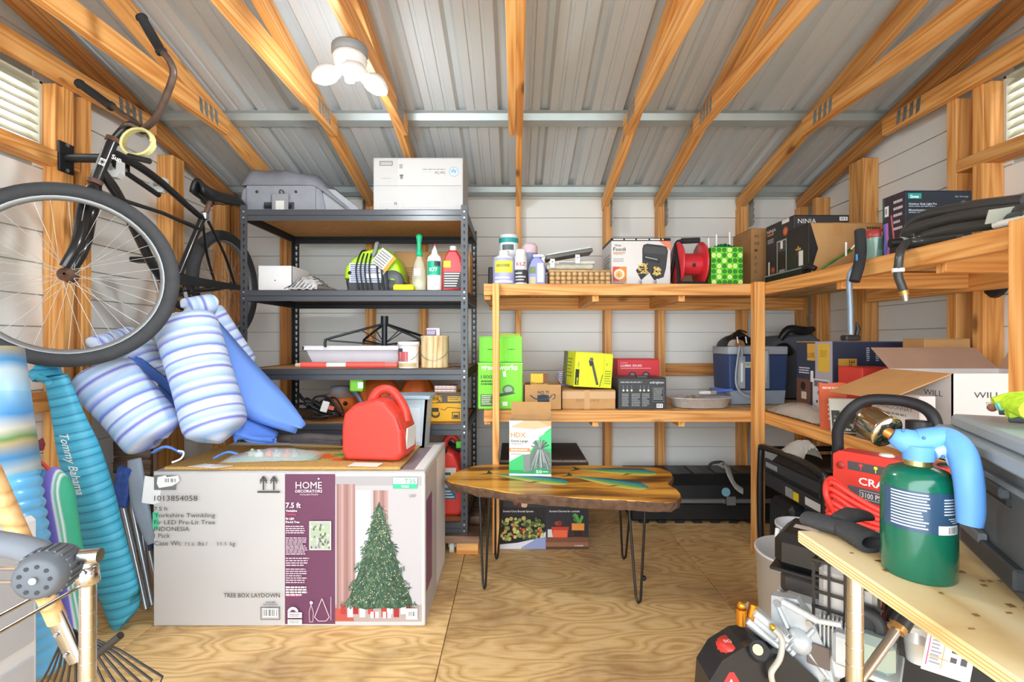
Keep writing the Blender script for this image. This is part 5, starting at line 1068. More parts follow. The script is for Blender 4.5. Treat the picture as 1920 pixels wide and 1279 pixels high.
for px, py in ((1036, 494), (1083, 486)): q = at(px, py, 2.752); b = MB(WHITE).box(q.x-.013, q.x+.013, q.y, q.y+.003, q.z-.025, q.z+.025, .001); o = b.obj('hang_tab', dp, True); MB(ink('#444444')).lathe([(.0001, 0), (.004, 0)], 8, o=(q.x, q.y-.001, q.z+.008), ax='y').obj('tab_hole', o, True)
D = 2.86; W = X(1258, D)-X(1147, D); H = Z(447, D)-ZU; fo = carton('air_fryer_carton', 'white air fryer carton with a black top stripe on the upper shelf', (X(1202, D), D, ZU), W, .30, H, M('#dcdad8', .45, var=.02), seam=True)
p = Pr(fo, 'front', W, .3, H); p.rect(0, 0, 1, .06, '#1c1c1e'); p.para(.03, .015, .95, .045, 1, '#e8e8e8', .8, 5); p.poly([(.80, .06), (1, .06), (1, .26)], '#e48a6a'); p.text('Ninja', .055, .165, .04, '#2a2a2c', bold=.01, width=.11); p.text('Foodi', .03, .262, .075, '#1e1e20', bold=.015, width=.21); p.rect(.03, .285, .235, .315, '#dca27c'); p.para(.03, .325, .2, .345, 1, '#77777a'); p.para(.03, .42, .22, .5, 3, '#8c8c8e', .45, 4)
p.rect(.02, .585, .255, .96, '#dd8a3a'); p.rect(.02, .585, .13, .96, '#d8503c'); p.circ(.13, .74, .11, '#f2e2c9', 20); p.circ(.13, .74, .07, '#e0b36a', 16); p.text('6', .11, .77, .05, '#c95a2e', bold=.02); p.rect(.02, .88, .255, .96, '#c9c5c2'); p.para(.03, .89, .24, .95, 2, '#8a5a4a')
P_ = [(.52, .22), (.54, .14), (.60, .115), (.86, .15), (.93, .18), (.955, .26), (.92, .62), (.88, .80), (.78, .84), (.52, .60)]; p.poly(P_, '#3c3d40'); p.poly([(.54, .22), (.57, .165), (.88, .195), (.93, .24), (.92, .34), (.56, .30)], '#4c4d50'); p.poly([(.545, .35), (.82, .42), (.815, .52), (.545, .44)], '#2a2b2d'); p.poly([(.57, .375), (.78, .43), (.78, .455), (.57, .40)], '#9a9b9d'); p.poly([(.41, .66), (.52, .52), (.63, .56), (.63, .72), (.5, .86)], '#2f3032'); p.poly([(.65, .74), (.70, .58), (.83, .62), (.82, .76), (.73, .88)], '#2f3032')
r = random.Random(6)
for (u0, u1, v0, v1) in ((.44, .61, .53, .73), (.69, .81, .60, .77)):
    for i in range(60): u = r.uniform(u0, u1); v = r.uniform(v0, v1); a = r.uniform(-.7, .7); p.line([(u, v), (u+.03*cos(a), v+.045*sin(a))], .014, r.choice(['#e8cf7a', '#dcb85a', '#f0dd94', '#c99a3e']))
for u in (.44, .69): p.line([(u+.03, .86), (u+.02, .97)], .03, '#b9babc'); p.line([(u+.06, .87), (u+.05, .96)], .02, '#77787a')
p.done(); 
s_ = Pr(fo, 'left', W, .3, H); s_.rect(.02, 0, 1, .06, '#1c1c1e'); s_.para(.2, .3, .9, .7, 6, '#9a9a9c'); s_.done('printed_side')
# red cord reel
D = 2.80; RED = M('#cf2f3a', .35, var=.04, coat=.2); o = Vector((X(1300, D), D+.06, ZU)); re = thing('cord_reel', 'red plastic cord reel with a black handle beside the air fryer carton', 'reel', o)
for x in (-.075, .062): MB(RED).lathe([(.03, x-.006), (.128, x-.006), (.133, x), (.128, x+.006), (.03, x+.006), (.03, x-.006)], 36, ax='x', o=(0, 0, .134)).obj('flange', re)
MB(RED).lathe([(.065, -.072), (.065, .06)], 28, ax='x', o=(0, 0, .134)).obj('drum', re); MB(BLACK).box(-.006, .012, -.07, -.062, .11, .13, .002).obj('cord_slot', re)
for k in range(5): a = 2*pi*k/5+.3; MB(M('#b8767c', .4)).lathe([(.0001, .07), (.012, .07), (.012, .062)], 12, ax='x', o=(0, cos(a)*.095, .134+sin(a)*.095)).obj('flange_hole', re)
b = MB(BLACK); b.tube([(-.10, -.10, .012), (-.085, -.045, .14), (-.082, 0, .235), (-.075, .01, .262), (-.05, .01, .275), (.06, .01, .278)], .011, 8, smooth=4); b.tube([(-.1, .08, .012), (-.088, .03, .14), (-.082, 0, .235)], .01, 8, smooth=3); b.tube([(-.10, -.10, .012), (.07, -.09, .012)], .009, 8); b.tube([(-.10, .08, .012), (.07, .09, .012)], .009, 8); b.obj('stand', re); MB(M('#2a2b2d', .8)).tube([(-.045, .01, .276), (.062, .01, .28)], [.017, .015, .017, .015, .017, .015, .017], 10, smooth=0).obj('grip', re); MB(RED).tube([(.064, 0, .134), (.072, .04, .17)], .010, 8).obj('crank', re)
# green gift bag
D = 2.76; W = X(1393, D)-X(1333, D); H = Z(464, D)-ZU; gb = thing('gift_bag', 'bright green gift bag with dark rings and white dots on the upper shelf', 'bag', (X(1363, D), D, ZU)); GB = M('#6fd42a', .45, var=.03); b = MB(GB); t_ = .0015
for q in ((-W/2, W/2, 0, t_), (-W/2, W/2, .09, .09+t_)): b.box(q[0], q[1], q[2], q[3], 0, H)
b.use(M('#4f9a2a', .5)).box(-W/2, -W/2+t_, 0, .09, 0, H); b.box(W/2-t_, W/2, 0, .09, 0, H); b.box(-W/2, W/2, 0, .09, 0, t_); b.obj('body', gb); p = Pr(gb, 'front', W, .09, H)
for j in range(7):
    for i in range(6):
        u, v = (i+.5)/6, (j+.5)/7
        if (i*2+j) % 5 == 1 or (i == 1 and j % 2) or (i == 3 and j % 2): p.circ(u, v, .058, '#e6f5a8', 14); p.circ(u, v, .03, '#c9ea6a', 10)
        else: p.circ(u, v, .056, '#1f5f2e', 14); p.circ(u, v, .034, '#4fae3a', 12); p.circ(u, v, .018, '#1f6a34', 8)
p.done()
TS = M('#1d7a4a', .7, var=.1)
MB(TS).grid(lambda u, v: (-W/2+.02 + u*(W-.05), .01 + v*.07, H - .02 + .045*abs(sin(9*u+4*v))*sin(pi*u)**.4 + .01*sin(20*v)), 14, 6, thick=.001).obj('tissue', gb)
for px, py in ((1334, 444), (1349, 437), (1374, 433)): MB(WHITE).cyl((X(px, D)-X(1363, D), .04, H-.06), (X(px, D)-X(1363, D), .04, Z(py, D)-ZU), .0055, n=10).obj('stick', gb)
D = 2.86; cbx = carton('cardboard_box', 'tall brown printed cardboard box in the shelf corner behind the black coffee carton', (1.41+.125, D, ZU), .25, .24, .35, CARD2); p = Pr(cbx, 'left', .25, .24, .35); p.rect(.25, .12, .45, .13, '#7a5a3a'); p.done('printed_side'); p = Pr(cbx, 'front', .25, .24, .35)
for k, s_ in enumerate(('IN', 'DE', 'M', '3.', 'C', 'S')): p.text(s_, .08, .16+.12*k, .05, '#4a3828', bold=.01)
p.done()
# ---- upper right tier
D = 2.50; W = .288; H = .335; nj = carton('coffee_maker_carton', 'black coffee maker carton with orange seal on the upper shelf', (1.455+W/2, D, ZU), W, .28, H, M('#2b2a2c', .4, var=.04)); p = Pr(nj, 'front', W, .28, H)
p.text('NINJA', .07, .13, .075, '#e6e3df', bold=.0, width=.33); p.rect(.82, .03, .97, .09, '#d8d5d2'); p.bars(.83, .035, .96, .085, n=8); p.text('*', .12, .52, .2, '#b08a4a', bold=.03); p.circ(.16, .42, .05, '#c89a50', 8); p.rect(.2, .65, .28, .85, '#cfccc8'); p.rect(.04, .6, .12, .9, '#3f6a9a'); p.done()
p = Pr(nj, 'left', W, .28, H); p.text('NINJA', .05, .13, .055, '#e8e5e0', bold=.005, width=.33); p.rect(.06, .15, .3, .18, '#c9803a'); p.circ(.72, .2, .075, '#b3502a', 18); p.circ(.72, .2, .05, '#cf7a4a', 16); p.rect(.6, .01, .85, .07, '#e2e0dd'); p.frame(.42, .32, .76, .92, .02, '#b9bab8'); p.rect(.46, .36, .72, .5, '#55565a'); p.rect(.55, .34, .63, .46, '#e9ebea'); p.circ(.6, .66, .09, '#39302c', 16); p.rect(.5, .8, .7, .9, '#9fa09e'); p.para(.08, .24, .32, .32, 3, '#c9c9c9'); p.rect(.1, .62, .16, .9, '#d9d0c4'); p.circ(.28, .78, .06, '#a3582e', 12); p.rect(.22, .8, .36, .93, '#7a3f24'); p.rect(.02, .93, .98, .97, '#e5e3e0'); p.done('printed_side')
D = 2.30; bb = carton('cardboard_box', 'wide brown cardboard box with a black arrow end in front of the coffee carton', (1.602, D, ZU), .385, .18, .245, CARD, rz=0); p = Pr(bb, 'front', .385, .18, .245); p.poly([(0, 0), (.02, 0), (.115, .5), (.02, 1), (0, 1)], '#1f1d1e'); p.rect(.30, 0, .42, .25, '#b5854f'); p.text('BREVILLE', .72, .13, .035, '#5a3f26', width=.16) if 0 else p.para(.72, .08, .9, .13, 1, '#5a3f26', .8, 3); p.done(); p = Pr(bb, 'left', .385, .18, .245); p.rect(0, 0, 1, 1, '#2a2728'); p.text('*', .4, .7, .3, '#c9954a', bold=.03); p.rect(.55, .5, .75, .8, '#d9d6d2'); p.done('printed_side')
brh = thing('bristle_strip', 'long black bristle strip lying at the shelf corner below the coffee carton', 'brush', (1.43, 2.52, ZU)); MB(M('#8a8c8e', .4)).tube([(1.392, 2.66, ZU+.03), (1.392, 2.30, ZU+.03)], .007, 8).obj('back', brh, True); b = MB(BLACK)
for k in range(40): y = 2.65 - k*.0085; b.box(1.384, 1.402, y-.002, y+.002, ZU+.001, ZU+.03)
b.obj('bristles', brh, True, kind='stuff'); MB(BLACK).tube([(1.393, 2.31, ZU+.03), (1.395, 2.27, ZU+.033), (1.41, 2.25, ZU+.016)], .013, 8).obj('end_grip', brh, True)
b = MB(M('#3f7a34', .5, var=.3, scale=60)); q0, q1 = (1.41, 2.16, ZU+.015), (1.52, 2.06, ZU+.1); st = thing('bungee_cord', 'green bungee cord with white hooks on the upper right shelf', 'cord', q0); MB(M('#3f7a34', .5)).tube([(1.42, 2.22, ZU+.008), (1.45, 2.2, ZU+.04), (1.475, 2.1, ZU+.075)], .0055, 6, smooth=3).obj('cord', st, True); MB(M('#1f2a1c', .5)).tube([(1.43, 2.22, ZU+.02), (1.47, 2.2, ZU+.048), (1.47, 2.1, ZU+.082)], .004, 6, smooth=3).obj('cord', st, True); MB(WHITE).tube([(1.472, 2.1, ZU+.08), (1.478, 2.08, ZU+.095), (1.49, 2.06, ZU+.09)], .004, 6, smooth=4).obj('hook', st, True); MB(WHITE).tube([(1.45, 2.1, ZU+.05), (1.45, 2.1, ZU+.11)], .004, 6).obj('hook', st, True)
# foam gripped bar hanging over the rail
D = 1.95; D = 1.9; fb_ = thing('foam_grip_bar', 'long grey tool with a black foam grip hooked over the upper shelf edge', 'tool', (X(1600, D), D, .95)); MB(M('#2c2d30', .85, var=.06)).tube([at(1612, 433, 1.90), at(1614, 470, 1.875), at(1610, 500, 1.855), at(1602, 528, 1.85)], [.0185, .0195, .0195, .0185], 14, smooth=4).obj('foam_grip', fb_, True); MB(ink('#4a8ed0')).tube([at(1606.5, 478, 1.853), at(1606.5, 489, 1.843)], .004, 6).obj('badge', fb_, True); MB(M('#7e8d9b', .4, metal=.4)).tube([at(1604, 500, 1.87), at(1593, 520, 1.88), at(1594, 575, 1.88), at(1595, 628, 1.88)], .011, 10, smooth=4).obj('shaft', fb_, True); b = MB(BLACK); b.at(at(1595, 630, 1.88)); b.box(-.03, .028, -.02, .02, -.02, .002, .006); b.obj('foot', fb_, True); MB(BLACK).tube([at(1606, 630, 1.88), at(1609, 617, 1.88), at(1606, 605, 1.88)], [.008, .009, .003], 8).obj('latch', fb_, True)
D = 2.06; t, r, H = turned('candle_jar', 'blue green glass candle jar with a red lid on the upper right shelf', 'candle', 1622, 1661, 434, D, ZU, [('jar', M('#7fa89a', .2, var=.03, coat=.5), [(0, .02), (.9, .02), (.97, .08), (.97, .8)]), ('lid', M('#b3423f', .3), [(1.0, .78), (1.02, .8), (1.02, .97), (.95, 1), (0, 1)]), ('wick_base', BLACK, [(0, 0), (.8, 0), (.85, .12), (.7, .14)])]); wraplabel(t, r, H, .8, .92, '#d8d2cc', -100, -55, k=1.035); wraplabel(t, r, H, .42, .74, '#5d7d74', -115, -75, name='etched_mark')
D = 1.88; W = .262; H = .268; gv = carton('strip_light_carton', 'dark navy strip light carton with a teal tab on the upper right shelf', (1.53+W/2, D, ZU), W, .115, H, M('#1e2a36', .4, var=.05)); p = Pr(gv, 'front', W, .115, H); p.rect(.04, .04, .24, .12, '#1f9a92'); p.text('Govee', .07, .11, .045, '#e6f5f2', bold=.03, width=.13); p.text('Outdoor Strip Light Pro', .05, .21, .03, '#dfe6ea', bold=.012, width=.42); p.para(.05, .225, .45, .25, 1, '#8fa0ac', .6); p.text('Illumination for outdoors', .05, .30, .028, '#dfe6ea', bold=.01, width=.6); p.para(.05, .315, .6, .34, 1, '#8fa0ac', .6); p.text('33ft / 10m length', .74, .10, .022, '#cfd6da', width=.2); p.circ(.87, .2, .055, '#56646e', 16); p.circ(.87, .2, .042, '#79868f', 16); r = random.Random(5)
for i in range(70): u = r.uniform(0, .6); v = r.uniform(.45, .8); p.circ(u, v, r.uniform(.015, .04), r.choice(['#10181d', '#15211f', '#1a2a28']), 7)
p.rect(.05, .72, .3, .8, '#2f8f86'); p.done(); p = Pr(gv, 'left', W, .115, H); p.rect(0, 0, 1, 1, '#3a3038'); p.rect(.08, .14, .28, .3, '#e2dfe0'); p.bars(.1, .16, .26, .28, n=6); p.para(.5, .1, .9, .6, 5, '#c9c0c8', .4, 7); p.line([(.1, .4), (.16, .6), (.12, .8), (.2, .98)], .06, '#6a72c8'); p.line([(.2, .4), (.22, .6), (.28, .75), (.24, .98)], .05, '#b870b8'); p.line([(.4, .3), (.5, .6), (.55, .8)], .03, '#c86a78'); p.rect(0, 0, .1, .35, '#2f5a58'); p.done('printed_side')
# black hose coil and its hanging end
hs = thing('hose_coil', 'thick black coiled hose lying over the upper right shelf', 'hose', (1.62, 1.6, ZU)); HB = M('#3b3c3c', .32, var=.05, coat=.3); P = []
LO = [(1700, 410, 1.70), (1745, 390, 1.62), (1820, 380, 1.55), (1925, 372, 1.48)]
MB(HB).tube([at(1924, 376, 1.40), at(1820, 388, 1.56), at(1745, 402, 1.72), at(1716, 416, 1.79), at(1706, 430, 1.82), at(1722, 424, 1.84), at(1800, 404, 1.82), at(1960, 392, 1.66)], .0195, 12, smooth=6).obj('coil', hs, True)
MB(HB).tube([at(1930, 394, 1.36), at(1830, 402, 1.52), at(1750, 418, 1.68), at(1706, 432, 1.77), at(1700, 444, 1.80), at(1716, 446, 1.82), at(1830, 424, 1.74), at(1960, 416, 1.6)], .0195, 12, smooth=6).obj('coil', hs, True)
MB(HB).tube([at(1930, 402, 1.34), at(1860, 420, 1.46), at(1790, 430, 1.58), at(1736, 442, 1.70)], .0185, 12, smooth=6).obj('coil', hs, True)
MB(HB).tube([at(1800, 441, 1.57), at(1740, 452, 1.68), at(1704, 455, 1.72), at(1694, 462, 1.685), at(1687, 478, 1.65), at(1684, 515, 1.66), at(1690, 535, 1.66), at(1694, 546, 1.66)], .0135, 10, smooth=5).obj('hose_end', hs, True)
MB(M('#c6a05a', .3, metal=.7)).tube([at(1694, 545, 1.66), at(1696, 553, 1.66)], .0145, 10).obj('brass_collar', hs, True); MB(CHROME).tube([at(1696, 552, 1.66), at(1698, 565, 1.66)], [.011, .012, .009], 10).obj('fitting', hs, True); MB(WHITE).tube([at(1684, 504, 1.66), at(1684, 511, 1.66)], .0185, 12).obj('tie', hs, True)
MB(M('#b9bab2', .3)).tube([at(1690, 452, 1.79), at(1712, 452, 1.80)], .014, 10).obj('cap', hs, True); MB(BLACK).tube([at(1668, 457, 1.80), at(1690, 455, 1.79)], .017, 10).obj('connector', hs, True)
b = MB(M('#a8a89c', .5)).at(at(1872, 404, 1.40), (.5, -.12, -.15)); b.box(-.03, .11, -.001, .001, -.022, .02); b.obj('paper_sleeve', hs, True)
pb_ = MB(M('#9c9c90', .6, var=.05)).at((1.52, 1.47, ZU+.003), (0, 0, .1)); pb_.box(-.1, .12, -.05, .06, 0, .006); o = pb_.obj('leaflet'); tag(o, 'grey leaflet under the black hose coil', 'paper')
tr = MB(M('#d8d6cc', .4)).tube([(1.42, 1.42, ZU+.02), (1.44, 1.16, ZU+.02)], .011, 8).obj('white_rod'); tag(tr, 'short white rod beside the hose coil on the shelf edge', 'rod')
dk = thing('black_dome', 'black round dome hung on the right wall under the upper shelf', 'cap', (2.02, 1.97, 1.36)); b = MB(BLACK).at((2.06, 2.06, 1.415), (0, pi/2, 0)); b.lathe([(.0001, -.05), (.04, -.045), (.06, -.02), (.064, 0), (.0001, .0)], 20); b.obj('dome', dk, True)
# ------------------------------------------------------------------ lower back tier
LGR = M('#7be02a', .45, var=.02)
D = 2.74; W = X(980, D)-X(896, D); H = Z(681, D)-ZL; gx = X(938, D)+.0
g1 = carton('sander_carton', 'lime green tool carton reading 1800 at the left end of the lower shelf', (gx, D, ZL), W, .24, H, LGR); p = Pr(g1, 'front', W, .24, H); p.rect(0, 0, 1, .02, '#b9f08a'); p.text('greenworks', .07, .15, .12, '#e9fbe0', bold=.03, width=.82); p.text('1800', .07, .34, .08, '#2c4a1a', bold=.01, width=.25); p.para(.07, .38, .38, .5, 2, '#3c6a20', .6); p.poly([(.55, .2), (.62, .16), (.64, .3), (.57, .3)], '#e9fbe0'); p.circ(.68, .58, .11, '#5a8a4a', 16, sx=1.2); p.circ(.68, .58, .07, '#9fb8a0', 14, sx=1.2); p.poly([(.38, .68), (.75, .62), (.85, .66), (.45, .74)], '#4a5a48'); p.rect(.06, .68, .33, .94, '#4a6a3c'); p.para(.08, .7, .31, .92, 5, '#cfe8c0', .5); p.rect(.55, .84, .66, .93, '#eef8ea'); p.para(.37, .8, .5, .92, 3, '#3c6a20', .5); p.done()
W2 = X(979, 2.82)-X(899, 2.82); H2 = Z(632, 2.82)-(ZL+H); g2 = carton('tool_carton', 'plain lime green carton stacked on the one reading 1800', (X(939, 2.82), 2.78, ZL+H+.001), W2, .18, H2, LGR); p = Pr(g2, 'front', W2, .18, H2); p.para(.2, .48, .85, .53, 1, '#4f9a22', .8); p.rect(.0, .0, 1, .02, '#a9ee6a'); p.rect(.48, .1, .66, .9, '#86e63a'); p.done()
g3 = MB(M('#c5e04a', .5)).box(X(922, 2.92), X(976, 2.92), 2.992, 3.03, ZL+.0, Z(626, 2.98), .002).obj('folded_carton'); tag(g3, 'yellow green folded carton edge standing behind the stacked lime cartons', 'box')
# open small carton with smile arrow, fire starters inside
D = 2.71; W = X(1053, D)-X(983, D); H = Z(722, D)-ZL; am = thing('open_carton', 'small open brown carton printed with a curved arrow on the lower shelf', 'box', (X(1018, D), D, ZL)); b = MB(CARD); t = .003
b.box(-W/2, W/2, 0, t, 0, H); b.box(-W/2, W/2, .16-t, .16, 0, H); b.box(-W/2, -W/2+t, 0, .16, 0, H); b.box(W/2-t, W/2, 0, .16, 0, H); b.box(-W/2, W/2, 0, .16, 0, t); b.obj('body', am)
MB(CARD).at((W/2, .08, H), (0, R(-35), 0)).box(0, .003, -.078, .078, -.0, .05).obj('flap', am); MB(CARD2).at((-W/2, .08, H), (0, R(-3), 0)).box(-.003, 0, -.078, .078, 0, .05).obj('flap', am)
p = Pr(am, 'front', W, .16, H); p.poly([(.35, .42), (.52, .38), (.66, .42), (.68, .85), (.36, .85)], '#2e3640'); p.text('NO TI', .36, .36, .12, '#3a3a3c', bold=.02, width=.3); p.line([(.16, .42), (.28, .55), (.44, .6), (.6, .57), (.74, .46)], .05, '#3f4a55'); p.line([(.70, .42), (.83, .38), (.82, .52), (.76, .58)], .035, '#3f4a55'); p.done()
W2 = .10; fs_ = carton('firestarter_box', 'yellow fire starter box standing inside the small open carton', (X(1011, 2.76), 2.75, ZL+.006), W2, .05, Z(700, 2.76)-ZL-.006, M('#e2b32a', .5), seam=False); p = Pr(fs_, 'front', W2, .05, .2); p.text('Firestart', .05, .32, .06, '#3a3020', bold=.02, width=.9); p.rect(.72, .02, 1, .3, '#7a4a2c'); p.done()
pbx = carton('purple_box', 'small purple and white box tilted behind the small open carton', (X(1062, 3.03), 3.03, ZL), .11, .07, Z(699, 3.03)-ZL, M('#8f86c0', .5), rz=-.2, seam=False); p = Pr(pbx, 'front', .11, .07, .2); p.rect(.5, .1, .95, .4, '#d9d6e6'); p.para(.08, .06, .45, .4, 5, '#e6e4f0', .5); p.rect(.0, .0, 1, .03, '#c9c4e0'); p.done()
D = 2.74; W = X(1154, D)-X(1054, D); H = Z(732, D)-ZL; rv = carton('taped_carton', 'low brown taped carton under the tilted yellow green tool box', (X(1104, D), D, ZL), W, .24, H, CARD, tape=None); p = Pr(rv, 'front', W, .24, H); p.rect(.0, .08, 1, .45, '#c7a37a'); p.text('RENMAN', .27, .62, .17, '#8a6a44', width=.42); p.rect(.42, .0, .52, 1, '#c2996a'); p.done()
D = 2.74; W = X(1153, D)-X(1078, D); H = .20; ry = carton('leaf_blower_carton', 'acid yellow tool carton tilted on top of the low brown carton', (X(1112, D), D+.015, ZL+.122), W, .22, H, M('#d8e02a', .45, var=.02), rz=.18, rot=(0, R(4), .2))
p = Pr(ry, 'front', W, .22, H); p.rect(.02, .5, .12, .95, '#2a2b28'); p.text('RYOBI', .10, .93, .05, '#d8e02a', bold=.02, rot=90); p.text('ONE+', .11, .45, .05, '#5a5e2a', rot=90); p.line([(.42, .2), (.62, .92)], .075, '#55584f'); p.line([(.40, .22), (.44, .38)], .12, '#3a3c38'); p.circ(.42, .2, .06, '#6a6d64', 12); p.line([(.68, .97), (.74, .62)], .02, '#3a3c30'); p.rect(.76, .03, .77, .97, '#b5bd28'); p.text('3', .82, .35, .07, '#6a6f28', bold=.01); p.para(.8, .5, .97, .92, 6, '#8a9028', .4); p.done(); p = Pr(ry, 'left', W, .22, H); p.rect(.0, 0, .35, 1, '#7a7d6a'); p.para(.1, .2, .8, .8, 6, '#8a9028', .4); p.done('printed_side')
D = 2.99; W = X(1236, D)-X(1157, D); H = Z(674, D)-ZL; lu = carton('lamp_carton', 'red lamp carton behind the black string light carton', (X(1197, D), D, ZL), W, .2, H, M('#c9242f', .45, var=.02)); p = Pr(lu, 'front', W, .2, H); p.text('LUMA DUO', .08, .17, .05, '#f6e6e4', bold=.02, width=.5); p.rect(.08, .2, .8, .21, '#f0d0ce'); p.para(.08, .08, .25, .1, 1, '#f0d0ce')
for u in (.36, .68): p.circ(u, .35, .07, '#3a2c30', 16, sx=1.2); p.circ(u, .35, .045, '#8a7a7c', 14, sx=1.2)
p.done()
D = 2.73; W = X(1249, D)-X(1159, D); H = Z(709, D)-ZL; eb = carton('string_light_carton', 'black string light carton with tiny bulbs printed across the front', (X(1204, D), D, ZL), W, .2, H, M('#2e3032', .4, var=.04)); p = Pr(eb, 'front', W, .2, H); p.text('enbrighten', .66, .18, .08, '#d5d6d6', bold=.01, width=.29); p.para(.05, .12, .5, .17, 1, '#9a9c9c', .8)
for u in (.11, .19, .28, .46, .54, .63): p.line([(u, .24), (u, .36)], .012, '#8a8c8c'); p.circ(u, .4, .035, '#d9d3bd', 8)
for u0, u1 in ((.08, .22), (.28, .46), (.5, .66)): p.para(u0, .5, u1, .92, 8, '#9a9c9c', .5, int(u0*100))
p.frame(.72, .3, .95, .76, .01, '#77797a'); p.para(.74, .34, .93, .72, 6, '#9a9c9c', .5); p.bars(.8, .82, .93, .95, n=8); p.done(); MB(M('#3c3e40', .5)).box(-.03, .03, .0, .03, H-.001, H+.012, .002).obj('hang_tab', eb)
# foil tray
FOIL = M('#d6d5d2', .3, metal=.45, var=.1, scale=50); D = 2.84; ft = thing('foil_tray', 'oval crimped foil tray of painting odds and ends on the lower shelf', 'tray', (X(1309, D), D-.03, ZL)); rx = (X(1368, D)-X(1250, D))/2; ry_ = .10; n = 96; vs = []
for k, z in ((.0, .004), (.80, .004), (.82, .006), (.96, .062), (1.04, .064), (1.05, .06)):
    for i in range(n): a = 2*pi*i/n; q = k + (.012*(i % 2) if .81 < k < 1 else 0) + (.02*sin(48*a) if k > 1 else 0); vs.append((rx*q*cos(a), ry_*q*sin(a), z))
MB(FOIL).add(vs, [(j*n+i, j*n+(i+1) % n, (j+1)*n+(i+1) % n, (j+1)*n+i) for j in range(5) for i in range(n)], True).obj('pan', ft)
MB(M('#d9d8d4', .2, metal=.8, var=.2, scale=70)).grid(lambda u, v: (-rx*.7 + u*rx*1.0, -.07 + v*.14, .035 + .035*sin(pi*u)*sin(pi*v) + .008*sin(31*u+9*v)*sin(23*v)), 16, 10, False, thick=.001).obj('foil', ft)
bs = thing('paint_brush', 'flat paint brush with a blue handle lying in the foil tray', 'brush', (X(1335, D), D, ZL+.066)); MB(M('#c9c9c6', .5)).box(X(1308, D), X(1330, D), D-.03, D+.03, ZL+.076, ZL+.096, .004).obj('bristles', bs, True); MB(STEEL).box(X(1330, D), X(1340, D), D-.028, D+.028, ZL+.078, ZL+.098).obj('ferrule', bs, True); MB(M('#4a68c0', .4)).tube([(X(1340, D), D, ZL+.09), (X(1352, D), D, ZL+.094), (X(1372, D), D-.01, ZL+.102)], [.022, .012, .014], 10, smooth=3, flat=.6).obj('handle', bs, True)
tp = MB(M('#5a6fae', .5)).at((X(1352, D)+.01, D+.07, ZL+.075)).lathe([(.024, 0), (.045, 0), (.045, .028), (.024, .028), (.024, 0)], 20).obj('tape_roll'); tag(tp, 'blue masking tape roll at the right end of the foil tray', 'tape')
# cooler tote
NAVY = M('#34466e', .6, var=.05); CG = M('#9aa5b5', .6, var=.04); LGY = M('#a3a9b0', .7, var=.04)
D = 2.92; cx0, cx1 = X(1368, D), X(1476, D); Wc = cx1-cx0; Hc = Z(650, D)-ZL; co = thing('cooler_tote', 'navy and grey soft cooler tote with pale straps at the shelf corner', 'cooler', ((cx0+cx1)/2, D, ZL), 0)
rings(MB(CG), [(-Wc/2+.01, 0), (-Wc/2, .09), (Wc/2, .09), (Wc/2-.01, 0)], ((0, .96), (.015, 1), (.225, 1), (.24, .96)), .05).obj('base', co)
rings(MB(NAVY), [(-Wc/2, .088), (-Wc/2-.008, Hc-.05), (Wc/2+.008, Hc-.05), (Wc/2, .088)], ((0, .97), (.015, 1), (.225, 1), (.24, .97)), .2).obj('body', co)
rings(MB(LGY), [(-Wc/2-.009, Hc-.05), (-Wc/2-.009, Hc), (Wc/2+.009, Hc), (Wc/2+.009, Hc-.05)], ((.0, .98), (.012, 1), (.228, 1), (.24, .98)), Hc-.02).obj('rim', co)
for xa in (-Wc*.3, Wc*.12): MB(LGY).box(xa-.022, xa+.022, -.008, .002, .1, Hc-.06, .002).obj('strap', co); MB(ink('#e9ebec')).box(xa-.006, xa+.006, -.0092, -.008, .14, Hc-.1).obj('printed_name', co)
MB(LGY).tube([(-Wc*.3, -.01, Hc-.08), (-Wc*.36, -.035, Hc-.0), (-Wc*.45, -.05, .14), (-Wc*.25, -.055, .06), (Wc*.0, -.05, .12), (Wc*.08, -.035, Hc-.03), (Wc*.12, -.012, Hc-.08)], .017, 8, smooth=6, flat=.3).obj('carry_handle', co)
b = MB(M('#c9ccb5', .5)).box(-.085, -.045, -.006, .001, Hc-.13, Hc-.095, .001); b.obj('patch', co); decal('YETI', (co.location.x-.083, D-.0075, ZL+Hc-.118), (1, 0, 0), (0, 0, 1), .014, '#4a5560', co, .02, width=.036)
bg = thing('black_pouch', 'black zipped pouch resting on top of the navy cooler tote', 'bag', (X(1392, 2.94), 2.94, ZL+Hc)); MB(BLACK).grid(lambda u, v: (X(1358, 2.95) + u*.19, 2.92 + v*.15, ZL+Hc-.0 + .10*max(0, sin(pi*u)*sin(pi*(.15+.7*v)))**.5*(.75+.25*u) + .006*sin(14*u)), 18, 10, thick=.004).obj('body', bg, True)
for px in (1382, 1398): MB(M('#c9cacc', .3, metal=.7)).tube([at(px, 632, 2.905), at(px+2, 644, 2.90)], .004, 6).obj('zip_pull', bg, True)
MB(BLACK).tube([at(1375, 632, 2.94), at(1385, 620, 2.96), at(1400, 624, 2.96)], .006, 6, smooth=4).obj('strap', bg, True)
gb2 = thing('grey_duffel', 'dark grey bag with black webbing behind the navy cooler tote', 'bag', (X(1512, 3.05), 3.17, ZL)); DGY = M('#5c626c', .7, var=.08)
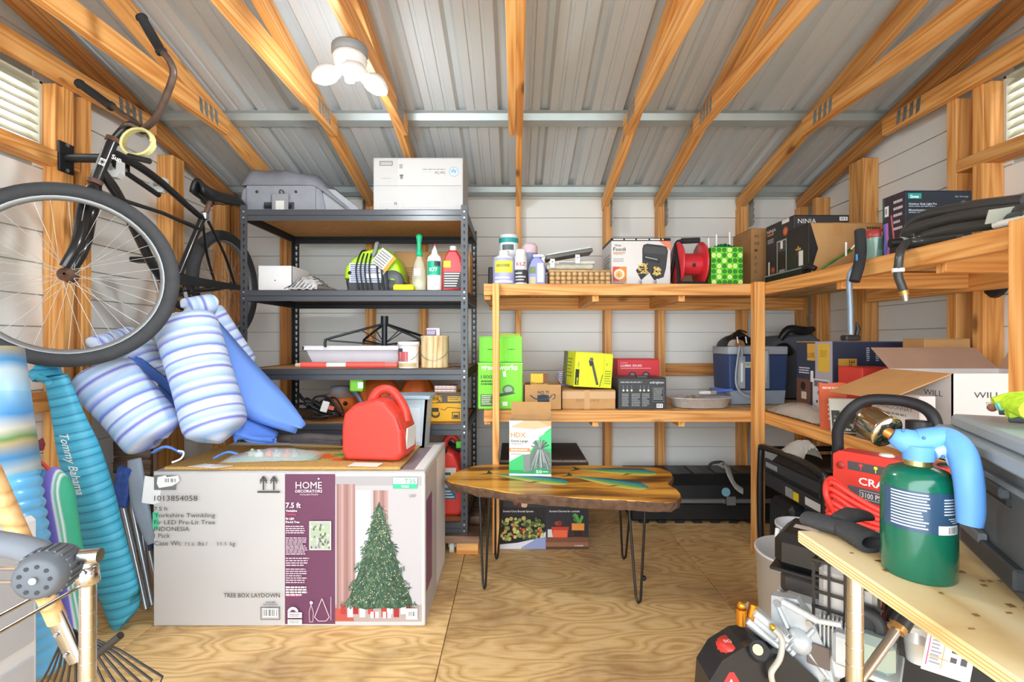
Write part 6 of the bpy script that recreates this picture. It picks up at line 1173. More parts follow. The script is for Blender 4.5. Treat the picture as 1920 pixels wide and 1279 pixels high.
rings(MB(DGY), [(-.19, 0), (-.2, .30), (-.12, .42), (.12, .44), (.2, .38), (.19, 0)], ((0, .94), (.03, 1), (.16, 1), (.19, .94)), .2).obj('body', gb2); MB(BLACK).tube([(-.1, -.0, .40), (-.05, -.01, .465), (.05, -.01, .455), (.12, .0, .47)], [.02, .028, .03, .016], 8, smooth=4).obj('webbing', gb2); MB(BLACK).tube([(-.15, -.02, .33), (-.09, -.03, .35), (-.04, -.02, .31)], [.02, .03, .025], 8, smooth=4).obj('clip', gb2)
# ------------------------------------------------------------------ lower right tier
D = 2.36; W = .46; H = 1.166-ZL; lc = carton('espresso_carton', 'long navy and gold espresso machine carton on the right lower shelf', (1.563+W/2, D, ZL), W, .30, H, M('#333a4e', .45, var=.03)); p = Pr(lc, 'front', W, .3, H)
p.rect(.06, .22, .26, .82, '#c79a44'); p.text('NINJA', .145, .60, .05, '#3a3020', bold=.02, rot=90); p.text('LUXE CAFE', .235, .74, .075, '#3a3020', 'L', .005, rot=90); p.rect(.73, .03, .96, .42, '#b58a3c') if 0 else p.rect(.78, .08, .96, .42, '#b58a3c'); p.para(.83, .15, .93, .36, 6, '#6a5020', .4); p.rect(.0, .0, 1, .012, '#4a5268')
for u in (.36, .46, .58, .63, .68): p.para(u, .08, u+.035, .26, 7, '#d5d7dc', .5, int(u*100))
p.frame(.36, .2, .62, .5, .004, '#55607a'); p.rect(.38, .33, .55, .52, '#9a9ea6'); p.rect(.40, .36, .53, .5, '#4a4e58'); p.circ(.63, .4, .07, '#1e222c', 14); p.line([(.63, .3), (.63, .5)], .05, '#1e222c'); p.para(.82, .45, .9, .55, 4, '#c9ccd2', .5); p.rect(.3, .55, .34, .8, '#c9ccd2'); p.done()
p = Pr(lc, 'left', W, .3, H); p.rect(.0, 0, 1, .012, '#c79a44'); p.rect(.32, .03, .56, .26, '#d0a548'); p.text('LUXE', .33, .22, .07, '#3a3020', width=.2); p.rect(.55, .0, 1, 1, '#a9a6b4'); p.rect(.62, .03, .93, .4, '#d8b545'); p.para(.68, .12, .88, .22, 4, '#a07f28', .4); p.para(.08, .36, .4, .46, 3, '#d5d7dc', .5); p.rect(.0, .52, .42, .95, '#6b4a3a'); p.circ(.2, .62, .06, '#2e2420', 12); p.rect(.15, .7, .3, .8, '#cfc3b6'); p.rect(.06, .85, .35, .93, '#8a5a3c')
p.rect(.48, .5, .92, 1, '#cfd0d4'); p.rect(.52, .52, .9, .6, '#6b6e78'); p.circ(.66, .68, .035, '#33363e', 12); p.rect(.76, .62, .9, .95, '#85888f'); p.circ(.6, .8, .02, '#33363e', 8); p.circ(.68, .8, .02, '#33363e', 8); p.rect(.5, .9, .9, .96, '#e9eaec'); p.rect(.42, .4, .5, .55, '#e3e3e6'); p.done('printed_side')
bz = thing('clear_pouch', 'flat clear plastic pouch of tan material lying at the shelf corner', 'packet', (1.47, 2.46, ZL)); MB(M('#b9a184', .6, var=.2, scale=30, bump=.3)).grid(lambda u, v: (1.40 + .13*u, 2.26 + .36*v, ZL + .002 + .055*max(0, sin(pi*u)*sin(pi*v))**.6 + .004*abs(sin(25*v+9*u))), 8, 16, thick=.002).obj('contents', bz, True); MB(CLEAR).grid(lambda u, v: (1.385 + .15*u, 2.2 + .46*v, ZL + .006 + .068*max(0, sin(pi*u)*sin(pi*v))**.6 + .003*abs(sin(30*v+9*u))), 8, 16, thick=.0006).obj('film', bz, True)
D = 2.10; W = X(1588, D)-X(1541, D); H = Z(719, D)-ZL; op = thing('orange_packet', 'orange paper packet standing at the edge of the right lower shelf', 'packet', (X(1564, D)+.005, D, ZL+.003), rot=(R(-6), 0, -.12)); MB(M('#d96a48', .5, var=.04)).prism([(-W/2, 0), (W/2, 0), (W/2, H-.004), (W*.3, H), (-W*.3, H-.006), (-W/2, H)], .0, .014, 'y').obj('body', op); p = Pr(op, 'front', W, .014, H); p.para(.1, .1, .9, .17, 1, '#f2c4b2', .6)
for k in range(4): p.circ(.3, .48+.1*k, .025, '#f6e6de', 8)
p.done()
D = 2.0; W = .115; cp = thing('seed_packet', 'clear fronted packet with a pale photo leaning beside the orange packet', 'packet', (X(1584, D)+.01, D, ZL+.004), rot=(R(-10), 0, -.2)); MB(M('#c9c9bf', .4, var=.1)).box(-W/2, W/2, 0, .012, 0, .145, .002).obj('body', cp); p = Pr(cp, 'front', W, .012, .145); p.rect(.03, .03, .97, .35, '#d6d4c6'); p.rect(.03, .35, .97, .97, '#4a4844'); r = random.Random(9)
for i in range(40): p.circ(r.uniform(.1, .9), r.uniform(.3, .92), r.uniform(.02, .06), r.choice(['#8a8a7c', '#c9c7b8', '#5c5a50', '#a8a48c', '#2c2a28']), 7)
p.done()
# red carton, grey carton and the open wine cartons
rc = carton('red_carton', 'small red carton behind the open white wine carton', (1.63, 2.14, ZL), .16, .16, .27, M('#cf4038', .45, var=.03)); p = Pr(rc, 'front', .16, .16, .27); p.text('HOME', .3, .22, .05, '#f6dedb', bold=.02); p.done()
WW = M('#dad6d3', .5, var=.02); D = 1.64; W = .46; Dp = .30; H = Z(701, 1.64)-ZL; wc = thing('wine_carton', 'open white wine carton with a tan flap on the right lower shelf', 'box', (1.495+W/2, D, ZL)); t = .004; b = MB(WW); b.box(-W/2, W/2, 0, t, 0, H); b.box(-W/2, W/2, Dp-t, Dp, 0, H); b.box(-W/2, -W/2+t, 0, Dp, 0, H); b.box(W/2-t, W/2, 0, Dp, 0, H); b.obj('body', wc); MB(CARD).box(-W/2+t, W/2-t, t, Dp-t, 0, .01).obj('inside', wc)
FLP = M('#cf9f66', .75, var=.06)
MB(FLP).at((-W/2, 0, H), (0, R(-22), 0)).box(-.24, 0, .002, Dp, -.003, 0).obj('flap', wc); MB(M('#a98a76', .75, var=.06)).at((0, Dp, H), (R(40), 0, 0)).box(-W/2+.02, W/2, 0, .13, -.003, 0).obj('flap', wc); MB(M('#b9977e', .75)).at((W/2, 0, H), (0, R(-60), 0)).box(0, .12, .002, Dp, -.003, 0).obj('flap', wc)
p = Pr(wc, 'front', W, Dp, H); p.text('WILL', .16, .26*0+.30, .08*0+.075, '#3f3d3e', bold=-.0, width=.20); p.text('ESTATE', .25, .38, .03, '#5a5858', width=.1); p.done(); p = Pr(wc, 'left', W, Dp, H); p.text('WILL', .62, .3, .075, '#4a4848', width=.26); p.done('printed_side')
W3 = .2; wn = carton('wine_carton', 'white chardonnay carton tucked low in front of the open one', (1.395, 1.62, ZL), .055, .22, .205, WW, seam=False); p = Pr(wn, 'left', .055, .22, .205); p.text('CHARDONNAY', .12, .3, .07, '#6a6866', width=.75); p.para(.2, .36, .75, .42, 1, '#8a8886', .6); p.done('printed_side')
gc = MB(M('#77787b', .5)).box(1.385, 1.46, 1.87, 2.0-.05, ZL, ZL+.12, .003).obj('grey_carton'); tag(gc, 'low grey carton at the shelf edge left of the chardonnay carton', 'box')
bc = carton('cardboard_box', 'brown cardboard box at the far right behind the open wine carton', (1.885, 2.09, ZL), .2, .12, .40, CARD); p = Pr(bc, 'front', .2, .12, .40); p.para(.3, .3, .7, .4, 2, '#8a6840'); p.done()
blb = carton('blue_box', 'light blue box peeking out right of the navy espresso carton', (1.93, 2.235, ZL), .12, .1, .34, M('#8fb0d6', .5), seam=False); p = Pr(blb, 'front', .13, .1, .34); p.rect(.1, .05, .35, .1, '#e6eef6'); p.circ(.75, .08, .03, '#3a4a60', 10); p.done()
# ------------------------------------------------------------------ river table with hairpin legs
ZT = .49
def tp_(px, py): D = DZ(py, ZT); return (X(px, D), D)
OUT = catmull([(*tp_(px, py), 0) for px, py in ((838, 897), (870, 880), (900, 873), (960, 872), (1030, 874), (1100, 873), (1170, 875), (1228, 877), (1256, 886), (1260, 898), (1252, 908), (1268, 918), (1276, 931), (1262, 941), (1225, 941), (1160, 937), (1100, 935), (1040, 930), (990, 927), (940, 921), (890, 913), (852, 906))], 4, True)
OUT = [(p.x, p.y) for p in OUT]; r = random.Random(2)
cxm = sum(p[0] for p in OUT)/len(OUT); cym = sum(p[1] for p in OUT)/len(OUT)
tb = thing('resin_table', 'live edge coffee table painted with three blue green fish on hairpin legs', 'table', (cxm, cym, 0))
q = NT('live_edge_wood'); tc = q.n('ShaderNodeTexCoord'); mp = q.n('ShaderNodeMapping'); mp.inputs['Scale'].default_value = (1.4, 9, 6); q.l(tc.outputs['Object'], mp.inputs[0]); no = q.n('ShaderNodeTexNoise', i_Scale=1.4, i_Detail=4.0); q.l(mp.outputs[0], no.inputs[0]); cr = q.n('ShaderNodeValToRGB'); e = cr.color_ramp.elements; e[0].position = .34; e[0].color = lin('#5a3a1c'); e[1].position = .66; e[1].color = lin('#efb44c'); x = e.new(.42); x.color = lin('#9a6626'); x = e.new(.5); x.color = lin('#d4963a'); q.l(no.outputs[0], cr.inputs[0]); q.l(cr.outputs[0], q.b.inputs['Base Color']); q.b.inputs['Roughness'].default_value = .3; q.b.inputs['Coat Weight'].default_value = .25
n = len(OUT); b = MB(q.m); b.prism(OUT, ZT-.006, ZT); b.obj('top', tb, True)
BARK = M('#5c4433', .9, var=.35, scale=30, bump=.8); vs = []; fs = []
for j, (k, dz) in enumerate(((.998, 0-.001), (1.012, -.014), (1.0, -.03), (.985, -.044))):
    for (x, y) in OUT: jj = 1 + (r.uniform(-.008, .008) if j else 0); vs.append((cxm+(x-cxm)*k*jj, cym+(y-cym)*k*jj, ZT+dz + (r.uniform(-.004, .004) if j else 0)))
fs = [(j*n+i, j*n+(i+1) % n, (j+1)*n+(i+1) % n, (j+1)*n+i) for j in range(3) for i in range(n)] + [tuple(range(3*n, 4*n))]; MB(BARK).add(vs, fs, False).obj('bark_edge', tb, True)
RESIN = M('#8a6a2e', .1, coat=.6)
def fish(p0, p1, w_, k=1):
    a, c = Vector((*tp_(*p0), 0)), Vector((*tp_(*p1), 0)); d = c-a; L = d.length; u = d/L; v = Vector((-u.y, u.x, 0)); b = MB(); z = ZT + .0006
    def pt(t, s_, dz=0): return a + u*(L*t) + v*s_ + Vector((0, 0, z+dz))
    prof = [(0, .05), (.06, .12), (.18, .35), (.4, .72), (.62, .95), (.8, 1.0), (.92, .85), (.98, .5), (1, .15)]
    b.use(ink('#3f4a3a')); b.add([pt(-.10, w_*1.0), pt(.03, .05*w_), pt(-.12, -w_*.8), pt(-.05, 0)], [(3, 2, 1, 0)])
    bands = ((1, .55, '#2f7f9a'), (.55, .1, '#3f9a9c'), (.1, -.35, '#6fae5a'), (-.35, -.8, '#c9c84a'), (-.8, -1, '#d8d89a'))
    for hi, lo, c_ in bands:
        b.use(ink(c_))
        for (t0, w0), (t1, w1) in zip(prof, prof[1:]): b.add([pt(t0, lo*w_*w0), pt(t1, lo*w_*w1), pt(t1, hi*w_*w1), pt(t0, hi*w_*w0)], [(0, 1, 2, 3)])
    b.use(ink('#2f5560')); b.add([pt(.2, w_*.4, .0003), pt(.9, w_*.9, .0003), pt(.85, w_*1.25, .0003), pt(.5, w_*1.0, .0003)], [(0, 1, 2, 3)]); b.use(ink('#111111')); e_ = pt(.93, w_*.25, .0004); b.add([e_ + Vector((.004*cos(2*pi*i/8), .006*sin(2*pi*i/8), 0)) for i in range(8)], [tuple(range(8))])
    b.use(ink('#4a4a2e')); b.add([pt(.7, -.5*w_, .0003), pt(.55, -1.35*w_, .0003), pt(.62, -.6*w_, .0003)], [(0, 2, 1)]); b.obj('painted_fish', tb, True)
fish((920, 889), (1065, 907), .055); fish((1070, 893), (1215, 916), .06); fish((1085, 881), (1230, 888), .062)
TPL = BLACKM
def hairpin(top0, top1, foot, D0_, D1_):
    zt_ = ZT-.04; a = Vector((X(top0, D0_), D0_, zt_)); c = Vector((X(top1, D1_), D1_, zt_)); f = Vector((X(foot[0], foot[1]), foot[1], .006)); e = (c-a).normalized()*.011
    MB(TPL).tube([a, a.lerp(f-e, .94), f - e*.9 + Vector((0, 0, .012)), f, f + e*.9 + Vector((0, 0, .012)), c.lerp(f+e, .94), c], .0058, 8, smooth=0).obj('leg', tb, True)
hairpin(899, 918, (908, DZ(1104, .006)), 2.30, 2.22); hairpin(929, 945, (931, 2.56), 2.54, 2.47); hairpin(1178, 1210, (1197, DZ(1131, .006)), 2.20, 2.13); hairpin(1160, 1186, (1170, 2.56), 2.53, 2.45)
MB(BLACK).at((X(1207, 2.15), 2.15, .106)).ball((0, 0, 0), .012, 10).obj('leg_clip', tb, True)
# trash bag carton
D = 2.41; W = X(1034, D)-X(955, D); H = Z(790, D)-ZT; HW = M('#d9dcda', .5, var=.02); hb = thing('trash_bag_carton', 'white and green trash bag carton with its tan lid flap open on the table', 'box', (X(994, D), D, ZT+.001), -.08); b = MB(HW); t = .002; Dp = .11
b.box(-W/2, W/2, 0, t, 0, H); b.box(-W/2, W/2, Dp-t, Dp, 0, H); b.box(-W/2, -W/2+t, 0, Dp, 0, H); b.box(W/2-t, W/2, 0, Dp, 0, H); b.box(-W/2, W/2, 0, Dp, 0, t); b.obj('body', hb)
MB(CARD).at((0, Dp, H), (R(12), 0, 0)).box(-W/2+.002, W/2-.002, 0, .002, 0, .085).obj('lid_flap', hb); MB(CARD).box(-W/2+.004, W/2-.004, Dp-.008, Dp-.006, H-.08, H+.005).obj('inner_flap', hb)
p = Pr(hb, 'front', W, Dp, H); p.poly([(0, .0), (1, .0), (1, .1), (.66, .02), (.3, .0)], '#c9a070'); p.poly([(.02, .12), (.35, .0), (.68, .0), (.98, .1), (.6, .155)], '#cdb08a'); p.poly([(1, .12), (1, .75), (.5, .75), (.5, .55), (.86, .2)], '#2fae62'); p.poly([(.7, .3), (1, .15), (1, .5), (.72, .5)], '#46c47a'); p.text('HDX', .04, .30, .085, '#d9905a', bold=.03, width=.36); p.text('Extra Large', .05, .39, .045, '#3a3f3c', bold=.02, width=.4); p.para(.05, .41, .36, .45, 2, '#8a908c', .5); p.rect(0, .5, .5, .565, '#d98a52'); p.para(.04, .52, .44, .55, 1, '#f6e2d2', .8); p.poly([(0, .75), (.35, .6), (.5, .95), (0, .95)], '#3fb86c'); p.para(.05, .6, .3, .64, 1, '#9aa09c')
p.rect(0, .9, 1, .965, '#2f9a5a'); p.rect(0, .965, 1, 1, '#e9eae8')
p.poly([(.34, .62), (.5, .6), (.56, .9), (.34, .93)], '#7d8480'); r = random.Random(7)
p.poly([(.5, .62), (.6, .5), (.78, .48), (.98, .58), (1, .92), (.5, .93)], '#6a7470')
for i in range(60): u = r.uniform(.5, .98); p.line([(.74 + (u-.74)*.3, .52), (u, r.uniform(.7, .92))], .01, r.choice(['#8f9894', '#4c5552', '#aab2ae', '#5d6663']))
for i in range(14): a = r.uniform(.2, 2.9); p.line([(.74, .5), (.74+.22*cos(a), .5-.17*sin(a))], .022, r.choice(['#4c5552', '#6d7673', '#8f9894']))
p.rect(.58, .86, .9, .96, '#2f9a5a'); p.text('50', .64, .945, .055, '#eafff2', bold=.02, width=.14); p.para(.8, .91, .93, .94, 1, '#d6f4e2'); p.done()
# black grill carton
D = 2.70; W = .50; H = .485; gx = X(1020, D); gr_ = carton('grill_carton', 'large black grill carton with cocktail and food photos on the floor', (gx, D, 0), W, .52, H, M('#2a2527', .4, var=.06)); p = Pr(gr_, 'front', W, .52, H); r = random.Random(12)
p.rect(0, 0, 1, .05, '#c9c2bb'); p.rect(0, .0, 1, .16, '#3a2f2c')
for i in range(26): u = r.uniform(.2, 1); p.circ(u, r.uniform(.08, .15), .02, r.choice(['#c9a27c', '#a5573a', '#e0d2c0', '#7d6a4a']), 7)
p.text('smoked', .28, .09, .04, '#e6ddd6', bold=.02, width=.18)
for i in range(24): u = r.uniform(0, 1); v = r.uniform(.36, .5); p.circ(u, v, r.uniform(.025, .05), r.choice(['#8a4a34', '#c98a5a', '#5c2f26', '#d8b08c']), 7)
p.rect(0, .52, .52, 1, '#211d1f'); p.rect(.52, .52, 1, 1, '#2b292d'); p.text('Smoked Curry Brussels Sprouts', .04, .575, .022, '#e6ddd6', bold=.015, width=.34); p.text('Smoked Cherries for cocktails', .56, .575, .022, '#e6ddd6', bold=.015, width=.34)
p.poly([(0, .95), (.2, .93), (.42, .88), (.52, .8), (.52, 1), (0, 1)], '#cfcdd4'); p.poly([(.25, .98), (.42, .88), (.52, .86), (.52, 1), (.24, 1)], '#8a93b8'); p.poly([(0, .66), (.1, .62), (.45, .62), (.52, .7), (.5, .82), (.2, .92), (0, .94)], '#171416')
for i in range(120): u = r.uniform(.01, .49); v = .64 + r.uniform(0, .26)*(1-.25*u); p.circ(u, v, r.uniform(.012, .028), r.choice(['#6f7a3a', '#8a8f4a', '#b5a455', '#4f5c2e', '#c7b76a', '#3c4424']), 7)
for i in range(12): p.circ(r.uniform(.05, .46), r.uniform(.66, .85), .014, '#c94a2e', 6)
p.rect(.52, .86, 1, .92, '#6e4632'); p.rect(.52, .92, 1, 1, '#8a5a40'); p.rect(.52, .97, 1, 1, '#4a3428'); p.rect(.54, .77, .7, .86, '#c9c4c2')
p.poly([(.58, .74), (.78, .74), (.76, .87), (.60, .87)], '#b53a26'); p.rect(.6, .78, .76, .86, '#d8603a'); p.circ(.67, .7, .035, '#7a2e24', 12); p.circ(.64, .7, .025, '#8f3c2c', 10); p.poly([(.8, .7), (.96, .7), (.94, .86), (.82, .86)], '#4a2a20'); p.rect(.81, .7, .95, .78, '#d98a3a'); p.rect(.83, .79, .93, .85, '#2f1c18')
for i in range(10): p.line([(.9, .7), (.9+r.uniform(-.08, .06), .6+r.uniform(-.02, .06))], .022, r.choice(['#3f7a3a', '#5a9a4a', '#2f5c2c']))
p.text('cocktails', .84, .965, .02, '#e0d6cf', width=.1); p.done()
p = Pr(gr_, 'top', W, .52, H); p.rect(.02, .02, .98, .9, '#37322f'); p.rect(0, .9, 1, 1, '#b9aea6')
for i in range(30): p.circ(r.uniform(.3, 1), r.uniform(.91, .99), .012, r.choice(['#a5573a', '#e0d2c0', '#5c4a3a']), 6)
for v in (.2, .4, .6): p.rect(.02, v, .98, v+.01, '#2a2624')
p.done('printed_lid')
# black long tool chest by the wall
TC = M('#1c1d1f', .45, var=.06); x0, x1 = X(1182, 3.1), X(1400, 3.1)+.28; ch = thing('tool_chest', 'long black lidded plastic chest on the floor by the back wall', 'chest', ((x0+x1)/2, 3.1, 0)); 
b = MB(TC).box(x0, x1, 3.08, 3.345, .012, .13, .012)
for k in range(9): b.box(x0+.05+k*.115, x0+.11+k*.115, 3.072, 3.09, 0, .02, .004)
b.obj('base', ch, True); MB(M('#8b8e90', .35, metal=.6)).box(x0-.006, x1+.006, 3.066, 3.35, .128, .158, .006).obj('metal_band', ch, True)
b = MB(TC).prism([(3.075, .157), (3.085, .24), (3.14, .30), (3.33, .305), (3.345, .157)], x0, x1, 'x'); b.obj('lid', ch, True)
b = MB(M('#2b2c2f', .4))
for k in range(6): xa = x0+.12+k*.15; b.prism([(3.09, .235), (3.137, .296), (3.14, .305), (3.30, .311), (3.30, .30), (3.14, .295)], xa, xa+.07, 'x')
b.obj('lid_ribs', ch, True, kind='stuff'); b = MB(M('#7fb3c4', .4)).at((X(1358, 3.1), 3.0745, .20), (R(-7), 0, 0)).lathe([(.0001, 0), (.028, 0)], 20, ax='y'); b.at((0, 0, 0)); b.obj('badge', ch, True)
for px in (1200, 1370): MB(M('#8f9294', .35, metal=.5)).box(X(px, 3.07)-.03, X(px, 3.07)+.03, 3.055, 3.07, .12, .175, .004).obj('latch', ch, True)
MB(STEEL).box(X(1367, 3.05)-.03, X(1367, 3.05)+.03, 3.056, 3.07, .13, .158, .003).obj('hasp', ch, True)
stp = thing('ratchet_strap', 'grey webbing strap with a black loop draped over the black chest', 'strap', (X(1368, 3.12), 3.12, .3)); MB(M('#b5b7b2', .7, var=.1, scale=60)).tube([at(1352, 876, 3.2), at(1362, 872, 3.14), at(1370, 895, 3.035), at(1380, 912, 3.03), at(1393, 921, 3.03)], .028, 8, smooth=4, flat=.12, up=(0, -1, .3)).obj('webbing', stp, True); MB(BLACK).tube([at(1328, 878, 3.2), at(1335, 869, 3.2), at(1352, 867, 3.18), at(1358, 871, 3.16)], .009, 8, smooth=4).obj('loop', stp, True)

# ------------------------------------------------------------------ right: generator, pressure washer, buckets
ge = thing('generator', 'black open frame portable generator under the right shelf', 'generator', (1.55, 2.3, 0)); GF = M('#1e1f21', .35, var=.05, coat=.2)
for xf in (1.325, 1.80):
    MB(GF).tube([(xf, 2.06, .08), (xf, 2.05, .53), (xf, 2.10, .602), (xf, 2.52, .605), (xf, 2.585, .54), (xf, 2.585, .1), (xf, 2.54, .035), (xf, 2.11, .035)], .0165, 12, smooth=4, closed=True).obj('frame_hoop', ge, True)
b = MB(GF)
for y, z in ((2.1, .04), (2.54, .04), (2.53, .60), (2.11, .6)): b.cyl((1.325, y, z), (1.80, y, z), .014, n=10)
b.obj('cross_bars', ge, True, kind='stuff')
MB(M('#26272a', .45, var=.05)).box(1.35, 1.78, 2.10, 2.54, .44, .575, .03).obj('fuel_tank', ge, True); MB(M('#303236', .45)).box(1.332, 1.36, 2.07, 2.56, .40, .47, .006).obj('control_panel', ge, True)
MB(M('#35373b', .5)).box(1.33, 1.345, 2.07, 2.56, .495, .545, .004).obj('name_strip', ge, True)
for c_, q_ in (('#8d9094', (1.3285, 1.3295, 2.43, 2.54, .505, .53)), ('#8d9094', (1.3305, 1.3315, 2.3, 2.36, .41, .455)), ('#d8c22a', (1.3304, 1.3314, 2.25, 2.295, .41, .45)), ('#cfd1d4', (1.3305, 1.3315, 2.09, 2.2, .42, .455))): MB(ink(c_)).box(*q_).obj('sticker', ge, True)
MB(M('#232427', .4)).box(1.34, 1.46, 2.33, 2.53, .08, .36, .02).obj('battery', ge, True); b = MB(M('#2c2e31', .5))
for k in range(8): b.box(1.336, 1.345, 2.34+k*.023, 2.352+k*.023, .1, .33)
b.obj('battery_fins', ge, True, kind='stuff')
MB(M('#44474c', .45, metal=.3)).box(1.4, 1.75, 2.12, 2.35, .06, .40, .03).obj('engine', ge, True); MB(M('#3a4a9c', .4)).tube([(1.35, 2.2, .30), (1.335, 2.22, .22), (1.335, 2.18, .12)], .022, 10, smooth=4).obj('blue_hose', ge, True)
MB(M('#c9413a', .4)).ball((1.335, 2.2, .33), .028, 12).obj('red_cap', ge, True); MB(M('#d9c22c', .4)).box(1.305, 1.33, 2.15, 2.25, .285, .305, .004).obj('yellow_tab', ge, True); MB(M('#2a2c2f', .4)).box(1.34, 1.37, 2.085, 2.12, .1, .36, .006).obj('front_column', ge, True)
MB(GF).box(1.33, 1.8, 2.08, 2.56, .03, .06, .005).obj('base_plate', ge, True)
cb_ = thing('plastic_bag', 'crumpled clear plastic bag resting on the generator frame', 'bag', (1.40, 2.28, .585)); MB(glassy('crumpled_film', '#cfcfc8', .55, .25)).grid(lambda u, v: (1.325 + .085*u + .008*sin(7*v), 2.2 + .2*v, .626 + .055*max(0, sin(pi*u))**.7*(1-.6*v)*max(0, sin(pi*(.1+.9*v)))**.5*1.5 + .012*abs(sin(19*u+13*v)*sin(pi*u))), 12, 12, False, thick=.001).obj('film', cb_, True)
# bucket
t, r_b, H = turned('bucket', 'large white plastic bucket standing behind the engine', 'bucket', 1425, 1578, 1035, 1.76, 0, [('body', M('#d2d3d2', .45, var=.03), [(0, 0), (.86, 0), (.88, .01), (1, .98), (1.03, .98), (1.03, 1), (.97, 1), (.84, .03), (0, .03)])], n=36); b = MB(ink('#8a8a8c'))
for k in range(4): a = R(-150 + 4*k); b.add([(r_b*.965*cos(a+d_), r_b*.965*sin(a+d_), z) for d_ in (0, .05) for z in (H*.62-k*.02, H*.62-k*.02+.012)], [(0, 2, 3, 1)])
b.obj('printed_mark', t)
t, r_b, H = turned('bucket', 'smaller pale grey tub nested on the large white bucket', 'bucket', 1460, 1548, 985, 1.77, .40, [('body', M('#bfc4ca', .45, var=.03), [(0, 0), (.9, 0), (1, .9), (1.04, .9), (1.04, 1), (.96, 1), (.86, .05), (0, .05)])], n=32); MB(WHITE).tube([(-r_b*1.05, 0, H*.85), (-r_b*1.18, -.02, H*.4), (-r_b*1.02, -.04, H*.1)], .008, 8, smooth=4).obj('handle', t)
# --- petrol pressure washer
pw2 = thing('pressure_washer', 'red and black petrol pressure washer reading 3100 PSI under the plywood shelf', 'pressure washer', (1.1, 1.45, 0)); RD = M('#d63a30', .42, var=.04)
yaw = R(-57); c0 = at(1562, 843, 1.70); zt_ = c0.z; Wp, Hp = .33, .30; ctr = c0 + Vector((cos(yaw), sin(yaw), 0))*(Wp/2); m = Matrix.Translation((ctr.x, ctr.y, zt_-Hp)) @ Matrix.Rotation(yaw, 4, 'Z')
pan = MB(RD).prism([(-Wp/2, 0), (Wp/2, 0), (Wp/2, Hp-.015), (Wp/2-.02, Hp), (-Wp/2+.02, Hp+.0), (-Wp/2, Hp-.015)], 0, .075, 'y').obj('panel', pw2, True, mat4=m)
pan.name = 'panel'; MW[pan.name] = m
p = Pr(pan, 'front', Wp, .075, Hp); p.rect(.14, .10, .98, .2, '#4d4a4c'); p.text('CRAFTSMAN', .24, .345, .085, '#f0e6e3', bold=.02, width=.66); p.rect(.14, .38, .98, .53, '#55545a'); p.frame(.25, .405, .46, .505, .006, '#c9c9cb'); p.text('3100 PSI', .265, .485, .06, '#e6e6e8', bold=.005, width=.18); p.rect(.5, .4, .505, .51, '#c9c9cb'); p.text('2.4 GPM', .53, .485, .06, '#e6e6e8', width=.17); p.text('PREMIUM GAS PRESSURE WASHER', .25, .58, .026, '#f0e6e3', bold=.03, width=.5)
for u, c in ((.26, '#d8443c'), (.39, '#e0cf3a')): p.circ(u, .13, .02, c, 8); p.rect(u-.004, .14, u+.004, .185, c)
p.done()
b = MB(M('#a8352c', .5)).at((-.14, -.0, Hp-.05)); b.lathe([(.0001, -.006), (.012, -.006), (.014, .002)], 12, ax='y'); b.obj('screw', pan)
for (xx, m_, rr) in ((-.02, M('#e6dfd2', .4), .022), (.06, BLACK, .014), (.13, M('#2c2c2e', .4), .02)): MB(m_).at((xx, .04, Hp)).lathe([(.0001, .008), (rr*.7, .008), (rr, .003), (rr, -.001)], 16).obj('nozzle_cap', pan)
MB(M('#232427', .5, var=.05)).tube([at(1569, 880, 1.75), at(1571, 836, 1.74), at(1572, 805, 1.73), at(1592, 772, 1.70), at(1622, 752, 1.67), at(1668, 750, 1.62), at(1712, 757, 1.57), at(1742, 772, 1.53), at(1755, 798, 1.51), at(1757, 850, 1.5)], .0185, 14, smooth=5).obj('push_handle', pw2, True)
MB(BLACK).cyl(at(1722, 790, 1.5), at(1722, 815, 1.5), .033, n=18).obj('fuel_cap', pw2, True)
HR = M('#e0392f', .4, var=.05); r = random.Random(3)
for k in range(7):
    y = 912 + k*12; MB(HR).tube([at(1552, y, 1.52), at(1562 - 4*(k % 2), y-7, 1.50), at(1600, y+18, 1.46), at(1650, y+46 - 3*k, 1.42), at(1710, y+66 - 5*k, 1.38)], .0085, 8, smooth=4).obj('hose_loop', pw2, True)
MB(HR).tube([at(1565, 965, 1.5), at(1549, 930, 1.5), at(1551, 904, 1.52), at(1566, 900, 1.53), at(1604, 938, 1.46)], .0085, 8, smooth=5).obj('hose_loop', pw2, True)
BK = M('#1b1c1e', .32, var=.05, coat=.2); SIL = M('#d2d5d6', .35, metal=.3, var=.08, scale=14); SIL2 = M('#bcc1c4', .4, metal=.3, var=.1, scale=20)
ey = R(-42); E = Matrix.Translation(at(1565, 1130, 1.28)) @ Matrix.Rotation(ey, 4, 'Z')
def ep(name, b): return b.obj(name, pw2, True, mat4=E)
ep('air_cleaner', MB(BK).box(-.145, .075, -.02, .17, .055, .155, .028)); ep('cleaner_lip', MB(BK).box(-.152, .08, -.026, .176, .05, .06, .004)); ep('cleaner_base', MB(M('#3d3733', .45)).box(-.13, .06, -.012, .16, -.02, .05, .015))
ep('warning_label', MB(ink('#b9b0ac')).box(-.11, -.03, .06, .09, .1551, .1556)); ep('warning_label', MB(ink('#c8483c')).box(-.02, .01, .02, .05, .1551, .1556)); ep('starter_vent', MB(M('#2c2d30', .5)).lathe([(.04, .155), (.045, .162), (.03, .163), (.028, .157)], 20, o=(.03, .11, 0)))
b = MB(BK); gx0, gx1, gz0, gz1 = -.035, .11, -.03, .125; yg = -.075
for k in range(6): b.box(gx0+k*.034-.003, gx0+k*.034+.003, yg-.004, yg+.004, gz0, gz1)
for k in range(5): b.box(gx0-.004, gx1, yg-.005, yg+.003, gz0+k*.04-.003, gz0+k*.04+.003)
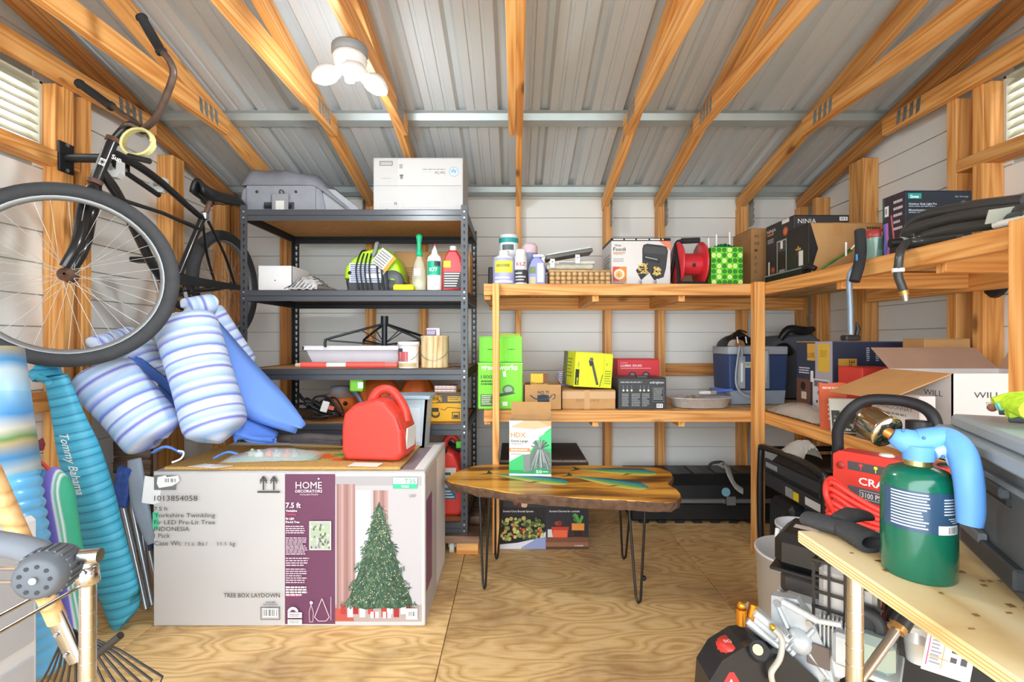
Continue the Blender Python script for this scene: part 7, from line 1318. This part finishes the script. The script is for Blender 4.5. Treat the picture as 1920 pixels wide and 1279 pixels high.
for k in range(5): b.box(gx1-.006, gx1, yg+.0, yg+.13, gz0+k*.04-.003, gz0+k*.04+.003)
for k in range(6): b.box(gx0+k*.034-.003, gx0+k*.034+.003, yg, yg+.13, gz1-.003, gz1+.003)
ep('muffler_guard', b); ep('muffler', MB(M('#c2bdb8', .5, metal=.2, var=.1)).box(gx0+.008, gx1-.012, yg+.012, yg+.11, gz0+.01, gz1-.012, .012))
ep('exhaust_ring', MB(M('#2a2b2e', .5)).lathe([(.022, -.012), (.035, -.012), (.042, -.004), (.042, .01), (.022, .01), (.022, -.012)], 24, ax='y', o=(.075, yg-.012, .01)).lathe([(.0001, -.004), (.02, -.004)], 18, ax='y', o=(.075, yg-.012, .01)))
b = MB(SIL); b.box(-.12, .03, -.07, .12, -.17, .0, .014); 
for k in range(9): b.box(-.02+k*.009, -.016+k*.009, -.09, .1, -.11, .0, .001)
ep('engine_block', b)
b = MB(SIL2); b.prism([(-.13, .01), (-.07, .02), (-.03, -.03), (.0, -.1), (.015, -.17), (-.05, -.20), (-.13, -.13)], -.095, -.065, 'y'); b.lathe([(.0001, -.125), (.016, -.125), (.02, -.12), (.03, -.112), (.034, -.094)], 20, ax='y', o=(-.065, 0, -.085))
for a0_, a1_ in (((-.12, -.0), (-.09, -.06)), ((-.03, -.04), (-.045, -.065)), ((.0, -.15), (-.04, -.105)), ((-.12, -.12), (-.095, -.1))): b.tube([(a0_[0], -.096, a0_[1]), (a1_[0], -.1, a1_[1])], .006, 6)
ep('crankcase_cover', b)
b = MB(SIL)
for k in range(5): b.box(-.135, -.125, -.05+k*.03, -.035+k*.03, -.12, -.005, .002)
b.cyl((-.10, -.11, .01), (-.02, -.11, -.01), .009, n=10); b.cyl((-.02, -.11, -.01), (.03, -.11, -.0), .007, n=10); ep('linkage', b)
ep('cylinder_head', MB(SIL2).box(.012, .055, -.12, .02, -.1, -.02, .008))
b = MB(STEEL)
for x, z in ((-.115, -.005), (-.07, .005), (-.04, -.03), (-.005, -.12), (0, -.165), (-.05, -.185), (-.115, -.13)): b.cyl((x, -.096, z), (x, -.103, z), .009, n=8)
ep('bolts', b).__setitem__('kind', 'stuff')
ep('valve_cover', MB(M('#a9bfbb', .2, metal=.5, var=.03)).box(.06, .135, -.13, .0, -.085, .0, .022)); ep('valve_flange', MB(SIL).box(.05, .145, -.135, .005, -.095, -.083, .006))
b = MB(SIL); b.cyl((.17, -.05, .02), (.17, -.05, -.005), .02, .026); b.cyl((.17, -.05, -.005), (.17, -.05, -.055), .026, .02); b.box(.13, .21, -.07, -.03, .01, .035, .006); ep('carburettor', b)
ep('engine_shroud', MB(M('#222326', .4, var=.06)).box(.0, .34, .05, .2, -.3, .05, .04)); ep('side_plate', MB(M('#6b5f5a', .5, metal=.2)).box(-.045, .005, -.104, -.096, -.13, -.075, .004))
b = MB(SIL); b.at(at(1428, 1170, 1.29), (0, R(38), R(-15)), (.66, .66, .66)); b.box(-.075, .07, -.04, .05, -.04, .035, .014); b.cyl((-.07, -.05, .03), (.08, -.05, .03), .014, n=12); b.cyl((-.07, -.05, -.015), (.085, -.05, -.015), .013, n=12); b.cyl((.05, 0, 0), (.13, 0, 0), .05, .055, 20); 
for k in range(4): b.box(.062+k*.016, .066+k*.016, -.06, .06, -.058, .058, .01)
b.cyl((-.09, -.01, -.02), (-.055, -.01, -.02), .02, n=12); b.obj('pump', pw2, True)
b = MB(M('#c98a2e', .25, metal=.8)); q_ = at(1390, 1150, 1.28); b.cyl(q_ + Vector((0, 0, -.03)), q_ + Vector((0, 0, .012)), .014, n=12); b.ball(q_ + Vector((0, 0, .02)), .012, 10); b.obj('brass_inlet', pw2, True); q2_ = at(1407, 1140, 1.28); MB(M('#c98a2e', .25, metal=.8)).cyl(q2_ + Vector((0, 0, -.03)), q2_ + Vector((.008, 0, .01)), .011, n=12).obj('brass_elbow', pw2, True); q3_ = at(1449, 1177, 1.24); MB(M('#c9a23a', .3, metal=.7)).ball(q3_, .009, 8).obj('brass_valve', pw2, True)
MB(M('#b5aea2', .3)).tube([at(1452, 1182, 1.235), at(1466, 1200, 1.22), at(1462, 1235, 1.21), at(1446, 1262, 1.2), at(1452, 1290, 1.2)], .0075, 8, smooth=5).obj('soap_hose', pw2, True)
b = MB(M('#232427', .35, var=.06, coat=.2)); D = 1.25; P = [(1318, 1320), (1322, 1262), (1345, 1225), (1385, 1200), (1410, 1196), (1440, 1212), (1470, 1215), (1520, 1260), (1560, 1330)]
b.prism([(X(a, D), Z(c, D)) for a, c in reversed(P)], D-.03, D+.06, 'y'); tk = b.obj('soap_tank', pw2, True); b = MB(M('#d13c36', .4)); q_ = at(1372, 1215, 1.26); b.lathe([(.034, -.022), (.036, -.004), (.034, .012), (.028, .017), (.0001, .017)], 22, o=q_)
for k in range(16): a = 2*pi*k/16; b.box(q_.x+.0355*cos(a)-.002, q_.x+.0355*cos(a)+.002, q_.y+.0355*sin(a)-.002, q_.y+.0355*sin(a)+.002, q_.z-.02, q_.z+.008)
b.obj('soap_cap', tk, True, label='red soap tank cap'); decal('SOAP', (q_.x-.022, q_.y-.006, q_.z+.0176), (1, 0, 0), (0, 1, 0), .012, '#f6e2e0', tk, .02, width=.044)
b = MB(ink('#cf3a38')); y_ = D-.0306; b.add([(X(a, D), y_, Z(c, D)) for a, c in ((1332, 1290), (1358, 1246), (1366, 1246), (1392, 1290))], [(0, 3, 2, 1)]); b.use(ink('#f2e8e6')); b.add([(X(a, D), y_-.0004, Z(c, D)) for a, c in ((1348, 1284), (1361, 1258), (1375, 1284))], [(0, 2, 1)]); b.use(ink('#cf3a38')); b.add([(X(a, D), y_-.0008, Z(c, D)) for a, c in ((1352, 1282), (1361, 1263), (1371, 1282))], [(0, 2, 1)]); b.obj('warning_triangle', tk, True)
b = MB(M('#2a2b2e', .4)).tube([at(1420, 1225, 1.22), at(1424, 1220, 1.19)], .022, 14); b.use(M('#c9a96a', .3, metal=.7)).tube([at(1420, 1219, 1.205), at(1421, 1219, 1.185)], .012, 12); b.obj('axle_bracket', pw2, True)
MB(GF).tube([at(1420, 1225, 1.28), at(1520, 1290, 1.25), at(1600, 1330, 1.25)], .018, 10).obj('base_frame', pw2, True); MB(GF).tube([(1.16, 1.45, .02), (1.16, 1.45, .5), (1.16, 1.5, .62)], .015, 10).obj('upright', pw2, True); MB(GF).tube([(.55, 1.3, .05), (.55, 1.3, .22)], .02, 10).obj('foot', pw2, True)
for x in (.62, 1.12): 
    wl_ = MB(RUBBER).tube([(x, 1.42+.1*cos(2*pi*k/24), .125+.1*sin(2*pi*k/24)) for k in range(24)], .025, 10, closed=True, up=(1, 0, 0)).obj('wheel', pw2, True)
b = MB(M('#d9d6d4', .5)).at(at(1782, 1215, 1.05), (R(-6), R(14), R(-10))); b.box(-.048, .048, -.0006, .0006, -.062, .055, .0003); b.use(ink('#c8507c')).box(-.042, -.04, -.0012, -.0006, -.05, .045); b.use(ink('#d69a4a')).box(-.012, -.0105, -.0012, -.0006, -.05, .045); b.box(-.04, .0, -.0012, -.0006, -.03, -.028); b.use(ink('#8d8d92')); r = random.Random(3)
for k in range(11): b.box(-.036, -.036+r.uniform(.015, .022), -.0012, -.0006, .035-k*.0078, .039-k*.0078)
b.use(ink('#4a4a4e'))
for k in range(8): b.box(.004+.02*(k % 2), .016+.02*(k % 2), -.0012, -.0006, .03-.02*(k//2), .041-.02*(k//2)+.004*(k % 3))
b.obj('hang_tag', pw2, True)
# spray lance
la = thing('spray_lance', 'chrome spray lance with a black and brass coupling leaning by the engine', 'lance', at(1610, 1279, .98)); MB(CHROME).tube([at(1560, 1350, .97), at(1688, 1172, 1.05)], .0095, 12).obj('tube', la, True); MB(M('#b58a4e', .3, metal=.7)).tube([at(1680, 1183, 1.046), at(1688, 1170, 1.052)], .017, 12).obj('brass_collar', la, True); MB(BLACK).tube([at(1686, 1174, 1.052), at(1700, 1150, 1.06)], [.02, .022, .02], 12).obj('coupling', la, True); MB(M('#2b2c2f', .4)).tube([at(1700, 1150, 1.06), at(1716, 1128, 1.08)], .021, 12).obj('gun_body', la, True)
# ------------------------------------------------------------------ plywood shelf on a chrome rack, at the right front
ZP = .85
rk2 = thing('plywood_rack', 'chrome wire rack topped with a raw plywood board at the right front', 'rack', (.8, .5, 0)); 
m = Matrix.Translation((.80, .48, ZP-.019)); MB(wood('raw_plywood', '#edd6a8', '#e4c892', '#cda86e', ring=7, stretch=(4, .9, 3), knots=False)).box(-.325, .32, -.40, .325, 0, .019, .001).obj('plywood_board', rk2, True, mat4=m)
b = MB(M('#c9a066', .8)); 
for z in (.005, .0095, .014): b.box(.4745, .4752, .08, .805, ZP-.019+z-.0006, ZP-.019+z+.0006)
b.obj('ply_layers', rk2, True, kind='stuff')
for x, y in ((.556, .785), (1.08, .785), (.51, .48), (1.08, .12)):
    b = MB(CHROME).cyl((x, y, 0), (x, y, ZP-.02), .0125 if y > .5 else .011)
    for k in range(27): b.lathe([(.0127, .03+k*.029), (.0133, .0312+k*.029), (.0127, .0324+k*.029)], 12, o=(x, y, 0))
    b.obj('post', rk2, True)
b = MB(CHROME)
for xa in (.51, 1.08): b.tube([(xa, .1, ZP-.024), (xa, .79, ZP-.024)], .003, 6)
b.obj('side_wire', rk2, True, kind='stuff')
b = MB(M('#8a6a44', .8)); r = random.Random(2)
for i in range(40):
    x, y = .62 + r.uniform(-.12, .03), r.uniform(.42, .72); a = r.uniform(0, 3); b.box(x-.004, x+.004*r.random(), y, y+.0012+.006*r.random(), ZP, ZP+.001)
o = b.obj('wood_debris'); tag(o, 'brown scattered wood crumbs on the plywood board', 'debris'); o['kind'] = 'stuff'
# propane torch
tx_, ty_ = X(1721, .66), .66; tr_ = thing('propane_torch', 'green propane cylinder with a light blue torch handle on the plywood board', 'torch', (tx_, ty_, ZP)); rr = .042; q86 = .86
GRT = M('#0b6049', .22, var=.03, coat=.5)
MB(GRT).lathe([(a_, z_*q86) for a_, z_ in [(.0001, .002), (rr*.96, 0), (rr*.985, .003), (rr*.985, .018), (rr, .021), (rr, .135), (rr*.985, .142), (rr*.93, .155), (rr*.78, .165), (rr*.45, .172), (.0001, .174)]], 40).obj('cylinder', tr_)
b = MB(); n = 24
def band(z0, z1, c, a0, a1, k):
    b.use(M(c, .3, var=0, coat=.3)); b.add([(rr*k*cos(R(a0+(a1-a0)*i/n)), rr*k*sin(R(a0+(a1-a0)*i/n)), z) for i in range(n+1) for z in (z0*q86, z1*q86)], [(2*i, 2*i+2, 2*i+3, 2*i+1) for i in range(n)], True)
band(.078, .140, '#2f4a66', -190, 10, 1.004); band(.0785, .092, '#e6e6e4', -101, -62, 1.008); r = random.Random(4)
for k in range(12): 
    a = -172; z = .137-.0046*k; e_ = -112 - r.uniform(0, 14); band(z-.0021, z, '#c9d2d8', a, e_, 1.008)
for k in range(6): z = .132-.0044*k; band(z-.002, z, '#c9d2d8', -92, -38-r.uniform(0, 12), 1.008)
for k in range(3): z = .103-.0032*k; band(z-.0013, z, '#c9d2d8', -84+4*k, -48, 1.008)
for k in range(10): a = -84 + k*2; band(.080, .090, '#8a8a8c' if k % 2 else '#4a4a4c', a, a+.5+r.random(), 1.011)
b.obj('printed_label', tr_)
MB(M('#c9b06a', .25, metal=.8)).lathe([(a_, z_*q86) for a_, z_ in [(.016, .168), (.016, .190), (.015, .192), (.0001, .192)]], 20).obj('brass_neck', tr_)
BL = M('#5f97d8', .45, var=.03); D = .645
MB(BL).tube([at(1672, 816, .66), at(1690, 824, .655), at(1715, 832, .65), at(1742, 828, .645), at(1775, 825, .64), at(1800, 845, .62), at(1812, 880, .605), at(1818, 920, .60), at(1820, 960, .60), at(1818, 984, .60)], [.009, .0155, .019, .018, .0165, .016, .0155, .015, .0145, .013], 16, smooth=5).obj('torch_body', tr_, True)
MB(BL).tube([at(1722, 835, D), at(1722, 862, D)], [.019, .0175], 18).obj('valve_housing', tr_, True); MB(M('#9cc6ef', .45)).tube([at(1752, 850, .632), at(1775, 846, .628), at(1792, 872, .622)], .008, 10, smooth=4).obj('trigger', tr_, True)
for px, py in ((1693, 808), (1732, 822), (1768, 857), (1781, 950)): MB(M('#3f6a9c', .5)).ball(at(px, py, .622), .0022, 8).obj('screw', tr_, True)
MB(M('#c98a4a', .3, metal=.8)).tube([at(1655, 806, .672), at(1674, 817, .662)], .0075, 12).obj('burner_pipe', tr_, True)
p0, p1 = at(1624, 786, .70), at(1665, 812, .668); m = frame_mat(p0, p1-p0); L = (p1-p0).length; b = MB(M('#9a8f78', .14, metal=1, var=.05)); b.lathe([(.021, 0), (.0225, .004), (.0225, L-.004), (.0215, L), (.0001, L), ], 32); b.lathe([(.0205, .001), (.0205, L-.002)], 32); b.use(M('#1f1c1a', .6))
for k in range(8): a = 2*pi*k/8; b.lathe([(.0001, L+.0004), (.0032, L+.0004)], 10, o=(.014*cos(a), .014*sin(a), 0))
b.obj('burner_tube', tr_, True, mat4=m); MB(M('#c2b9a2', .15, metal=1)).lathe([(.0226, L-.006), (.0238, L-.005), (.0238, L-.001), (.0226, L)], 32).obj('burner_rim', tr_, True, mat4=m)
# foam sleeves
fs1 = thing('foam_sleeves', 'black foam sleeve pieces folded on the far tip of the plywood board', 'foam', (X(1575, .74), .74, ZP)); FM = M('#3a3a3b', .9, var=.08, scale=80, bump=.2)
def sleeve(p0, p1, ra, fl): 
    b = MB(FM); b.tube([p0, p0.lerp(p1, .5), p1], ra, 18, flat=fl, cap=False, up=(0, 0, 1)); b.tube([p0, p1], [ra[0]*.62, ra[-1]*.62], 18, flat=fl*.9, cap=False, up=(0, 0, 1))
    d = (p1-p0).normalized(); u = Vector((0, 0, 1)); u = (u-d*u.dot(d)).normalized(); w_ = d.cross(u)
    for p, r0 in ((p0, ra[0]), (p1, ra[-1])):
        n = 18; vs = []
        for j in range(n): a = 2*pi*(j+.5)/n; vs += [p + u*(cos(a)*r0*fl) + w_*(sin(a)*r0), p + u*(cos(a)*r0*fl*.55) + w_*(sin(a)*r0*.62)]
        b.add(vs, [(2*j, 2*((j+1) % n), 2*((j+1) % n)+1, 2*j+1) for j in range(n)])
    return b.obj('sleeve', fs1, True)
def onp(px, py, dz): z = ZP+dz; D = DZ(py, z); return Vector((X(px, D), D, z))
sleeve(onp(1512, 972, .012), onp(1578, 990, .016), [.019, .022, .02], .6); sleeve(onp(1582, 990, .016), onp(1634, 1018, .016), [.02, .0225, .024], .68); 
b = MB(FM).tube([onp(1575, 975, .026), onp(1600, 965, .03), onp(1628, 968, .026)], [.016, .02, .014], 12, smooth=3, flat=.5, up=(0, 0, 1)); b.obj('strap', fs1, True)
# grey tote with lid and gloves
tz = R(-26.8); xa, ya = Vector((cos(tz), sin(tz), 0)), Vector((-sin(tz), cos(tz), 0)); cor = Vector((.700, .772, 0)); Lt = .44; Wt = .42; org = cor - ya*Lt + xa*(Wt/2); TG = M('#565a5e', .5, var=.05)
to = thing('storage_tote', 'dark grey plastic tote with a paler grey lid on the plywood board', 'tote', (org.x, org.y, ZP+.001), tz); b = MB(TG); Hb = .165
P = [(-Wt/2+.012, 0), (Wt/2-.012, 0), (Wt/2, Hb), (-Wt/2, Hb)]; b.prism(P, 0, Lt, 'y'); b.obj('body', to)
b = MB(M('#74797d', .5)); b.box(-Wt/2-.006, -Wt/2+.004, .02, Lt-.02, Hb-.03, Hb-.022, .002); b.box(-Wt/2-.003, -Wt/2+.008, Lt-.12, Lt-.03, .035, .05, .002); b.obj('rib', to)
b = MB(M('#3a3d40', .5)); b.box(-Wt/2-.002, -Wt/2+.02, Lt-.22, Lt-.05, .06-.045, .062-.02, .003); b.use(M('#2a2c2f', .6)).box(-Wt/2-.0005, -Wt/2+.02, Lt-.20, Lt-.08, Hb-.055, Hb-.04, .003); b.obj('latch_recess', to)
MB(M('#484b4f', .45)).box(-Wt/2-.008, -Wt/2+.004, Lt-.20, Lt-.06, Hb-.045, Hb-.03, .003).obj('latch', to)
LD = M('#8f999e', .45, var=.04); MB(LD).box(-Wt/2-.016, Wt/2+.016, -.016, Lt+.014, Hb-.002, Hb+.016, .006).obj('lid', to); MB(M('#98a2a7', .4, var=.04)).box(-Wt/2+.0, Wt/2-.0, .0, Lt-.002, Hb+.015, Hb+.036, .009).obj('lid_crown', to)
gl = thing('work_gloves', 'neon green and grey work gloves on the pale tote lid', 'gloves', (X(1900, .66), .66, ZP+.2)); NG = M('#b5dc2c', .7, var=.2, scale=120); GG = M('#4a4f54', .8)
zg = ZP + .001 + .165 + .036
def gp(px, py, dz): z = zg+dz; D = DZ(py, z); return Vector((X(px, D), D, z))
for k, (yy, c) in enumerate(((762, NG), (772, M('#7fd6c0', .7, var=.25, scale=120)), (786, NG))):
    dz = .016 - .0*k if k < 2 else .009
    P0 = at(1862 + 8*k + (10 if k == 2 else 0), yy - 8 + 4*k*0, .70-.015*k); MB(c).tube([P0, P0 + Vector((.02, -.01, .006)), P0 + Vector((.05, -.035, .012)), P0 + Vector((.09, -.06, .012))], [.006, .0095, .0095, .012], 12, smooth=4).obj('finger', gl, True); MB(GG).tube([P0 + Vector((.002, .0, -.006)), P0 + Vector((.04, -.03, -.002)), P0 + Vector((.09, -.06, .0))], [.005, .008, .01], 10, smooth=4).obj('palm_side', gl, True)
MB(NG).tube([at(1918, 757, .64), at(1965, 770, .6)], [.026, .03], 14, flat=.6).obj('cuff', gl, True); MB(M('#8a5a4a', .8)).ball(at(1860, 765, .70), .006, 8).obj('fingertip', gl, True)

# ------------------------------------------------------------------ sets of alike things
for o in C.objects:
    if o.parent is None and 'category' in o:
        n = o.name.split('.')[0]
        g = {'pool_float': 'striped pool floats on the tree box', 'pumpkin': 'pumpkins on the fourth rack shelf', 'bucket': 'buckets behind the engine', 'fuel_can': 'red fuel cans'}.get(n)
        if g: o['group'] = g
